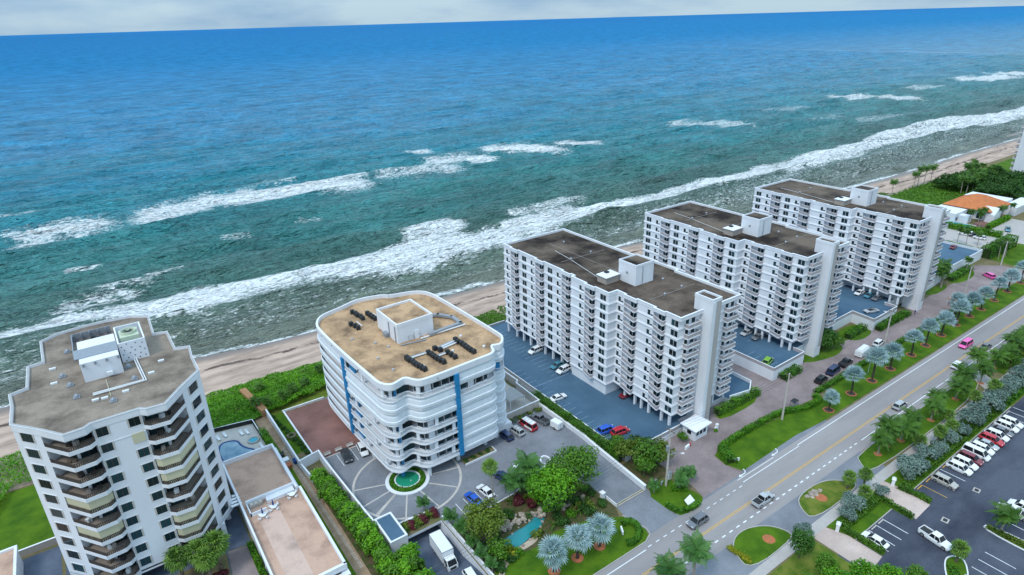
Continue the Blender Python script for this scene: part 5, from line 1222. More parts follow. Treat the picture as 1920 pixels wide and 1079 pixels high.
def tree_proto(seed, rx, ry, h, ch, mat, n=2600, leaf=.42, trunk='trunk', nl=11, tr=.22):
    """broadleaf: tapered trunk, limbs reaching into each lobe, uneven crown"""
    rg = random.Random(seed); lobes = []; limbs = [([(0,0,-.1),(.05,.03,h*.25),(rg.uniform(-.2,.2),rg.uniform(-.2,.2),h*.5)], [tr,tr*.8,tr*.6])]
    for i in range(nl):
        a = i*2.4+rg.random(); q = math.sqrt((i+.5)/nl)*.68; x, y = rx*q*math.cos(a), ry*q*math.sin(a)
        z = h-ch*.5+ch*.32*(1-q*q*1.5)+rg.uniform(-.12,.12)*ch; s = rg.uniform(.34,.5)
        lobes.append((x, y, z, rx*s, ry*s, ch*.5*rg.uniform(.55,.8)))
        limbs.append(([(0,0,h*.35),(x*.45,y*.45,h*.5+(z-h*.5)*.4),(x*.9,y*.9,z)], [tr*.5,tr*.35,tr*.12]))
    return crown_mesh('crown', lobes, n, leaf, mat, seed), limb_mesh('trunk', limbs, trunk)
def frond_leaflets(rg, L, droop, wid, nseg=9, wind=(0,0), per=1):
    """pinnate frond along +X: rachis points, leaflet quads (list of 4 points)"""
    pts = []; 
    for i in range(nseg+1):
        t = i/nseg; pts.append(Vector((L*(t-.18*droop*t*t), 0, L*(.42*t-droop*.75*t*t))))
    quads = []
    for i in range(nseg):
        a, b = pts[i], pts[i+1]; t = (i+.7)/nseg
        ll = wid*(math.sin(min(1,t*1.15+.12)*math.pi)**.6+.12)
        for sg in (-1,1):
            for h in range(per):
                u = (h+.1)/per; v = (h+.78)/per
                p, q = a.lerp(b,u), a.lerp(b,v); hang = -.35-.5*droop-.25*rg.random()
                o = Vector((ll*.45, sg*ll*(.8+.2*rg.random()), hang*ll*.7))
                quads.append((p, q, q+o*.92+Vector((.05,0,0)), p+o*.95))
    return pts, quads
def palm_mesh(seed, nf, L, wid, mat, crownz, tilt=(18,78), wind=Vector((0,0,0)), per=1, droop=(.5,1.1), up=False):
    rg = random.Random(seed); V = []; F = []; T = []
    for i in range(nf):
        az_ = i*2.39996+rg.uniform(-.2,.2); el = R(tilt[1])-(R(tilt[1]-tilt[0]))*((i+.5)/nf)**.8
        pts, quads = frond_leaflets(rg, L*rg.uniform(.82,1.08), rg.uniform(*droop), wid, wind=wind, per=per)
        M_ = Matrix.Rotation(az_,3,'Z') @ Matrix.Rotation(-(el-R(28)),3,'Y'); tn = rg.random()*.55+.25
        def place(p):
            q = M_ @ p; return q+wind*(p.length/L)**1.6+Vector((0,0,crownz))
        for q in quads:
            n = len(V); V += [tuple(place(p)) for p in q]; F.append((n,n+1,n+2,n+3)); T.append(min(1,max(0,tn+rg.uniform(-.2,.2))))
        for a, b in zip(pts[:-1], pts[1:]):
            n = len(V); a2, b2 = place(a), place(b); V += [tuple(a2),tuple(b2),tuple(b2+Vector((0,.05,.05))),tuple(a2+Vector((0,.07,.06)))]; F.append((n,n+1,n+2,n+3)); T.append(.9)
    me = bpy.data.meshes.new('crown'); me.from_pydata(V, [], F); at = me.attributes.new('tint','FLOAT','FACE'); at.data.foreach_set('value', np.array(T, np.float32)); me.materials.append(MAT[mat]); me.update(); return me
def fan_mesh(seed, nl, rad, pet, mat, crownz, el0=-25, el1=85, seg=11, cup=.25):
    """costapalmate palm: stiff fan blades on petioles set round a globe"""
    rg = random.Random(seed); V = []; F = []; T = []
    for i in range(nl):
        az_ = i*2.39996+rg.uniform(-.15,.15); el = R(el0+(el1-el0)*(i+.5)/nl+rg.uniform(-6,6)); pl = pet*rg.uniform(.8,1.1); r = rad*rg.uniform(.85,1.1)
        M_ = Matrix.Rotation(az_,3,'Z') @ Matrix.Rotation(-el,3,'Y') @ Matrix.Rotation(rg.uniform(-.5,.5),3,'X'); tn = rg.random()*.55+.25
        c = Vector((pl,0,0)); n = len(V); V += [tuple(M_ @ Vector((0,-.04,0))+Vector((0,0,crownz))),tuple(M_ @ Vector((0,.04,0))+Vector((0,0,crownz))),tuple(M_ @ (c+Vector((0,.04,0)))+Vector((0,0,crownz))),tuple(M_ @ (c-Vector((0,.04,0)))+Vector((0,0,crownz)))]; F.append((n,n+1,n+2,n+3)); T.append(.8)
        for j in range(seg):
            th = R(-125+250*(j+.5)/seg); w = R(250/seg*.42); rr = r*(.75+.25*math.cos(th))*rg.uniform(.92,1.05)
            def pt(q, f, zz): return c+Vector((rr*f*math.cos(q), rr*f*math.sin(q), zz))
            bend = -cup*rr*rg.uniform(.5,1.2)
            pl_ = [c, pt(th-w,.62,.07*rr), pt(th,1.0,bend), pt(th+w,.62,.07*rr)]
            n = len(V); V += [tuple(M_ @ p+Vector((0,0,crownz))) for p in pl_]; F.append((n,n+1,n+2,n+3)); T.append(min(1,max(0,tn+rg.uniform(-.22,.22))))
    me = bpy.data.meshes.new('crown'); me.from_pydata(V, [], F); at = me.attributes.new('tint','FLOAT','FACE'); at.data.foreach_set('value', np.array(T, np.float32)); me.materials.append(MAT[mat]); me.update(); return me
def trunk_mesh(h, r0, r1, lean, mat, seed=0):
    rg = random.Random(seed); pts = []; rs = []
    for i in range(7):
        t = i/6; pts.append((lean[0]*t*t, lean[1]*t*t, -.1+(h+.1)*t)); rs.append(r0+(r1-r0)*t+(.25*r0 if i == 0 else 0))
    return MB().tube(pts, rs, 8).mesh('trunk', MAT[mat])
def palm_at(name, label, proto, x, y, z=0, sc=1.0, rz=None, group=None, cat='palm tree'):
    cm, tm, off = proto
    t = thing(name, label, cat, (x, y, z), random.random()*6.28 if rz is None else rz, group, sc*random.uniform(.93,1.07))
    inst('trunk', tm, t); inst('crown', cm, t, off); return t
WIND = Vector((-.9,-.35,-.35))
coco = []
for sd in range(4):
    h = (5.6,6.4,5.0,6.0)[sd]; ln = ((.5,.2),(-.3,.4),(.3,-.5),(-.5,-.1))[sd]
    coco.append((palm_mesh(sd, 24, 4.1, .95, 'leaf_palm', 0, (-22,74), Vector((-1.2,-.7,-.35)), per=3, droop=(.35,.95)), trunk_mesh(h,.24,.13,ln,'trunk_pale',sd), (ln[0],ln[1],h)))
bism = [(fan_mesh(20+s, 32, 1.5, 1.35, 'leaf_bismarck', 0, -18, 82, 13, .22), trunk_mesh((4.6,5.2,5.8)[s],.24,.17,((.2,.1),(-.2,.15),(.1,-.2))[s],'trunk_dark',s), ((.2,.1),(-.2,.15),(.1,-.2))[s]+((4.6,5.2,5.8)[s],)) for s in range(3)]
bismf = (fan_mesh(30, 27, 1.75, 1.65, 'leaf_bismarck', 0, -28, 85, 13, .28), trunk_mesh(4.6,.3,.24,(.1,.1),'trunk_dark',5), (.1,.1,4.6))
sabal = [(fan_mesh(40+s, 40, .8, .8, 'leaf_sabal', 0, -55, 84, 10, .4), trunk_mesh((2.4,3.4)[s],.2,.17,(.1,0),'trunk',s), (.1,0,(2.4,3.4)[s])) for s in range(2)]
royal = (palm_mesh(50, 18, 2.9, .8, 'leaf_royal', 0, (-10,70), per=2), trunk_mesh(3.6,.17,.12,(.2,.1),'trunk_pale',8), (.2,.1,3.6))
cfar = [(palm_mesh(60+s, 18, 2.9, .8, 'leaf_palm', 0, (-25,72), Vector((.9,-.4,-.3)), per=2, droop=(.4,.95)), trunk_mesh((8.2,7.2)[s],.17,.11,((.7,.2),(-.4,.3))[s],'trunk_pale',s), ((.7,.2),(-.4,.3))[s]+((8.2,7.2)[s],)) for s in range(2)]
royalb = (palm_mesh(51, 17, 4.2, 1.0, 'leaf_royal', 0, (0,68), per=3, droop=(.5,.85)), trunk_mesh(8.0,.26,.16,(0,0),'trunk_pale',8), (0,0,8.0))
fan_tall = (fan_mesh(52, 34, 1.0, .95, 'leaf_sabal', 0, -40, 84, 10, .35), trunk_mesh(9.0,.17,.12,(.3,.1),'trunk_pale',9), (.3,.1,9.0))
adon = (palm_mesh(53, 14, 1.8, .5, 'leaf_royal', 0, (5,75), per=2), trunk_mesh(2.2,.09,.07,(.1,.1),'trunk_pale',3), (.1,.1,2.2))
# silver fan palms along the verge with ringed beds
def ring_bed(x, y, label, r=1.25, group=None):
    t = thing('ring_bed', label, 'flower bed', (x, y, 0), 0, group); rng_mesh(r-.28,r,0,.14,22).build('edging', MAT['terracotta'], t); MB().cyl(0,0,0,.08,r-.25,r-.25,22).build('mulch', MAT['trunk_dark'], t)
VB = [(136.4,63.4),(147.7,64.0),(157.8,64.0),(167.7,64.2),(179.9,64.4),(188.8,64.6),(199.0,64.8),(209.6,65.2),(213,67),(219.3,65.3),(227.7,65.2),(238.6,65.5),(250,65.8),(262,66)]
for i, (x, y) in enumerate(VB):
    palm_at('silver_palm', {0:'small silver fan palm on the verge beside the golf cart hedge',2:'silver fan palm on the verge next to the flagpole'}.get(i,'silver blue fan palm on a dark trunk in the line along the grass verge'), bism[i % 3], x, y, 0, (1.0,1.1,1.15,1.1,1.1)[i % 5]*(.8 if i == 0 else 1), None, 'silver palms along the verge')
    ring_bed(x, y, 'round bed with orange edging at the foot of a verge silver palm', 1.3, 'ring beds on the verge')
for x, y, lb in ((52.0,65.1,'large silver fan palm on the lawn nearest the truck ramp'),(57.2,64.9,'large silver fan palm between two others on the small road lawn'),(62.3,64.6,'large silver fan palm on the lawn nearest the curved hedge')):
    palm_at('silver_palm', lb, bismf, x, y, 0, 1.0); 
    t = thing('ring_bed', lb.replace('large silver fan palm','terracotta ringed bed under the silver palm'), 'flower bed', (x,y,0)); rng_mesh(.9,1.15,0,.15,10).build('edging', MAT['terracotta'], t); MB().cyl(0,0,0,.1,.92,.92,10).build('mulch', MAT['mulch'], t)
# coconut palms in the far-side strip
CP = [(129.0,47.8),(133.6,48.2),(137.9,47.2),(143.2,47.6),(151.4,46.8),(155.8,47.8),(165.5,47.3),(171.5,48.2),(178.5,46.8),(184,50),(190,48),(195,46.5),(200.5,48),(207,47.5),(213,48.6),(220,47.2),(228,48.5),(236,47.2),(246,48),(257,47)]
for i, (x, y) in enumerate(CP):
    palm_at('coconut_palm', 'wind blown coconut palm in the grass strip between road and sidewalk', coco[i % 4], x, y, 0, random.uniform(.78,.95), random.uniform(-.5,.5), 'coconut palms along the road')
    if i % 2 == 0 or i < 6:
        tag(MB().cyl(0,0,-.02,.1,.95,.6,14).build('mulch_ring', MAT['mulch'], None, (x,y,0)), 'orange mulch ring at the foot of a road palm', 'mulch', 'mulch rings in the palm strip')
for x, y in ((106.5,47.6),(88.6,47.2)): tag(MB().cyl(0,0,-.02,.12,1.3,.8,14).build('mulch_ring', MAT['mulch'], None, (x,y,0)), 'bare mulch ring with a young planting on the kerbed island '+('beside the coral rock' if x > 100 else 'with yellow shrubs'), 'mulch')
palm_at('coconut_palm', 'broad royal palm at the road edge opposite the garage drive', royalb, 69.3, 48.8, 0, 1.0); palm_at('coconut_palm', 'royal palm leaning low beside the driveway opposite the lawn', royalb, 63.0, 48.8, 0, 1.0)
palm_at('coconut_palm', 'coconut palm in the kerbed parking median', coco[0], 124.2, 22.9, 0, .8)
SP = [(136.7,43.0),(142.0,41.5),(152.5,43.8),(163.8,43.0),(148,41.5),(172,42),(113.1,45.9),(115.4,43.9),(111.3,41.8)]
for i, (x, y) in enumerate(SP): palm_at('cabbage_palm', 'round headed green cabbage palm among the silver shrubs', sabal[i % 2], x, y, 0, 1.15, None, 'cabbage palms by the parking hedge')
palm_at('cabbage_palm', 'single round headed palm in the white kerbed island by the pickup', sabal[0], 110.0, 24.6, 0, 1.25)
palm_at('fan_palm', 'tall slender fan palm beside the white sedan in the plaza', fan_tall, 52.4, 85.0, 0, 1.05)
for x, y, s in ((61.4,86.2,1.5),(57.6,84.8,1.35),(60.2,83.6,1.2)): palm_at('feather_palm', 'green feather palm in the garden by the plaza cars', royal, x, y, 0, s, None, 'feather palms in the pond garden')
palm_at('feather_palm', 'small feather palm in the plaza planter above the garage', adon, 40.6, 92.2, 0, 1.2)
for x, y, s in ((42.9,85.4,1.2),(43.1,81.8,1.2),(43.1,78.0,1.15),(43.0,74.5,1.1),(43.2,71.6,1.0)): palm_at('slender_palm', 'slender young palm in the row beside the truck ramp', adon, x, y, 0, s, None, 'young palms along the ramp')
for x, y, s in ((80.9,68.6,.9),(85.4,65.9,1.1),(89.0,66.4,1.2),(87.4,67.4,1.0)): palm_at('young_palm', 'bushy young palm near the power pole at the brick entry', royal, x, y, 0, s*.7, None, 'young palms at the brick entry')
for x, y, s in ((-1.8,102.2,1.6),(1.2,101.6,1.7),(4.1,101.0,1.75),(2.2,99.4,1.5)): palm_at('cabbage_palm', 'green fan palm in the planter before the faceted tower', sabal[1], x, y, 0, s, None, 'fan palms before the tower')
# beach palms and palms round the far buildings
for x, y in ((345,150.4),(369,150.6),(374,151),(380,150.5),(386,149.8),(415,143.5)): palm_at('coconut_palm', 'wind blown coconut palm standing at the dune edge before the beach', cfar[int(x) % 2], x, y, 0, 1.15, random.uniform(-.4,.4), 'palms at the dune edge')
for x, y in ((237,81),(240.4,82.6)): palm_at('coconut_palm', 'tall coconut palm beside the stair tower end of the farthest slab block', coco[1], x, y, 0, 1.15, None, 'palms by the farthest slab block')
for x, y in ((257.6,81.5),(282,80),(287,79.5),(291,81)): palm_at('coconut_palm', 'coconut palm on the grass by the curved drive end', cfar[int(x) % 2], x, y, 0, .85, None, 'palms at the drive end')
for x, y in ((291.4,98),(288.2,93.6),(293.1,91.3),(320.2,100.8),(322.5,106),(330,103),(326.5,103.8),(336,100.6),(341,99.8),(346,99)): palm_at('coconut_palm', 'coconut palm by the clubhouse pool and car park', cfar[int(x*3) % 2], x, y, 0, .8, None, 'palms round the clubhouse')
for i in range(26):
    x = 374+i*1.9+random.uniform(-1,1); y = 129+i*.42+random.uniform(-5,3.5); palm_at('coconut_palm', 'slim palm rising from the far grove behind the clubhouse', cfar[i % 2], x, y, 0, random.uniform(.95,1.15), None, 'palms of the far grove')
# broadleaf trees
def tree_at(label, proto, x, y, z=0, sc=1, rz=0, group=None, name='broadleaf_tree', cat='tree'):
    t = thing(name, label, cat, (x, y, z), rz, group, sc); inst('trunk', proto[1], t); inst('crown', proto[0], t); return t
big = tree_proto(101, 5.6, 5.0, 7.6, 4.6, 'leaf_green', 5200, .45, tr=.4, nl=15)
tree_at('large spreading green tree over the plaza island', big, 68.0, 78.6, 0, 1.12)
tree_at('bright green rounded tree beside the big spreading tree', tree_proto(102, 4.2, 4.2, 7.0, 5.6, 'leaf_bright', 4600, .42, tr=.3, nl=13), 61.2, 77.6, 0, 1.2)
tree_at('olive green bushy tree beside the truck ramp', tree_proto(103, 4.0, 4.3, 6.0, 5.2, 'leaf_olive', 4200, .4, tr=.25, nl=13), 46.4, 79.0, 0, 1.15)
tree_at('green tree at the bottom of the pond garden', tree_proto(104, 2.6, 2.4, 3.4, 3.2, 'leaf_green', 1500, .36, tr=.14), 46.0, 73.4)
tr_mid = [tree_proto(110+i, 2.9, 2.9, 4.2, 3.4, ('leaf_green','leaf_olive','leaf_dark')[i], 2000, .4, tr=.16) for i in range(3)]
for x, y, s, i in ((84.2,78.2,1.25,1),(85.8,75.2,1.3,0),(88.6,74.4,1.15,1),(83.4,82.4,.95,0),(86.6,78,1.1,2),(83.2,73.6,.9,0)): tree_at('dense '+('mid green','olive green','dark green')[i]+' tree between the shuttered building drive and the brick entry', tr_mid[i], x, y, 0, s, x, ('mid green','olive','dark')[i]+' trees by the brick entry wall')
tree_at('bushy green tree at the rounded bed by the middle slab block', tr_mid[2], 163.6, 81.0, 0, 1.35); tree_at('second bushy tree in the rounded bed by the middle slab block', tr_mid[0], 166.6, 79.8, 0, 1.0)
tree_at('small round leafy tree before the gate kiosk', tr_mid[0], 98.6, 76.6, 0, .5, 0, None, 'garden_shrub', 'shrub')
hb = [tree_proto(120+i, 1.5, 1.5, 2.6, 2.6, 'leaf_green' if i else 'leaf_bright', 1100, .36, tr=.1, nl=8) for i in range(2)]
for i in range(18):
    y = 112-i*1.7; x = 25.9+(112-y)*.07; tree_at(('bright' if i % 2 == 0 else 'mid')+' green shrub in the tall row along the footpath wall', hb[i % 2], x+random.uniform(-.3,.3)+.5, y, 0, random.uniform(1.2,1.55), i*1.7, ('bright' if i % 2 == 0 else 'mid')+' shrubs along the footpath wall', 'tall_shrub', 'shrub')
sh_silver = tree_proto(130, 2.4, 2.2, 2.9, 2.7, 'leaf_silver', 1800, .38, tr=.12, nl=10)
tree_at('grey green shrub by the blue roofed utility house', sh_silver, 35.0-2.4, 83.2, 0, .75, 0, None, 'silver_shrub', 'shrub')
for x, y, s in ((126.4,40.6,1.25),(130.2,40.4,.95),(107.4,42.2,1.05),(104.6,41.4,.8),(116.2,40.9,.7),(134.6,40.8,1.0),(139,40.2,.85),(144.5,40.6,1.0),(149.5,40.4,1.0),(155.5,40.6,1.2),(160.5,40.6,1.1),(165.6,40.4,1.25),(170.5,40.8,1.1),(176,41,1.15),(181,40.8,1.1),(187,41,1.2),(194,41,1.2),(201,41,1.2),(94,43.8,.8)):
    lb, gp = (('silvery shrub beside the small hedged row of stalls','small row') if x < 112 else ('silvery shrub between the longer cream entry and the tan estate car','cream entry') if x < 136 else ('silvery buttonwood shrub behind the long row of parked cars','long row') if x < 172 else ('silvery shrub in the belt past the empty stalls','belt'))
    tree_at(lb, sh_silver, x, y, 0, s*1.05, x, 'silver shrubs '+gp, 'silver_shrub', 'shrub')
bt = [tree_proto(140+i, 2.7, 2.7, 6.4, 5.2, ('leaf_bright','leaf_green','leaf_dark')[i], 2600, .4, tr=.2, nl=12) for i in range(3)]
for x, y, s, i in ((89.0,41.4,.85,2),(87.2,35.8,.85,1),(84.8,32.6,.95,0),(89.6,31.0,1.0,0),(92.8,28.4,.9,0),(96.6,25.6,.85,1),(81.0,35.0,.85,1)): tree_at(('bright','mid','dark')[i]+' green leafy tree in the clump beside the cream paved entry', bt[i], x, y, 0, s, x*2, ('bright','mid','dark')[i]+' trees by the cream entry')
for x, y, s in ((245,60,0),): pass
for i in range(20):
    x = 192+i*5.5+random.uniform(-1,1); tree_at('rounded green tree in the planting beyond the long parking row', tr_mid[i % 3], x, random.uniform(40,45.5), 0, random.uniform(.8,1.2), x, 'trees beyond the parking row')
# small garden shrubs
gs = {m: crown_mesh('foliage', [(0,0,.45,.75,.75,.55),(.4,.2,.5,.5,.5,.4),(-.3,-.35,.4,.5,.5,.42)], 420, .24, m, 150+i) for i, m in enumerate(('leaf_green','leaf_dark','leaf_red','leaf_yellow','leaf_olive','leaf_bright','leaf_silver'))}
def shrub(x, y, m, s, label, group=None):
    t = thing('garden_shrub', label, 'shrub', (x, y, 0), random.random()*6, group, s*random.uniform(.9,1.1)); inst('foliage', gs[m], t); MB().tube([(0,0,-.05),(.02,.02,.5)], .05, 5).build('stem', MAT['trunk'], t)
for x, y, s in ((56.8,82.6,1.5),(58.6,80.6,1.5),(57.4,83.8,1.2)): shrub(x, y, 'leaf_red', s, 'dark red leaved shrub under the feather palms', 'red shrubs in the pond garden')
for i in range(34):
    m = ('leaf_green','leaf_dark','leaf_bright','leaf_olive')[i % 4]; shrub(random.uniform(59,70.4), random.uniform(72.6,83), m, random.uniform(1.0,1.6), {'leaf_green':'mid green','leaf_dark':'dark green','leaf_bright':'bright green','leaf_olive':'olive'}[m]+' undergrowth shrub beneath the big plaza tree', 'undergrowth '+m[5:]+' below the plaza tree')
for i in range(12):
    m = ('leaf_green','leaf_dark','leaf_bright')[i % 3]; shrub(random.uniform(43.6,50), random.uniform(72,84), m, random.uniform(1.0,1.5), {'leaf_green':'mid green','leaf_dark':'dark green','leaf_bright':'bright green'}[m]+' undergrowth shrub beneath the olive tree by the ramp', 'undergrowth '+m[5:]+' by the ramp')
for i in range(15):
    tree_at(('bright' if i % 2 == 0 else 'mid')+' green bushy shrub in the bed left of the truck ramp', hb[i % 2], 27.4+(i % 3)*2.2+random.uniform(-.5,.5), 81.5-(i//3)*3.1+random.uniform(-.8,.8), 0, random.uniform(1.2,1.6), i*2.1, ('bright' if i % 2 == 0 else 'mid')+' shrubs left of the ramp', 'tall_shrub', 'shrub')
shrub(48.0,72.9,'leaf_yellow',1.7,'bright yellow green shrub at the pond path')
for i in range(7): shrub(81.0+.15*math.sin(i), 46.2+i*.62, 'leaf_yellow', .8, 'low yellow shrub along the curved kerb of the island', 'yellow shrubs on the island')
for x, y, m, s in ((55.2,77.9,'leaf_green',1.6),(56.4,77.4,'leaf_green',1.2),(54.6,73.6,'leaf_olive',1.5),(57.5,73.6,'leaf_green',1.5),(60.5,73.0,'leaf_dark',1.5),(63.5,72.6,'leaf_green',1.6),(66.5,72.2,'leaf_dark',1.5),(68.6,74,'leaf_green',1.6),(70.4,76,'leaf_dark',1.3),(66,76,'leaf_dark',1.8),(62.6,82.6,'leaf_dark',1.6),(66,85.4,'leaf_dark',1.5),(59.4,81.8,'leaf_olive',1.5),(54.6,83.6,'leaf_green',1.3),(49.5,83.4,'leaf_dark',1.4),(45,83.2,'leaf_green',1.4),(45.2,76.6,'leaf_dark',1.4),(50.4,81.6,'leaf_dark',1.4),(64.4,74.6,'leaf_red',1.1),(47.2,71.9,'leaf_dark',1.4),(44.6,71.2,'leaf_dark',1.4),(70,72.4,'leaf_dark',1.2),(53.2,80.8,'leaf_dark',1.5)):
    shrub(x, y, m, s, {'leaf_green':'mid green shrub','leaf_dark':'dark green shrub','leaf_olive':'olive green shrub','leaf_red':'small dark red shrub'}[m]+' planted around the rocky pond', 'pond garden shrubs '+m[5:])
for i in range(18): shrub(34.8+i % 9*.85, 90.6-.9*(i//9)+.2*math.sin(i*2), ('leaf_green','leaf_olive','leaf_red')[i % 3], 1.2, ('green','olive','dark red')[i % 3]+' shrub in the plaza planter over the garage mouth', 'planter shrubs '+('green','olive','red')[i % 3])
for i in range(8): shrub(55.2+i*.95, 100.3, 'leaf_green' if i % 2 else 'leaf_dark', .75, ('mid' if i % 2 else 'dark')+' green shrub in the white edged planter under the building', 'planter shrubs under the shutters '+('mid' if i % 2 else 'dark'))
for i in range(10): shrub(71.4+i*.95, 106.2, 'leaf_green' if i % 3 else 'leaf_olive', 1.0, ('green' if i % 3 else 'olive')+' shrub below the patio wall behind the parked cars', 'shrubs below the patio wall '+('green' if i % 3 else 'olive'))
for x, y in ((1.0,98.6),(2.6,99.0),(4,99.4),(-.5,99.2)): shrub(x, y, 'leaf_red', 1.3, 'dark red shrub under the fan palms before the tower', 'red shrubs before the tower')
for i in range(20): shrub(25.2+.14*i+random.uniform(-.3,.3), 144.9-i*.35*3, 'leaf_dark' if i % 2 else 'leaf_green', .8, ('dark' if i % 2 else 'mid')+' green shrub at the foot of the small lawn wall', 'small lawn shrubs '+('dark' if i % 2 else 'mid'))
t = thing('planter', 'long white edged planter under the shuttered facade', 'planter', (58.6,100.2,0)); MB().box(-4.2,4.0,-1.15,-.95,0,.45).build('edge', MAT['white_wall'], t); MB().box(3.8,4.0,-.95,.9,0,.45).build('edge', MAT['white_wall'], t); MB().box(-4.1,3.8,-.95,1,0,.3).build('soil', MAT['soil'], t)
kerb(smooth_poly([(69.6,91.6),(70.6,90.8),(70.4,88.6),(68.6,88.2),(68,90)], 2), w=.3, h=.3, mat='white_wall'); kerb([(43.6,84.6),(58,85.6),(68.4,88.6)], closed=False, w=.22, h=.18, mat='line_white')
# hedges: clipped masses with leafy faces
def hedge(label, pts, w, h, mat='leaf_green', leaf=.26, dens=26, name='hedge', group=None, closed=False):
    ox, oy = pts[0]; t = thing(name, label, 'hedge', (ox, oy, 0), 0, group)
    P = []; NN = []; rg = np.random.default_rng(int(abs(ox*31+oy*17)) % 9999); core = MB()
    for a, b in zip(pts[:-1], pts[1:]):
        L = math.dist(a, b); an = math.atan2(b[1]-a[1], b[0]-a[0]); c, s = math.cos(an), math.sin(an)
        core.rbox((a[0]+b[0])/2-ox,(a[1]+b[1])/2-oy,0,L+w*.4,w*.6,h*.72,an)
        n = int((L+w*.6)*(w+2*h)*dens*1.9); u = (rg.random(n)-.5)*(L+w*.8); q = rg.random(n)*(w+2*h)
        v = np.where(q < h, -w/2, np.where(q < h+w, q-h-w/2, w/2)); z = np.where(q < h, q, np.where(q < h+w, h, q-h-w)); 
        nx = np.where(q < h, -1., np.where(q < h+w, 0, 1)); nz = np.where((q >= h) & (q < h+w), 1., .15)
        e = 1+.10*np.sin(u*2.1+ox)+.05*rg.normal(size=n); v = v*e; z = z*(1+.07*np.sin(u*1.7+oy)+.05*rg.normal(size=n))
        x = (a[0]+b[0])/2-ox+u*c-v*s; y = (a[1]+b[1])/2-oy+u*s+v*c
        P.append(np.stack([x,y,np.maximum(z,.03)],1)); NN.append(np.stack([-nx*s,nx*c,nz],1))
    P = np.concatenate(P); NN = np.concatenate(NN)+rg.normal(size=P.shape)*.5; NN /= np.linalg.norm(NN, axis=1, keepdims=True)
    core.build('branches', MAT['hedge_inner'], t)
    tint = np.clip(.3+.35*(np.sin(P[:,0]*1.3+P[:,1])*.5+.5)+.5*(rg.random(len(P))-.4), 0, 1)
    inst('foliage', leaf_mesh('foliage', P, NN, leaf*1.1*(.6+.8*rg.random(len(P))), tint, {'leaf_green':'leaf_hedge','leaf_dark':'leaf_green'}.get(mat, mat), seed=3), t); return t
hedge('long clipped hedge between brick drive and grass verge beside the power pole', smooth_line([(101.6,66.4),(102.4,69),(105,69.8),(116,70.0),(126.2,69.6),(131,67.2),(138,66.6),(139,68.6)],1), 1.3, 1.1, 'leaf_bright', dens=20)
hedge('rounded green hedge mass at the brick entry corner', [(101.2,65.4),(102.6,68.2)], 2.2, 1.6, 'leaf_green')
hedge('long hedge between brick drive and silver palms', [(141,69.4),(170,69.8),(206,69.8),(238,69.6)], 1.3, 1.0, 'leaf_green', dens=14, leaf=.3)
hedge('thick tall hedge below the small blue deck corner', [(113.6,78.4),(120,78.4),(128.6,78.2)], 1.8, 1.9, 'leaf_bright', dens=18)
sheet('grass_bed', smooth_poly([(112.6,76.2),(124.6,76.0),(127.6,77.4),(130.4,79.0),(112.6,79.2)],1), 'grass')
hedge('hedge along the wall beside the blue deck and parked pickup', [(82.2,110.6),(82.3,98),(82.3,80)], 1.7, 2.5, 'leaf_green', dens=16)
hedge('C shaped clipped hedge on the road lawn by the white sign', smooth_line([(69.6,65.9),(70.9,65.7),(71.4,64.2),(70.6,62.6),(69.2,61.6),(67.4,61.4),(66.8,61.8)],1), .95, .9, 'leaf_green', dens=30)
hedge('clipped hedge curling round the bus sign island', smooth_line([(80.2,64.2),(80.4,61.9),(82.6,60.9),(85.2,60.9)],1), .95, .8, 'leaf_green', dens=30)
hedge('low hedge behind the bus sign at the brick entry', [(84.6,66.8),(86.4,65.2)], 1.1, .9, 'leaf_bright', dens=30)
hedge('clipped hedge beside the longer cream entry and stalls', [(120.9+.6,39.6),(122.0,36),(121.9,34.4)], 1.0, .9, 'leaf_dark', dens=26)
hedge('clipped hedge along the small row of stalls by the white sedan', [(101.6,40),(101.8,33.4)], .9, .9, 'leaf_dark', dens=26); hedge('clipped hedge at the end of the small row of stalls', [(115.4,41.6),(114.9,34.4)], .9, .9, 'leaf_dark', dens=26)
hedge('dark hedge behind the small row of stalls', [(102.6,40.6),(114.4,40.6)], 1.6, .8, 'leaf_dark', dens=20)
hedge('long dark hedge behind the row of parked cars', [(123,39.1),(172,39.2)], 1.5, .8, 'leaf_dark', dens=16); hedge('long hedge continuing behind the far planting', [(172.5,39.2),(300,39.4)], 1.6, 1.2, 'leaf_green', dens=6, leaf=.5)
hedge('low hedge in the far planted median by the palm', [(123.3,24.4),(123.9,12.4)], 1.2, .6, 'leaf_olive', dens=20); hedge('low hedge in the white kerbed island by the round palm', [(107.8,24.2),(104.4,22.0)], 1.4, .6, 'leaf_green', dens=20)
hedge('dark strip hedge beside the tan deck garage', [(9.9,104.2),(10.0,85)], .8, .9, 'leaf_bright', dens=20)
hedge('green hedge between pool deck and footpath', [(21.6,138.8),(21.9,127.6)], 1.4, 1.4, 'leaf_bright', dens=22)
hedge('green ring hedge round the fountain pool', [(CX0+3.35*math.cos(i*.4488), CY0+3.35*math.sin(i*.4488)) for i in range(15)], .85, .55, 'leaf_green', dens=26)
hedge('big dark clipped hedge block beside the car park', [(280.4,83.6),(303,83.4)], 3.6, 4.2, 'leaf_green', dens=7, leaf=.5)
hedge('clipped hedge between club pool and car park', [(309.6,110),(311.5,90.2)], 2.2, 2.4, 'leaf_bright', dens=7, leaf=.5); hedge('clipped hedge along the brown terrace and far car park', [(320,97.6),(342,97.8)], 1.8, 2.0, 'leaf_bright', dens=7, leaf=.5); hedge('low hedge at the foot of the far car park', [(286,88.4),(287,101)], 1.2, 1.2, 'leaf_dark', dens=8, leaf=.5)
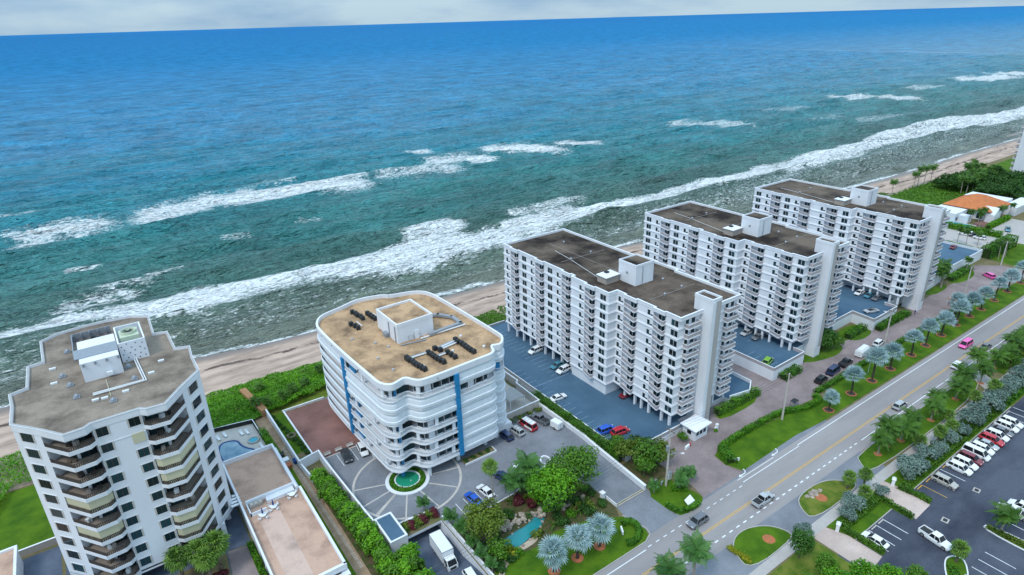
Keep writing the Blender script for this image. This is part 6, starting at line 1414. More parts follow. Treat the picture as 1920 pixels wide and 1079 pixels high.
for lb, a, b in (('hedge bed under the deck with the white open car',(176,80.6),(184.6,80.8)),('hedge at the rounded corner of the deck with the green car',(140.6,78.4),(147,78.6)),('tangled hedge at the end of the deck with the white open car',(188,77.8),(205,77.6)),('hedge below the wall of the farthest deck',(246,81.8),(262,82.2))): hedge(lb, [a,b], 2.2, 1.6, 'leaf_green', dens=12, leaf=.36)
sheet('grass_bed', smooth_poly([(174.6,84.6),(187,84.8),(186.4,79.0),(184,77.6),(177,77.4),(174.4,80.6)],2), 'grass'); sheet('grass_bed', smooth_poly([(152.4,83),(158,83),(170.6,83),(170.4,78.6),(166,77.0),(161.4,77.0),(152.8,79.2)],2), 'grass'); sheet('grass_bed', smooth_poly([(140,79.4),(148,79.4),(147.6,77.6),(140.4,77.5)],2), 'grass'); sheet('grass_bed', smooth_poly([(243,82.6),(264,83.4),(262,80),(255,78),(245,78.6)],2), 'grass'); sheet('grass_bed', smooth_poly([(226,82.6),(241,82.6),(240,79.4),(228,79.2)],2),'grass')
# sea grape and dune scrub: nobody could count it
def scrub(name, poly, n, leaf, mat, h, seed, label):
    rg = np.random.default_rng(seed); px = np.array([p[0] for p in poly]); py = np.array([p[1] for p in poly])
    x = rg.uniform(px.min(), px.max(), n*2); y = rg.uniform(py.min(), py.max(), n*2); ins = np.zeros(len(x), bool); j = len(poly)-1
    for i in range(len(poly)):
        c = ((py[i] > y) != (py[j] > y)) & (x < (px[j]-px[i])*(y-py[i])/(py[j]-py[i]+1e-9)+px[i]); ins ^= c; j = i
    x, y = x[ins][:n], y[ins][:n]
    hh = h*(.45+.75*fbm(x/2.6, y/2.6, 3, seed)); z = hh*(.72+.35*rg.random(len(x)))
    z *= np.clip(.35+fbm(x/7, y/7, 2, seed+5)*1.1, .3, 1.2)
    dx = fbm((x+.3)/2.6,y/2.6,3,seed)-fbm((x-.3)/2.6,y/2.6,3,seed); dy = fbm(x/2.6,(y+.3)/2.6,3,seed)-fbm(x/2.6,(y-.3)/2.6,3,seed)
    N_ = np.stack([-dx*3,-dy*3,np.full(len(x),.8)],1)+rg.normal(size=(len(x),3))*.45; N_ /= np.linalg.norm(N_, axis=1, keepdims=True)
    tint = np.clip(.2+.7*fbm(x/3.5,y/3.5,2,seed+9)+.4*(rg.random(len(x))-.5), 0, 1)
    o = inst(name, leaf_mesh(name, np.stack([x,y,z],1), N_, leaf*(.6+.8*rg.random(len(x))), tint, mat, aspect=.8, seed=seed)); return tag(o, label, 'scrub', None, 'stuff')
scrub('sea_grape', [(9,147.4),(20.8,145.2),(24,146),(28,146.2),(43,149.2),(45,162.4),(31.7,164.2),(22,163.8),(13,164),(6,164.6),(6,150)], 26000, .42, 'leaf_bright', 1.7, 201, 'bright green sea grape thicket between the pool and the beach')
scrub('sea_grape', [(-60,150),(-30.5,142),(-27.5,150.8),(-19,150.6),(-16,150),(-16,163.5),(-27,164.8),(-60,166)], 15000, .42, 'leaf_bright', 1.8, 202, 'green sea grape thicket beyond the lawn left of the faceted tower')
scrub('sea_grape', [(70.5,150.6),(81,150.6),(97,152),(104,152.5),(103,161),(90,160),(70,161)], 9000, .42, 'leaf_green', 1.7, 203, 'sea grape thicket at the sea end of the blue deck')
scrub('sea_grape', [(104,152.5),(280,151),(345,151.5),(345,156),(250,158),(104,161)], 14000, .6, 'leaf_green', 1.7, 207, 'sea grape belt on the dune behind the slab blocks')
scrub('dune_scrub', [(288,120),(330,122),(352,126),(396,128),(430,147),(415,149),(398,151),(368,152),(345,151.6),(288,151)], 9000, .7, 'leaf_green', .9, 204, 'low green dune scrub beyond the clubhouse')
scrub('far_wood', [(376,146),(371,133),(378,124),(366,123),(372,104),(430,100),(428,117),(424,131),(412,143)], 30000, .85, 'leaf_dark', 6.5, 205, 'dark wood of mixed trees behind the clubhouse')
scrub('far_wood', [(330,60),(640,60),(640,96),(372,98),(350,92)], 16000, 1.0, 'leaf_dark', 6, 206, 'dark wood along the road beyond the clubhouse')
for x, y in ((26.4,158),(23,150.5),(25.2,149),(33,150.5),(36.5,152),(41.5,156.5),(43.4,151.5),(29.5,149)): palm_at('young_palm', 'wind bent young palm rising from the sea grape thicket', coco[int(x) % 4], x, y, 0, .5, None, 'young palms in the sea grape')
tag(MB().box(-.8,.8,-7,7,.0,1.95).build('beach_walkway', MAT['leaf_path'], None, (23.2,152.8,0), R(8)), 'weathered orange boardwalk climbing through the sea grape', 'boardwalk')
shrub(81,165,'leaf_dark',1.8,'lone dark bush on the open sand behind the shuttered building')
# ------------------------------------------------------------------ vehicles
def paint(name, col, rough=.3):
    return plain('paint_'+name, col, rough, 0, .5, .6)
PC = {k: paint(k, c) for k, c in dict(white=(.78,.79,.80), black=(.012,.013,.016), silver=(.42,.44,.46), red=(.50,.012,.025), blue=(.015,.10,.52), navy=(.012,.03,.10), green=(.20,.42,.03), grey=(.14,.15,.17), darkred=(.20,.02,.03), pink=(.85,.10,.42), teal=(.06,.22,.30), tan=(.42,.40,.36), orange=(.75,.25,.03)).items()}
plain('tyre', (.015,.015,.016), .8); plain('rim', (.45,.46,.48), .35, .7); plain('headlight', (.75,.78,.8), .15); plain('taillight', (.35,.01,.01), .25); plain('plastic_black', (.02,.02,.022), .6)
def wheel_meshes(r, w):
    k = 14; mb = MB()
    rg = lambda rr, y: [(rr*math.cos(2*math.pi*i/k), y, rr*math.sin(2*math.pi*i/k)) for i in range(k)]
    mb.loft([rg(r*.9,-w/2),rg(r,-w*.3),rg(r,w*.3),rg(r*.9,w/2)]); ty = mb.mesh('wheel', MAT['tyre'])
    mb = MB(); mb.loft([rg(r*.62,-w/2-.012),rg(r*.62,w/2+.012)])
    return ty, mb.mesh('rim', MAT['rim'])
WM = {r: wheel_meshes(r, .24) for r in (.33,.37,.42)}
def body_loft(st, name):
    """stations along x: (x, z bottom, z shoulder, half width)"""
    mb = MB(); rings = []
    for x, zb, zs, w in st:
        rings.append([(x,-w*.92,zb),(x,-w,zb+(zs-zb)*.35),(x,-w*.97,zb+(zs-zb)*.8),(x,-w*.86,zs),(x,w*.86,zs),(x,w*.97,zb+(zs-zb)*.8),(x,w,zb+(zs-zb)*.35),(x,w*.92,zb)])
    mb.loft(rings); return mb
def quad_on(a, b, c, d, inset=.1, off=.012):
    A = [Vector(p) for p in (a,b,c,d)]; ce = sum(A, Vector())/4; n = (A[1]-A[0]).cross(A[3]-A[0]).normalized()
    if n.dot(ce-Vector((0,0,.9))) < 0: n = -n
    return [tuple(p+(ce-p)*inset+n*off) for p in A]
CARS = {}
def car_kit(kind):
    if kind in CARS: return CARS[kind]
    K = {}
    if kind == 'sedan': L, W, bel, roof, xb, r = 4.6,1.84,.88,1.42,(1.25,.45,-1.0,-1.75),.33
    elif kind == 'coupe': L, W, bel, roof, xb, r = 4.4,1.85,.84,1.28,(1.0,.25,-.9,-1.75),.33
    elif kind == 'suv': L, W, bel, roof, xb, r = 4.7,1.92,1.02,1.70,(1.3,.65,-1.75,-2.2),.37
    elif kind == 'van': L, W, bel, roof, xb, r = 5.2,2.0,1.08,2.05,(1.95,1.25,-2.35,-2.5),.37
    elif kind == 'pickup': L, W, bel, roof, xb, r = 5.6,2.0,1.05,1.82,(1.35,.75,-.55,-.85),.42
    elif kind == 'open': L, W, bel, roof, xb, r = 4.9,1.9,.88,1.0,(1.0,.7,-1.0,-1.2),.33
    h = L/2; w = W/2
    st = [(h,.42,.62,w*.72),(h-.12,.28,.70,w*.88),(h-.5,.22,bel-.14,w*.97),(xb[0]+.1,.2,bel-.02,w),(xb[3]-.05,.2,bel,w),(-h+.35,.24,bel-(.06 if kind in('sedan','coupe','open') else 0),w*.97),(-h+.08,.32,bel-.1,w*.9),(-h,.45,bel-.22,w*.78)]
    K['body'] = body_loft(st, 'body')
    if kind == 'pickup':
        K['body'].box(-h+.15,-.95,-w*.78,w*.78,bel-.0,bel+.004,1)
        for s in (-1,1): K['body'].box(-h+.1,-.9,s*w*.88-.06,s*w*.88+.06,bel-.05,bel+.14)
        K['body'].box(-h+.04,-h+.14,-w*.86,w*.86,bel-.3,bel+.14)
    wb, wr = w*.88, w*.70; a, b, c, d = xb; zb = bel-.03
    Bp = [(a,-wb,zb),(a,wb,zb),(d,wb,zb),(d,-wb,zb)]; Tp = [(b,-wr,roof-.05),(b,wr,roof-.05),(c,wr,roof-.05),(c,-wr,roof-.05)]
    cb = MB()
    if kind == 'open':
        cb.loft([[(a+.04,-wb,zb),(a+.04,wb,zb),(a,wb,zb),(a,-wb,zb)],[(a-.3,-wr,zb+.45),(a-.3,wr,zb+.45),(a-.33,wr,zb+.45),(a-.33,-wr,zb+.45)]])
        K['cabin'] = cb; K['glass'] = [('seat_well', [(.55,-wb*.85,bel+.012),(.55,wb*.85,bel+.012),(-1.3,wb*.85,bel+.012),(-1.3,-wb*.85,bel+.012)])]
    else:
        top = [(b-.12,-wr*.9,roof),(b-.12,wr*.9,roof),(c+.12,wr*.9,roof),(c+.12,-wr*.9,roof)]
        cb.loft([Bp, Tp, top]); K['cabin'] = cb
        g = [('windshield', quad_on(Bp[0],Bp[1],Tp[1],Tp[0],.1)), ('rear_window', quad_on(Bp[2],Bp[3],Tp[3],Tp[2],.14))]
        nside = {'sedan':2,'coupe':1,'suv':3,'van':2,'pickup':2}[kind]
        for s, (p0, p1, q1, q0) in ((1,(Bp[1],Bp[2],Tp[2],Tp[1])),(-1,(Bp[0],Bp[3],Tp[3],Tp[0]))):
            for i in range(nside):
                lp = lambda u, v, t: tuple(u[j]+(v[j]-u[j])*t for j in range(3)); t0, t1 = i/nside, (i+1)/nside
                g.append(('side_window', quad_on(lp(p0,p1,t0),lp(p0,p1,t1),lp(q0,q1,t1),lp(q0,q1,t0),.12)))
        K['glass'] = g
    K['glass'] = [(n, MB(), q) for n, q in K['glass']]
    gl = []
    for n, mb, q in K['glass']: mb.face(q); gl.append((n, mb.mesh(n, MAT['glass_car' if n != 'seat_well' else 'plastic_black'])))
    K['glass'] = gl
    dm = plain('paint_default', (.5,.5,.5)) if 'paint_default' not in MAT else MAT['paint_default']
    K['body'] = K['body'].mesh('body', [dm, MAT['plastic_black']]); K['cabin'] = K['cabin'].mesh('cabin', [dm])
    K['hl'] = MB().box(-.03,.05,-.2,.2,-.07,.07).mesh('headlight', MAT['headlight']); K['tl'] = MB().box(-.05,.03,-.16,.16,-.08,.1).mesh('taillight', MAT['taillight'])
    K['bp'] = MB().box(-.06,.05,-w*.72,w*.72,-.1,.08).mesh('bumper', MAT['plastic_black'])
    K['mir'] = MB().box(-.08,.08,-.1,.1,-.06,.07).mesh('mirror', MAT['plastic_black'])
    K['dim'] = (L, W, bel, roof, xb, r); CARS[kind] = K
    return K
NMV = {'sedan':'parked_car','coupe':'parked_car','suv':'parked_car','van':'parked_van','pickup':'pickup_truck','open':'parked_car'}
def car(kind, col, x, y, ang, label, z=0, group=None, cat=None, rack=False):
    K = car_kit(kind); L, W, bel, roof, xb, r = K['dim']; h, w = L/2, W/2
    t = thing(NMV[kind], label, cat or {'van':'van','pickup':'pickup truck'}.get(kind,'car'), (x, y, z), R(ang), group)
    def p(nm, me, loc=(0,0,0), rz=0, mat=None, par=None):
        o = inst(nm, me, par or t, loc, rz)
        if mat: o.material_slots[0].link = 'OBJECT'; o.material_slots[0].material = mat
        return o
    b = p('body', K['body'], mat=PC[col]); p('cabin', K['cabin'], mat=PC[col])
    for n, me in K['glass']: p(n, me)
    ty, ri = WM[r]
    for sx in (h-.85, -h+.95):
        for sy in (-1,1): q = p('wheel', ty, (sx, sy*(w-.1), r)); p('rim', ri, par=q)
    for sy in (-1,1):
        p('headlight', K['hl'], (h-.16, sy*w*.62, bel-.30)); p('taillight', K['tl'], (-h+.08, sy*w*.66, bel-.28)); p('mirror', K['mir'], (xb[0]-.35, sy*(w+.06), bel+.08))
    p('bumper', K['bp'], (h-.05,0,.42)); p('bumper', K['bp'], (-h+.05,0,.45))
    if rack:
        for sy in (-.45,.45): inst('roof_rail', MB().box(xb[2],xb[1]-.2,sy*w*1.2-.03,sy*w*1.2+.03,roof+.02,roof+.09).mesh('roof_rail', MAT['metal_grey']), t)
        for sx in (-1.2,-.2,.6): inst('roof_rail', MB().box(sx-.03,sx+.03,-w*.6,w*.6,roof+.09,roof+.14).mesh('roof_rail', MAT['metal_grey']), t)
    return t
# plaza of the shuttered building
car('suv','black',34.4,117.6,-97,'black car parked on the plaza beside the red brick terrace')
car('suv','white',38.2,117.6,-97,'white car with dark glass roof tucked under the shuttered building')
car('sedan','blue',50.0,88.8,95,'bright blue sedan parked beside the plaza garden'); car('sedan','white',53.2,89.2,95,'white sedan next to the bright blue sedan'); car('suv','navy',58.4,90.6,100,'dark car half hidden behind the feather palms'); car('sedan','white',63.0,90.0,98,'white car half hidden behind the bright green tree')
car('suv','navy',67.2,102.4,96,'dark blue car parked at the rounded corner of the shuttered building',0); car('suv','silver',70.3,102.2,96,'silver minivan with roof rails between dark car and red van',rack=True); car('van','red',73.8,102.4,96,'red and white service van with a ladder rack',rack=True); car('pickup','grey',77.6,102.6,100,'dark grey pickup truck parked in the plaza corner')
vt = bpy.data.objects[[o.name for o in bpy.data.objects if o.get('label') == 'red and white service van with a ladder rack'][0]]
MB().box(-2.2,1.3,-.72,.72,2.06,2.12).build('roof_panel', MAT['plastic_white'], vt); MB().box(-2.4,.2,-1.005,1.005,.6,1.05).build('white_panel', MAT['plastic_white'], vt)
t = thing('cargo_trailer', 'small white box trailer parked by the plaza wall', 'trailer', (79.0,97.9,0), R(98))
MB().loft([[(-1.3,-.85,.45),(1.3,-.85,.45),(1.3,.85,.45),(-1.3,.85,.45)],[(-1.3,-.85,2.0),(1.3,-.85,2.0),(1.3,.85,2.0),(-1.3,.85,2.0)],[(-1.2,-.75,2.12),(1.2,-.75,2.12),(1.2,.75,2.12),(-1.2,.75,2.12)]]).build('box_body', MAT['plastic_white'], t)
MB().box(-1.34,-1.3,-.02,.02,.5,1.95).build('door_seam', MAT['metal_grey'], t); MB().tube([(1.3,0,.45),(2.2,0,.45)], .05).build('tow_bar', MAT['metal_grey'], t)
for s in (-1,1): q = inst('wheel', WM[.33][0], t, (0,s*.92,.33)); inst('rim', WM[.33][1], q)
# box truck on the ramp
def box_truck():
    t = thing('box_truck', 'white box truck parked on the garage ramp', 'truck', (38.9,81.6,-2.56), R(-93))
    MB().box(-3.6,1.9,-1.15,1.15,1.0,3.5).build('cargo_box', MAT['plastic_white'], t)
    mb = MB()
    for s in (-1,1): mb.box(-3.62,1.92,s*1.16-.03,s*1.16+.03,3.40,3.53); mb.box(-3.62,1.92,s*1.16-.03,s*1.16+.03,.98,1.08)
    for a in (-3.63,1.88): mb.box(a,a+.05,-1.18,1.18,3.40,3.53)
    mb.build('box_trim', MAT['metal_grey'], t)
    c = MB(); c.loft([[(2.0,-1.0,.5),(3.9,-1.0,.5),(3.9,1.0,.5),(2.0,1.0,.5)],[(2.0,-1.02,1.5),(3.85,-1.0,1.45),(3.85,1.0,1.45),(2.0,1.02,1.5)],[(2.0,-.95,2.4),(3.15,-.92,2.4),(3.15,.92,2.4),(2.0,.95,2.4)]]); c.build('cab', PC['white'], t)
    for nm, q in (('windshield', quad_on((3.85,-1,1.45),(3.85,1,1.45),(3.15,.92,2.4),(3.15,-.92,2.4),.12)),('side_window', quad_on((2.1,1.02,1.5),(3.75,1,1.46),(3.1,.92,2.38),(2.1,.95,2.38),.15)),('side_window', quad_on((2.1,-1.02,1.5),(3.75,-1,1.46),(3.1,-.92,2.38),(2.1,-.95,2.38),.15))):
        mb = MB(); mb.face(q); mb.build(nm, MAT['glass_car'], t)
    MB().box(-3.5,3.4,-.45,.45,.55,1.0).build('chassis', MAT['plastic_black'], t); MB().box(3.88,3.97,-.95,.95,.42,.7).build('bumper', MAT['metal_grey'], t); MB().box(3.86,3.92,-.6,.6,.75,1.2).build('grille', MAT['metal_dark'], t)
    for s in (-1,1):
        MB().box(3.86,3.94,s*.8-.15,s*.8+.15,.85,1.1).build('headlight', MAT['headlight'], t); MB().box(3.2,3.35,s*1.15-.1,s*1.15+.1,1.5,2.0).build('mirror', MAT['plastic_black'], t)
        for x in (2.9,-2.2): q = inst('wheel', WM[.42][0], t, (x,s*.95,.42)); inst('rim', WM[.42][1], q)
box_truck()
car('suv','white',39.6,72.6,-95,'white car partly in view at the top of the truck ramp', -.95)
# decks
car('coupe','white',85.8,105.6,-4,'white car with black roof parked alone on the blue deck by the hedge',1.5); car('suv','blue',85.9,88.2,-6,'blue car parked beside the red car on the deck',1.5); car('suv','red',88.0,85.8,-6,'red car parked near the deck parapet',1.5)
car('suv','white',95.9,128.6,185,'white car parked alone under the long slab block',1.5); car('sedan','teal',95.6,118.2,185,'dark teal car half under the long slab block',1.5); car('suv','white',95.4,115.2,185,'white car beside the dark teal car',1.5); car('sedan','darkred',100.4,96.2,180,'dark red car deep under the long slab block',1.5)
car('suv','green',139.9,83.2,15,'lime green car on the deck of the middle slab block',3.0); car('open','silver',192.3,82.6,-20,'pale open topped car on the stepped deck',3.0); car('sedan','darkred',273.6,92.8,10,'faded red car on the farthest deck',3.0)
for i, (x, y, c) in enumerate(((149.8,97,'silver'),(150,93.4,'grey'),(203,92,'white'),(203.2,89,'teal'),(203,86.4,'grey'))): car('sedan',c,x,y,180,('silver','grey','white','teal','dark grey')[i]+' car parked under the '+('middle' if i < 2 else 'farthest')+' slab block',3.0)
# brick drive
car('suv','black',147.4,71.9,5,'black car parked first in the line on the brick drive'); car('van','navy',154.0,72.4,5,'dark blue van parked in the line on the brick drive'); car('pickup','black',160.6,72.7,5,'black pickup parked in the line on the brick drive'); car('suv','white',178.8,73.0,5,'white car parked beyond the white tent on the brick drive')
t = thing('white_canopy', 'white covered trailer standing between parked cars on the brick drive', 'trailer', (169.2,72.8,0), R(5)); MB().loft([[(-2.4,-1.0,.4),(2.4,-1.0,.4),(2.4,1.0,.4),(-2.4,1.0,.4)],[(-2.4,-1.05,1.9),(2.4,-1.05,1.9),(2.4,1.05,1.9),(-2.4,1.05,1.9)],[(-2.1,-.6,2.5),(2.1,-.6,2.5),(2.1,.6,2.5),(-2.1,.6,2.5)]]).build('cover', MAT['plastic_white'], t)
for s in (-1,1): q = inst('wheel', WM[.33][0], t, (0,s*.95,.33)); inst('rim', WM[.33][1], q)
car('suv','pink',259.6,74.8,60,'magenta car with white roof turning at the end of the brick drive')
def golf_cart(x, y, a, label):
    t = thing('golf_cart', label, 'golf cart', (x,y,0), R(a)); MB().box(-1.2,1.2,-.6,.6,.3,.65).build('body', PC['grey'], t); MB().box(-1.1,.9,-.65,.65,1.85,1.93).build('roof', MAT['metal_dark'], t); MB().box(-.5,.0,-.55,.55,.65,.95).build('seat', MAT['tan_wall'], t)
    for a_ in (-1.0,.8):
        for b in (-.58,.58): MB().tube([(a_,b,.6),(a_,b,1.88)], .03, 5).build('post', MAT['metal_dark'], t)
    for a_ in (-.8,.8):
        for s in (-1,1): inst('wheel', WM[.33][0], t, (a_,s*.6,.25), 0, .75)
golf_cart(131.0,69.3,8,'dark roofed golf cart parked inside the hedge'); 
# road traffic
car('van','pink',197,57.6,180,'pink van driving along the coast road',cat='van'); car('sedan','grey',200.4,53.8,0,'grey car driving behind the palms on the coast road'); car('suv','white',182.6,53.9,0,'white car on the coast road opposite the pink van'); car('suv','silver',151,53.8,0,'silver car on the coast road by the coconut palms'); car('pickup','silver',96.2,53.8,0,'silver pickup driving past the grass island'); car('suv','grey',81.2,57.7,180,'dark grey car driving past the bus sign')
# far parking lot
row = [(130.1,'suv','tan','tan estate car at the yellow lined stall','T'),(136.9,'suv','white','white small car first after the yellow stalls',0),(139.6,'suv','white','white car second in the long row',0),(142.2,'suv','darkred','dark maroon car in the long row beside the white van',0),(145.0,'van','white','white van in the long parking row',0),(147.8,'suv','white','white car beside the white van in the long row',0),(150.4,'sedan','silver','silver sedan in the long row beside the red car',0),(153.0,'suv','red','red car in the long parking row',0),(155.7,'suv','white','white car next to the red car in the long row',0),(158.4,'sedan','grey','grey car between two white cars near the row end',0),(161.2,'suv','white','white car second from the empty end stalls',0),(163.8,'suv','white','white car at the end of the long row by the empty stalls',0)]
for x, k, c, lb, _ in row: car(k, c, x, 35.0, -90, lb)
car('sedan','white',103.6-.4,35.3,90,'white sedan parked alone in the small hedged row'); car('pickup','white',112.2,29.0,172+90,'white pickup truck driving through the parking lot'); car('pickup','white',131.2,23.2,95,'white pickup partly in view behind the median palm'); car('suv','white',133.9,22.8,92,'white car partly in view at the edge of the lot')
# car parks round the clubhouse
for i, (x, y, c, k) in enumerate(((304.4,100.1,'white','van'),(304.6,97.1,'black','suv'),(303.3,94.4,'white','suv'),(324.1,91.5,'teal','pickup'))): car(k, c, x, y, 95 if i < 3 else 200, ('white van in the clubhouse car park','black car in the clubhouse car park','white car at the end of the clubhouse car park','dark teal pickup alone in the far car park')[i])
# ------------------------------------------------------------------ street furniture
def pole(x, y, h, label, arm=None, mat='warm_concrete', cross=True, group=None):
    t = thing('power_pole', label, 'pole', (x,y,0), 0, group); MB().cyl(0,0,-.2,h,.26,.15,9).build('shaft', MAT[mat], t)
    if cross:
        MB().box(-.08,.08,-1.2,1.2,h-.6,h-.45).build('crossarm', MAT['trunk'], t)
        for u in (-1.1,-.4,.4,1.1): MB().cyl(0,u,h-.45,h-.2,.06,.04,6).build('insulator', MAT['metal_grey'], t)
    if arm:
        MB().tube([(0,0,h*arm[2]),(arm[0]*.6,arm[1]*.6,h*arm[2]+.35),(arm[0],arm[1],h*arm[2]+.3)], .06, 6).build('lamp_arm', MAT['metal_grey'], t); MB().rbox
        mb = MB(); mb.rbox(arm[0],arm[1],h*arm[2]+.2,.7,.28,.14,math.atan2(arm[1],arm[0])); mb.build('lamp_head', MAT['plastic_white'], t)
    return t
PO = [(84.5,68.6,14.2),(124.0,67.9,12.8),(180.9,72.2,11),(233.6,72.6,11),(276,76.9,9.5)]
pole(*PO[0],'tall concrete power pole with street lamp arm at the brick entry',(2.3,-1.6,.55)); pole(*PO[1],'concrete power pole rising from the hedge by the golf cart'); pole(*PO[2],'power pole with lamp on the brick drive by the middle slab block',(-1.4,1.2,.92)); pole(*PO[3],'power pole on the brick drive near the pale canopy'); pole(*PO[4],'power pole at the end of the brick drive by the grass')
mb = MB(); mb.cyl(-.5,.0,9.0,10.2,.3,.3,10); bpy.data.objects[[o.name for o in bpy.data.objects if o.get('label','').startswith('tall concrete power pole')][0]]
mb.build('transformer', MAT['metal_grey'], [o for o in bpy.data.objects if o.get('label','').startswith('tall concrete power pole')][0])
chain = [(20,66.5,13.5)]+PO+[(330,78,10)]
for wy in (-1.1,-.4,.4,1.1):
    mb = MB(); pts = []
    for (a, b) in zip(chain[:-1], chain[1:]):
        for i in range(10):
            u = i/10; sag = -4*u*(1-u)*math.dist(a[:2],b[:2])*.02; pts.append((a[0]+(b[0]-a[0])*u, a[1]+(b[1]-a[1])*u+wy, a[2]+(b[2]-a[2])*u-.2+sag))
    pts.append((chain[-1][0],chain[-1][1]+wy,chain[-1][2]-.2)); mb.tube(pts, .022, 4); tag(mb.build('power_line', MAT['metal_dark']), 'thin dark overhead power line strung between the roadside poles', 'cable', 'overhead power lines')
t = thing('flag_pole', 'flagpole with a striped flag between the verge palms', 'flag', (160.8,66.6,0)); MB().cyl(0,0,0,7.5,.05,.04,6).build('pole', MAT['plastic_white'], t)
for i in range(7): MB().box(-1.6,0,-.01,.01,6.1+i*.15,6.25+i*.15).build('stripe', PC['red'] if i % 2 == 0 else MAT['plastic_white'], t)
MB().box(-.75,-.0,-.016,.016,6.7,7.15).build('canton', MAT['navy'], t)
def bars(x, y, z, a, label, w=1.6, h=.7, name='entry_sign', mat='plastic_white', cat='sign', group=None):
    t = thing(name, label, cat, (x,y,z), R(a), group); MB().box(-w/2,w/2,-.14,.14,.18,.18+h).build('panel', MAT[mat], t); MB().box(-w/2+.1,w/2-.1,-.1,.1,0,.18).build('plinth', MAT['warm_concrete'], t); return t
bars(68.0,64.6,0,60,'low white stone sign inside the C shaped hedge'); bars(102.4,64.9,0,-35,'white entry sign at the rounded hedge by the brick entry'); 
for x, y in ((121.3,40.9),(100.6,40.9)):
    t = thing('pillar_sign', 'white pillar sign at the cream entry '+('beside the long car row' if x > 110 else 'beside the small car row'), 'sign', (x,y,0), R(20)); MB().box(-.45,.45,-.3,.3,0,1.7).build('shaft', MAT['white_paint'], t); MB().loft([[(-.55,-.4,1.7),(.55,-.4,1.7),(.55,.4,1.7),(-.55,.4,1.7)],[(-.15,-.1,2.1),(.15,-.1,2.1),(.15,.1,2.1),(-.15,.1,2.1)]]).build('cap', MAT['white_paint'], t)
t = thing('broken_sign', 'tilted white sign board lying on the hedged island', 'sign', (84.4,62.4,.0), R(15)); mb = MB(); mb.loft([[(-1.3,-.6,.12),(.9,-.8,.2),(1.3,.5,.75),(-.8,.7,.65)],[(-1.3,-.6,.24),(.9,-.8,.32),(1.3,.5,.87),(-.8,.7,.77)]]); mb.build('board', MAT['plastic_white'], t); MB().box(-.6,.6,.3,.5,-.02,.6).build('prop', MAT['warm_concrete'], t)
t = thing('gate_barrier', 'white and red barrier cabinet near the gate kiosk', 'barrier', (97.8,74.2,0), R(10)); MB().box(-1.1,.5,-.2,.2,.0,.8).build('cabinet', MAT['plastic_white'], t); MB().box(.5,1.0,-.2,.2,0,.75).build('end_panel', PC['red'], t)
t = thing('call_box', 'white call box on a planted traffic island by the kiosk', 'box', (108.6,74.8,0), R(5)); MB().box(-.3,.3,-.3,.3,0,1.5).build('cabinet', MAT['plastic_white'], t); MB().box(-.9,-.3,-.15,.15,.6,.8).build('arm', MAT['plastic_white'], t); shrub(107.8,74.4,'leaf_bright',.7,'small bright bush on the traffic island by the call box')
for x, y, lb in ((83.3,70.4,'nearest the entry hedge'),(83.9,69.2,'next to the power pole')): bars(x,y,0,20,'grey utility cabinet '+lb,.8,.7,'utility_cabinet','metal_grey','cabinet')
t = thing('phone_cabinet', 'tall white cabinet beside the concrete power pole', 'cabinet', (86.6,69.6,0)); MB().box(-.4,.4,-.3,.3,0,1.7).build('cabinet', MAT['white_paint'], t); MB().box(-.43,.43,-.33,.33,1.7,1.8).build('cap', MAT['metal_grey'], t)
t = thing('gate_column', 'white gate column with lamp at the plaza exit', 'column', (70.9,73.2,0)); MB().box(-.35,.35,-.35,.35,0,2.0).build('shaft', MAT['white_wall'], t); MB().loft([[(-.5,-.5,2.0),(.5,-.5,2.0),(.5,.5,2.0),(-.5,.5,2.0)],[(-.5,-.5,2.15),(.5,-.5,2.15),(.5,.5,2.15),(-.5,.5,2.15)],[(-.1,-.1,2.5),(.1,-.1,2.5),(.1,.1,2.5),(-.1,.1,2.5)]]).build('cap', MAT['white_paint'], t)
t = thing('trench_drain', 'long trench drain across the plaza exit', 'drain', (75.8,70.3,0)); MB().box(-3.9,3.9,-.28,.28,.0,.26 if False else .27).build('frame', MAT['warm_concrete'], t); MB().box(-3.8,3.8,-.14,.14,.27,.28).build('grate', MAT['soil'], t)
t = thing('gate_track', 'white gate rail beside the plaza exit wall', 'gate', (71.8,72.0,0)); MB().box(-.06,.06,-2.0,2.2,.1,.9).build('rail', MAT['white_paint'], t)
# pond garden
rg_ = random.Random(5)
def boulder(x, y, s, label, group, z=0):
    rr = random.Random(int(x*100+y*37)); mb = MB(); k = 9
    rings = [[(s*q*(1+rr.uniform(-.22,.22))*math.cos(2*math.pi*i/k), s*q*(1+rr.uniform(-.22,.22))*math.sin(2*math.pi*i/k)*.85, s*zz*(1+rr.uniform(-.15,.15))) for i in range(k)] for q, zz in ((.85,-.15),(1,.25),(.8,.6),(.35,.85))]
    mb.loft(rings); tag(mb.build('boulder', MAT['rock'], None, (x,y,z), rr.random()*6), label, 'rock', group)
for i in range(34):
    a = i/34; x = 49.6+a*9.5+rg_.uniform(-.8,.8); y = 78.4+1.0*math.sin(a*5)+rg_.uniform(-1.1,1.1); boulder(x, y, rg_.uniform(.35,.85), 'weathered boulder in the rockery behind the garden pond', 'rockery boulders', rg_.uniform(0,.5))
for i in range(16): a = i/16*6.28; boulder(53+5.0*math.cos(a), 75.4+1.9*math.sin(a)+.25*(5*math.cos(a)), rg_.uniform(.2,.42), 'edging stone on the rim of the garden pond', 'pond edging stones')
for i in range(7): boulder(63+i*.9, 76.2+rg_.uniform(-.6,.6), rg_.uniform(.4,.7), 'boulder in the shady end of the pond garden', 'shady garden boulders')
pond = [(a, b+.0) for a, b in smooth_poly([(48.0,76.0),(51.5,76.9),(54.6,76.7),(57,77.9),(59,76.4),(57,75.2),(54.8,74.4),(51.6,73.5),(48.8,73.3)],2)]
o = sheet('garden_pond', pond, 'pond_water', .12, .2)
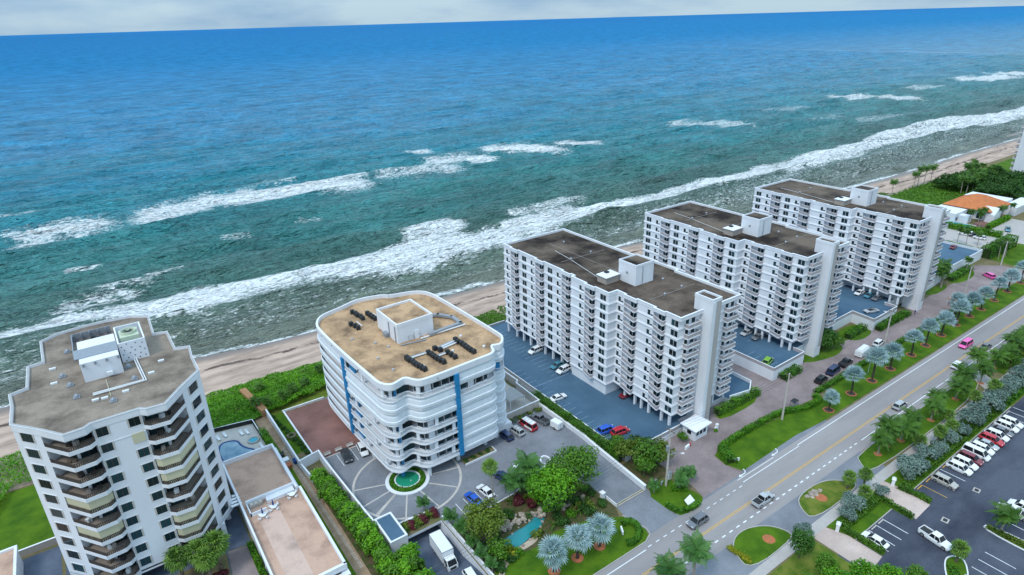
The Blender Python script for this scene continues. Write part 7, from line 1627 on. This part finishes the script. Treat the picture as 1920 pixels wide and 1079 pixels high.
for x, y, s in ((104.6,49.4,.7),(105.8,49.2,.9),(107.0,49.2,.85),(108.2,48.8,.7),(105.2,48.7,.6),(106.4,48.5,.7)): boulder(x, y, s*.9, 'pale coral rock lump on the worn grass island', 'coral rocks on the island', -.25)
# footpath clutter and paving slabs
me_s = MB().box(-.35,.35,-.22,.22,0,.05).mesh('paving_slab', MAT['stone_slab'])
pth = struct(MB().box(23.2,23.3,84,84.1,0,.03).build('slab_path', MAT['stone_slab']))
for i in range(80): inst('paving_slab', me_s, pth, (23.9+.012*i, 130-i*.55, .02), random.uniform(-.1,.1))
for x, y, c, lb in ((22.6,127.2,'metal_dark','black grill box on the footpath by the garage corner'),(22.9,124.6,'plastic_white','white storage bin on the footpath'),(24.6,123.0,'navy','covered dark scooter leaning by the footpath wall'),(22.8,122.4,'terracotta','red brown bin on the footpath')):
    t = thing('storage_box', lb, 'box', (x,y,0), R(random.uniform(-15,15))); MB().loft([[(-.5,-.6,0),(.5,-.6,0),(.5,.6,0),(-.5,.6,0)],[(-.55,-.65,.8),(.55,-.65,.8),(.55,.65,.8),(-.55,.65,.8)]]).build('body', MAT[c], t); MB().box(-.6,.6,-.7,.7,.8,.92).build('lid', MAT[c], t)
for i in range(3):
    t = thing('stone_bench', 'pale stone bench at the edge of the red brick terrace', 'bench', (31.2+i*2.7,121.3,0), 0, 'benches on the red terrace'); MB().box(-.8,.8,-.25,.25,.32,.45).build('seat', MAT['warm_concrete'], t); MB().box(-.8,.8,.2,.3,.45,.8).build('backrest', MAT['warm_concrete'], t)
    for u in (-.55,.55): MB().box(u-.12,u+.12,-.2,.2,0,.33).build('leg', MAT['grey_concrete'], t)
t = thing('fire_pit', 'dark wooden bench ring on the small lawn by the terrace', 'bench', (26.8,133.4,0)); rng_mesh(.6,1.1,0,.5,10).build('ring', MAT['trunk'], t); MB().cyl(0,0,0,.3,.55,.55,10).build('centre', MAT['metal_dark'], t)
for x, y in ((12.4,143),(14,143.4),(17.4,141.8),(18.6,141.4),(20,133.6)):
    t = thing('lounge_chair', 'pale lounge chair on the pool deck of the tower', 'lounge chair', (x,y,0), R(100), 'pool deck lounge chairs'); MB().box(-.9,.4,-.3,.3,.28,.36).build('seat', MAT['plastic_white'], t); MB().loft([[(.4,-.3,.28),(.46,-.3,.28),(.46,.3,.28),(.4,.3,.28)],[(.85,-.3,.75),(.91,-.3,.75),(.91,.3,.75),(.85,.3,.75)]]).build('backrest', MAT['plastic_white'], t)
    for a in (-.8,.3):
        for b in (-.26,.26): MB().box(a-.03,a+.03,b-.03,b+.03,0,.29).build('leg', MAT['plastic_white'], t)
for i in range(16):
    x, y = 322+i % 8*2.6+random.uniform(-.5,.5), 126+i//8*3.4+random.uniform(-.5,.5); t = thing('lounge_chair', 'white lounge chair on the grass behind the clubhouse', 'lounge chair', (x,y,0), R(100), 'clubhouse lounge chairs'); MB().box(-.9,.9,-.32,.32,.3,.4).build('seat', MAT['plastic_white'], t)
    for a in (-.8,.7): MB().box(a-.05,a+.05,-.3,.3,0,.3).build('leg', MAT['plastic_white'], t)
# person walking on the far beach: one continuous skinned body
def person(x, y, z, rz, label):
    J = [(0,0,.95),(0,0,1.15),(0,0,1.42),(0,0,1.52),(0,.02,1.68),(-.1,.0,.9),(-.12,.12,.48),(-.12,.02,.06),(-.12,.16,.03),(.1,0,.9),(.12,-.06,.5),(.12,-.3,.1),(.12,-.2,.05),(-.2,0,1.4),(-.27,-.08,1.12),(-.26,.1,.9),(.2,0,1.4),(.27,.06,1.12),(.26,.2,.92)]
    E = [(0,1),(1,2),(2,3),(3,4),(0,5),(5,6),(6,7),(7,8),(0,9),(9,10),(10,11),(11,12),(2,13),(13,14),(14,15),(2,16),(16,17),(17,18)]
    Rr = [.16,.15,.17,.06,.1,.1,.07,.05,.04,.1,.07,.05,.04,.07,.05,.035,.07,.05,.035]
    me = bpy.data.meshes.new('person'); me.from_pydata(J, E, []); me.materials.append(MAT['navy']); o = inst('person', me, None, (x,y,z), rz)
    m = o.modifiers.new('skin','SKIN')
    for i, v in enumerate(me.skin_vertices[0].data): v.radius = (Rr[i],Rr[i]*.85); v.use_root = (i == 0)
    o.modifiers.new('sub','SUBSURF').render_levels = 1
    return tag(o, label, 'person')
person(529,168.6,-1.35,.4,'person in dark clothes walking along the far waterline')
person(207.6,76.2,0.02,1.0,'person in dark clothes walking on the brick drive by the farthest blocks')
t = thing('striped_canopy', 'small pinkish shade canopy on the brick drive behind the silver palms', 'canopy', (224.6,71.8,0)); MB().loft([[(-2,-1.6,2.3),(2,-1.6,2.3),(2,1.6,2.3),(-2,1.6,2.3)],[(-2,-1.6,2.45),(2,-1.6,2.45),(2,1.6,2.45),(-2,1.6,2.45)],[(-.3,-.2,3.1),(.3,-.2,3.1),(.3,.2,3.1),(-.3,.2,3.1)]]).build('cover', MAT['terracotta'], t)
for a in (-1.9,1.9):
    for b in (-1.5,1.5): MB().box(a-.05,a+.05,b-.05,b+.05,0,2.35).build('post', MAT['plastic_white'], t)
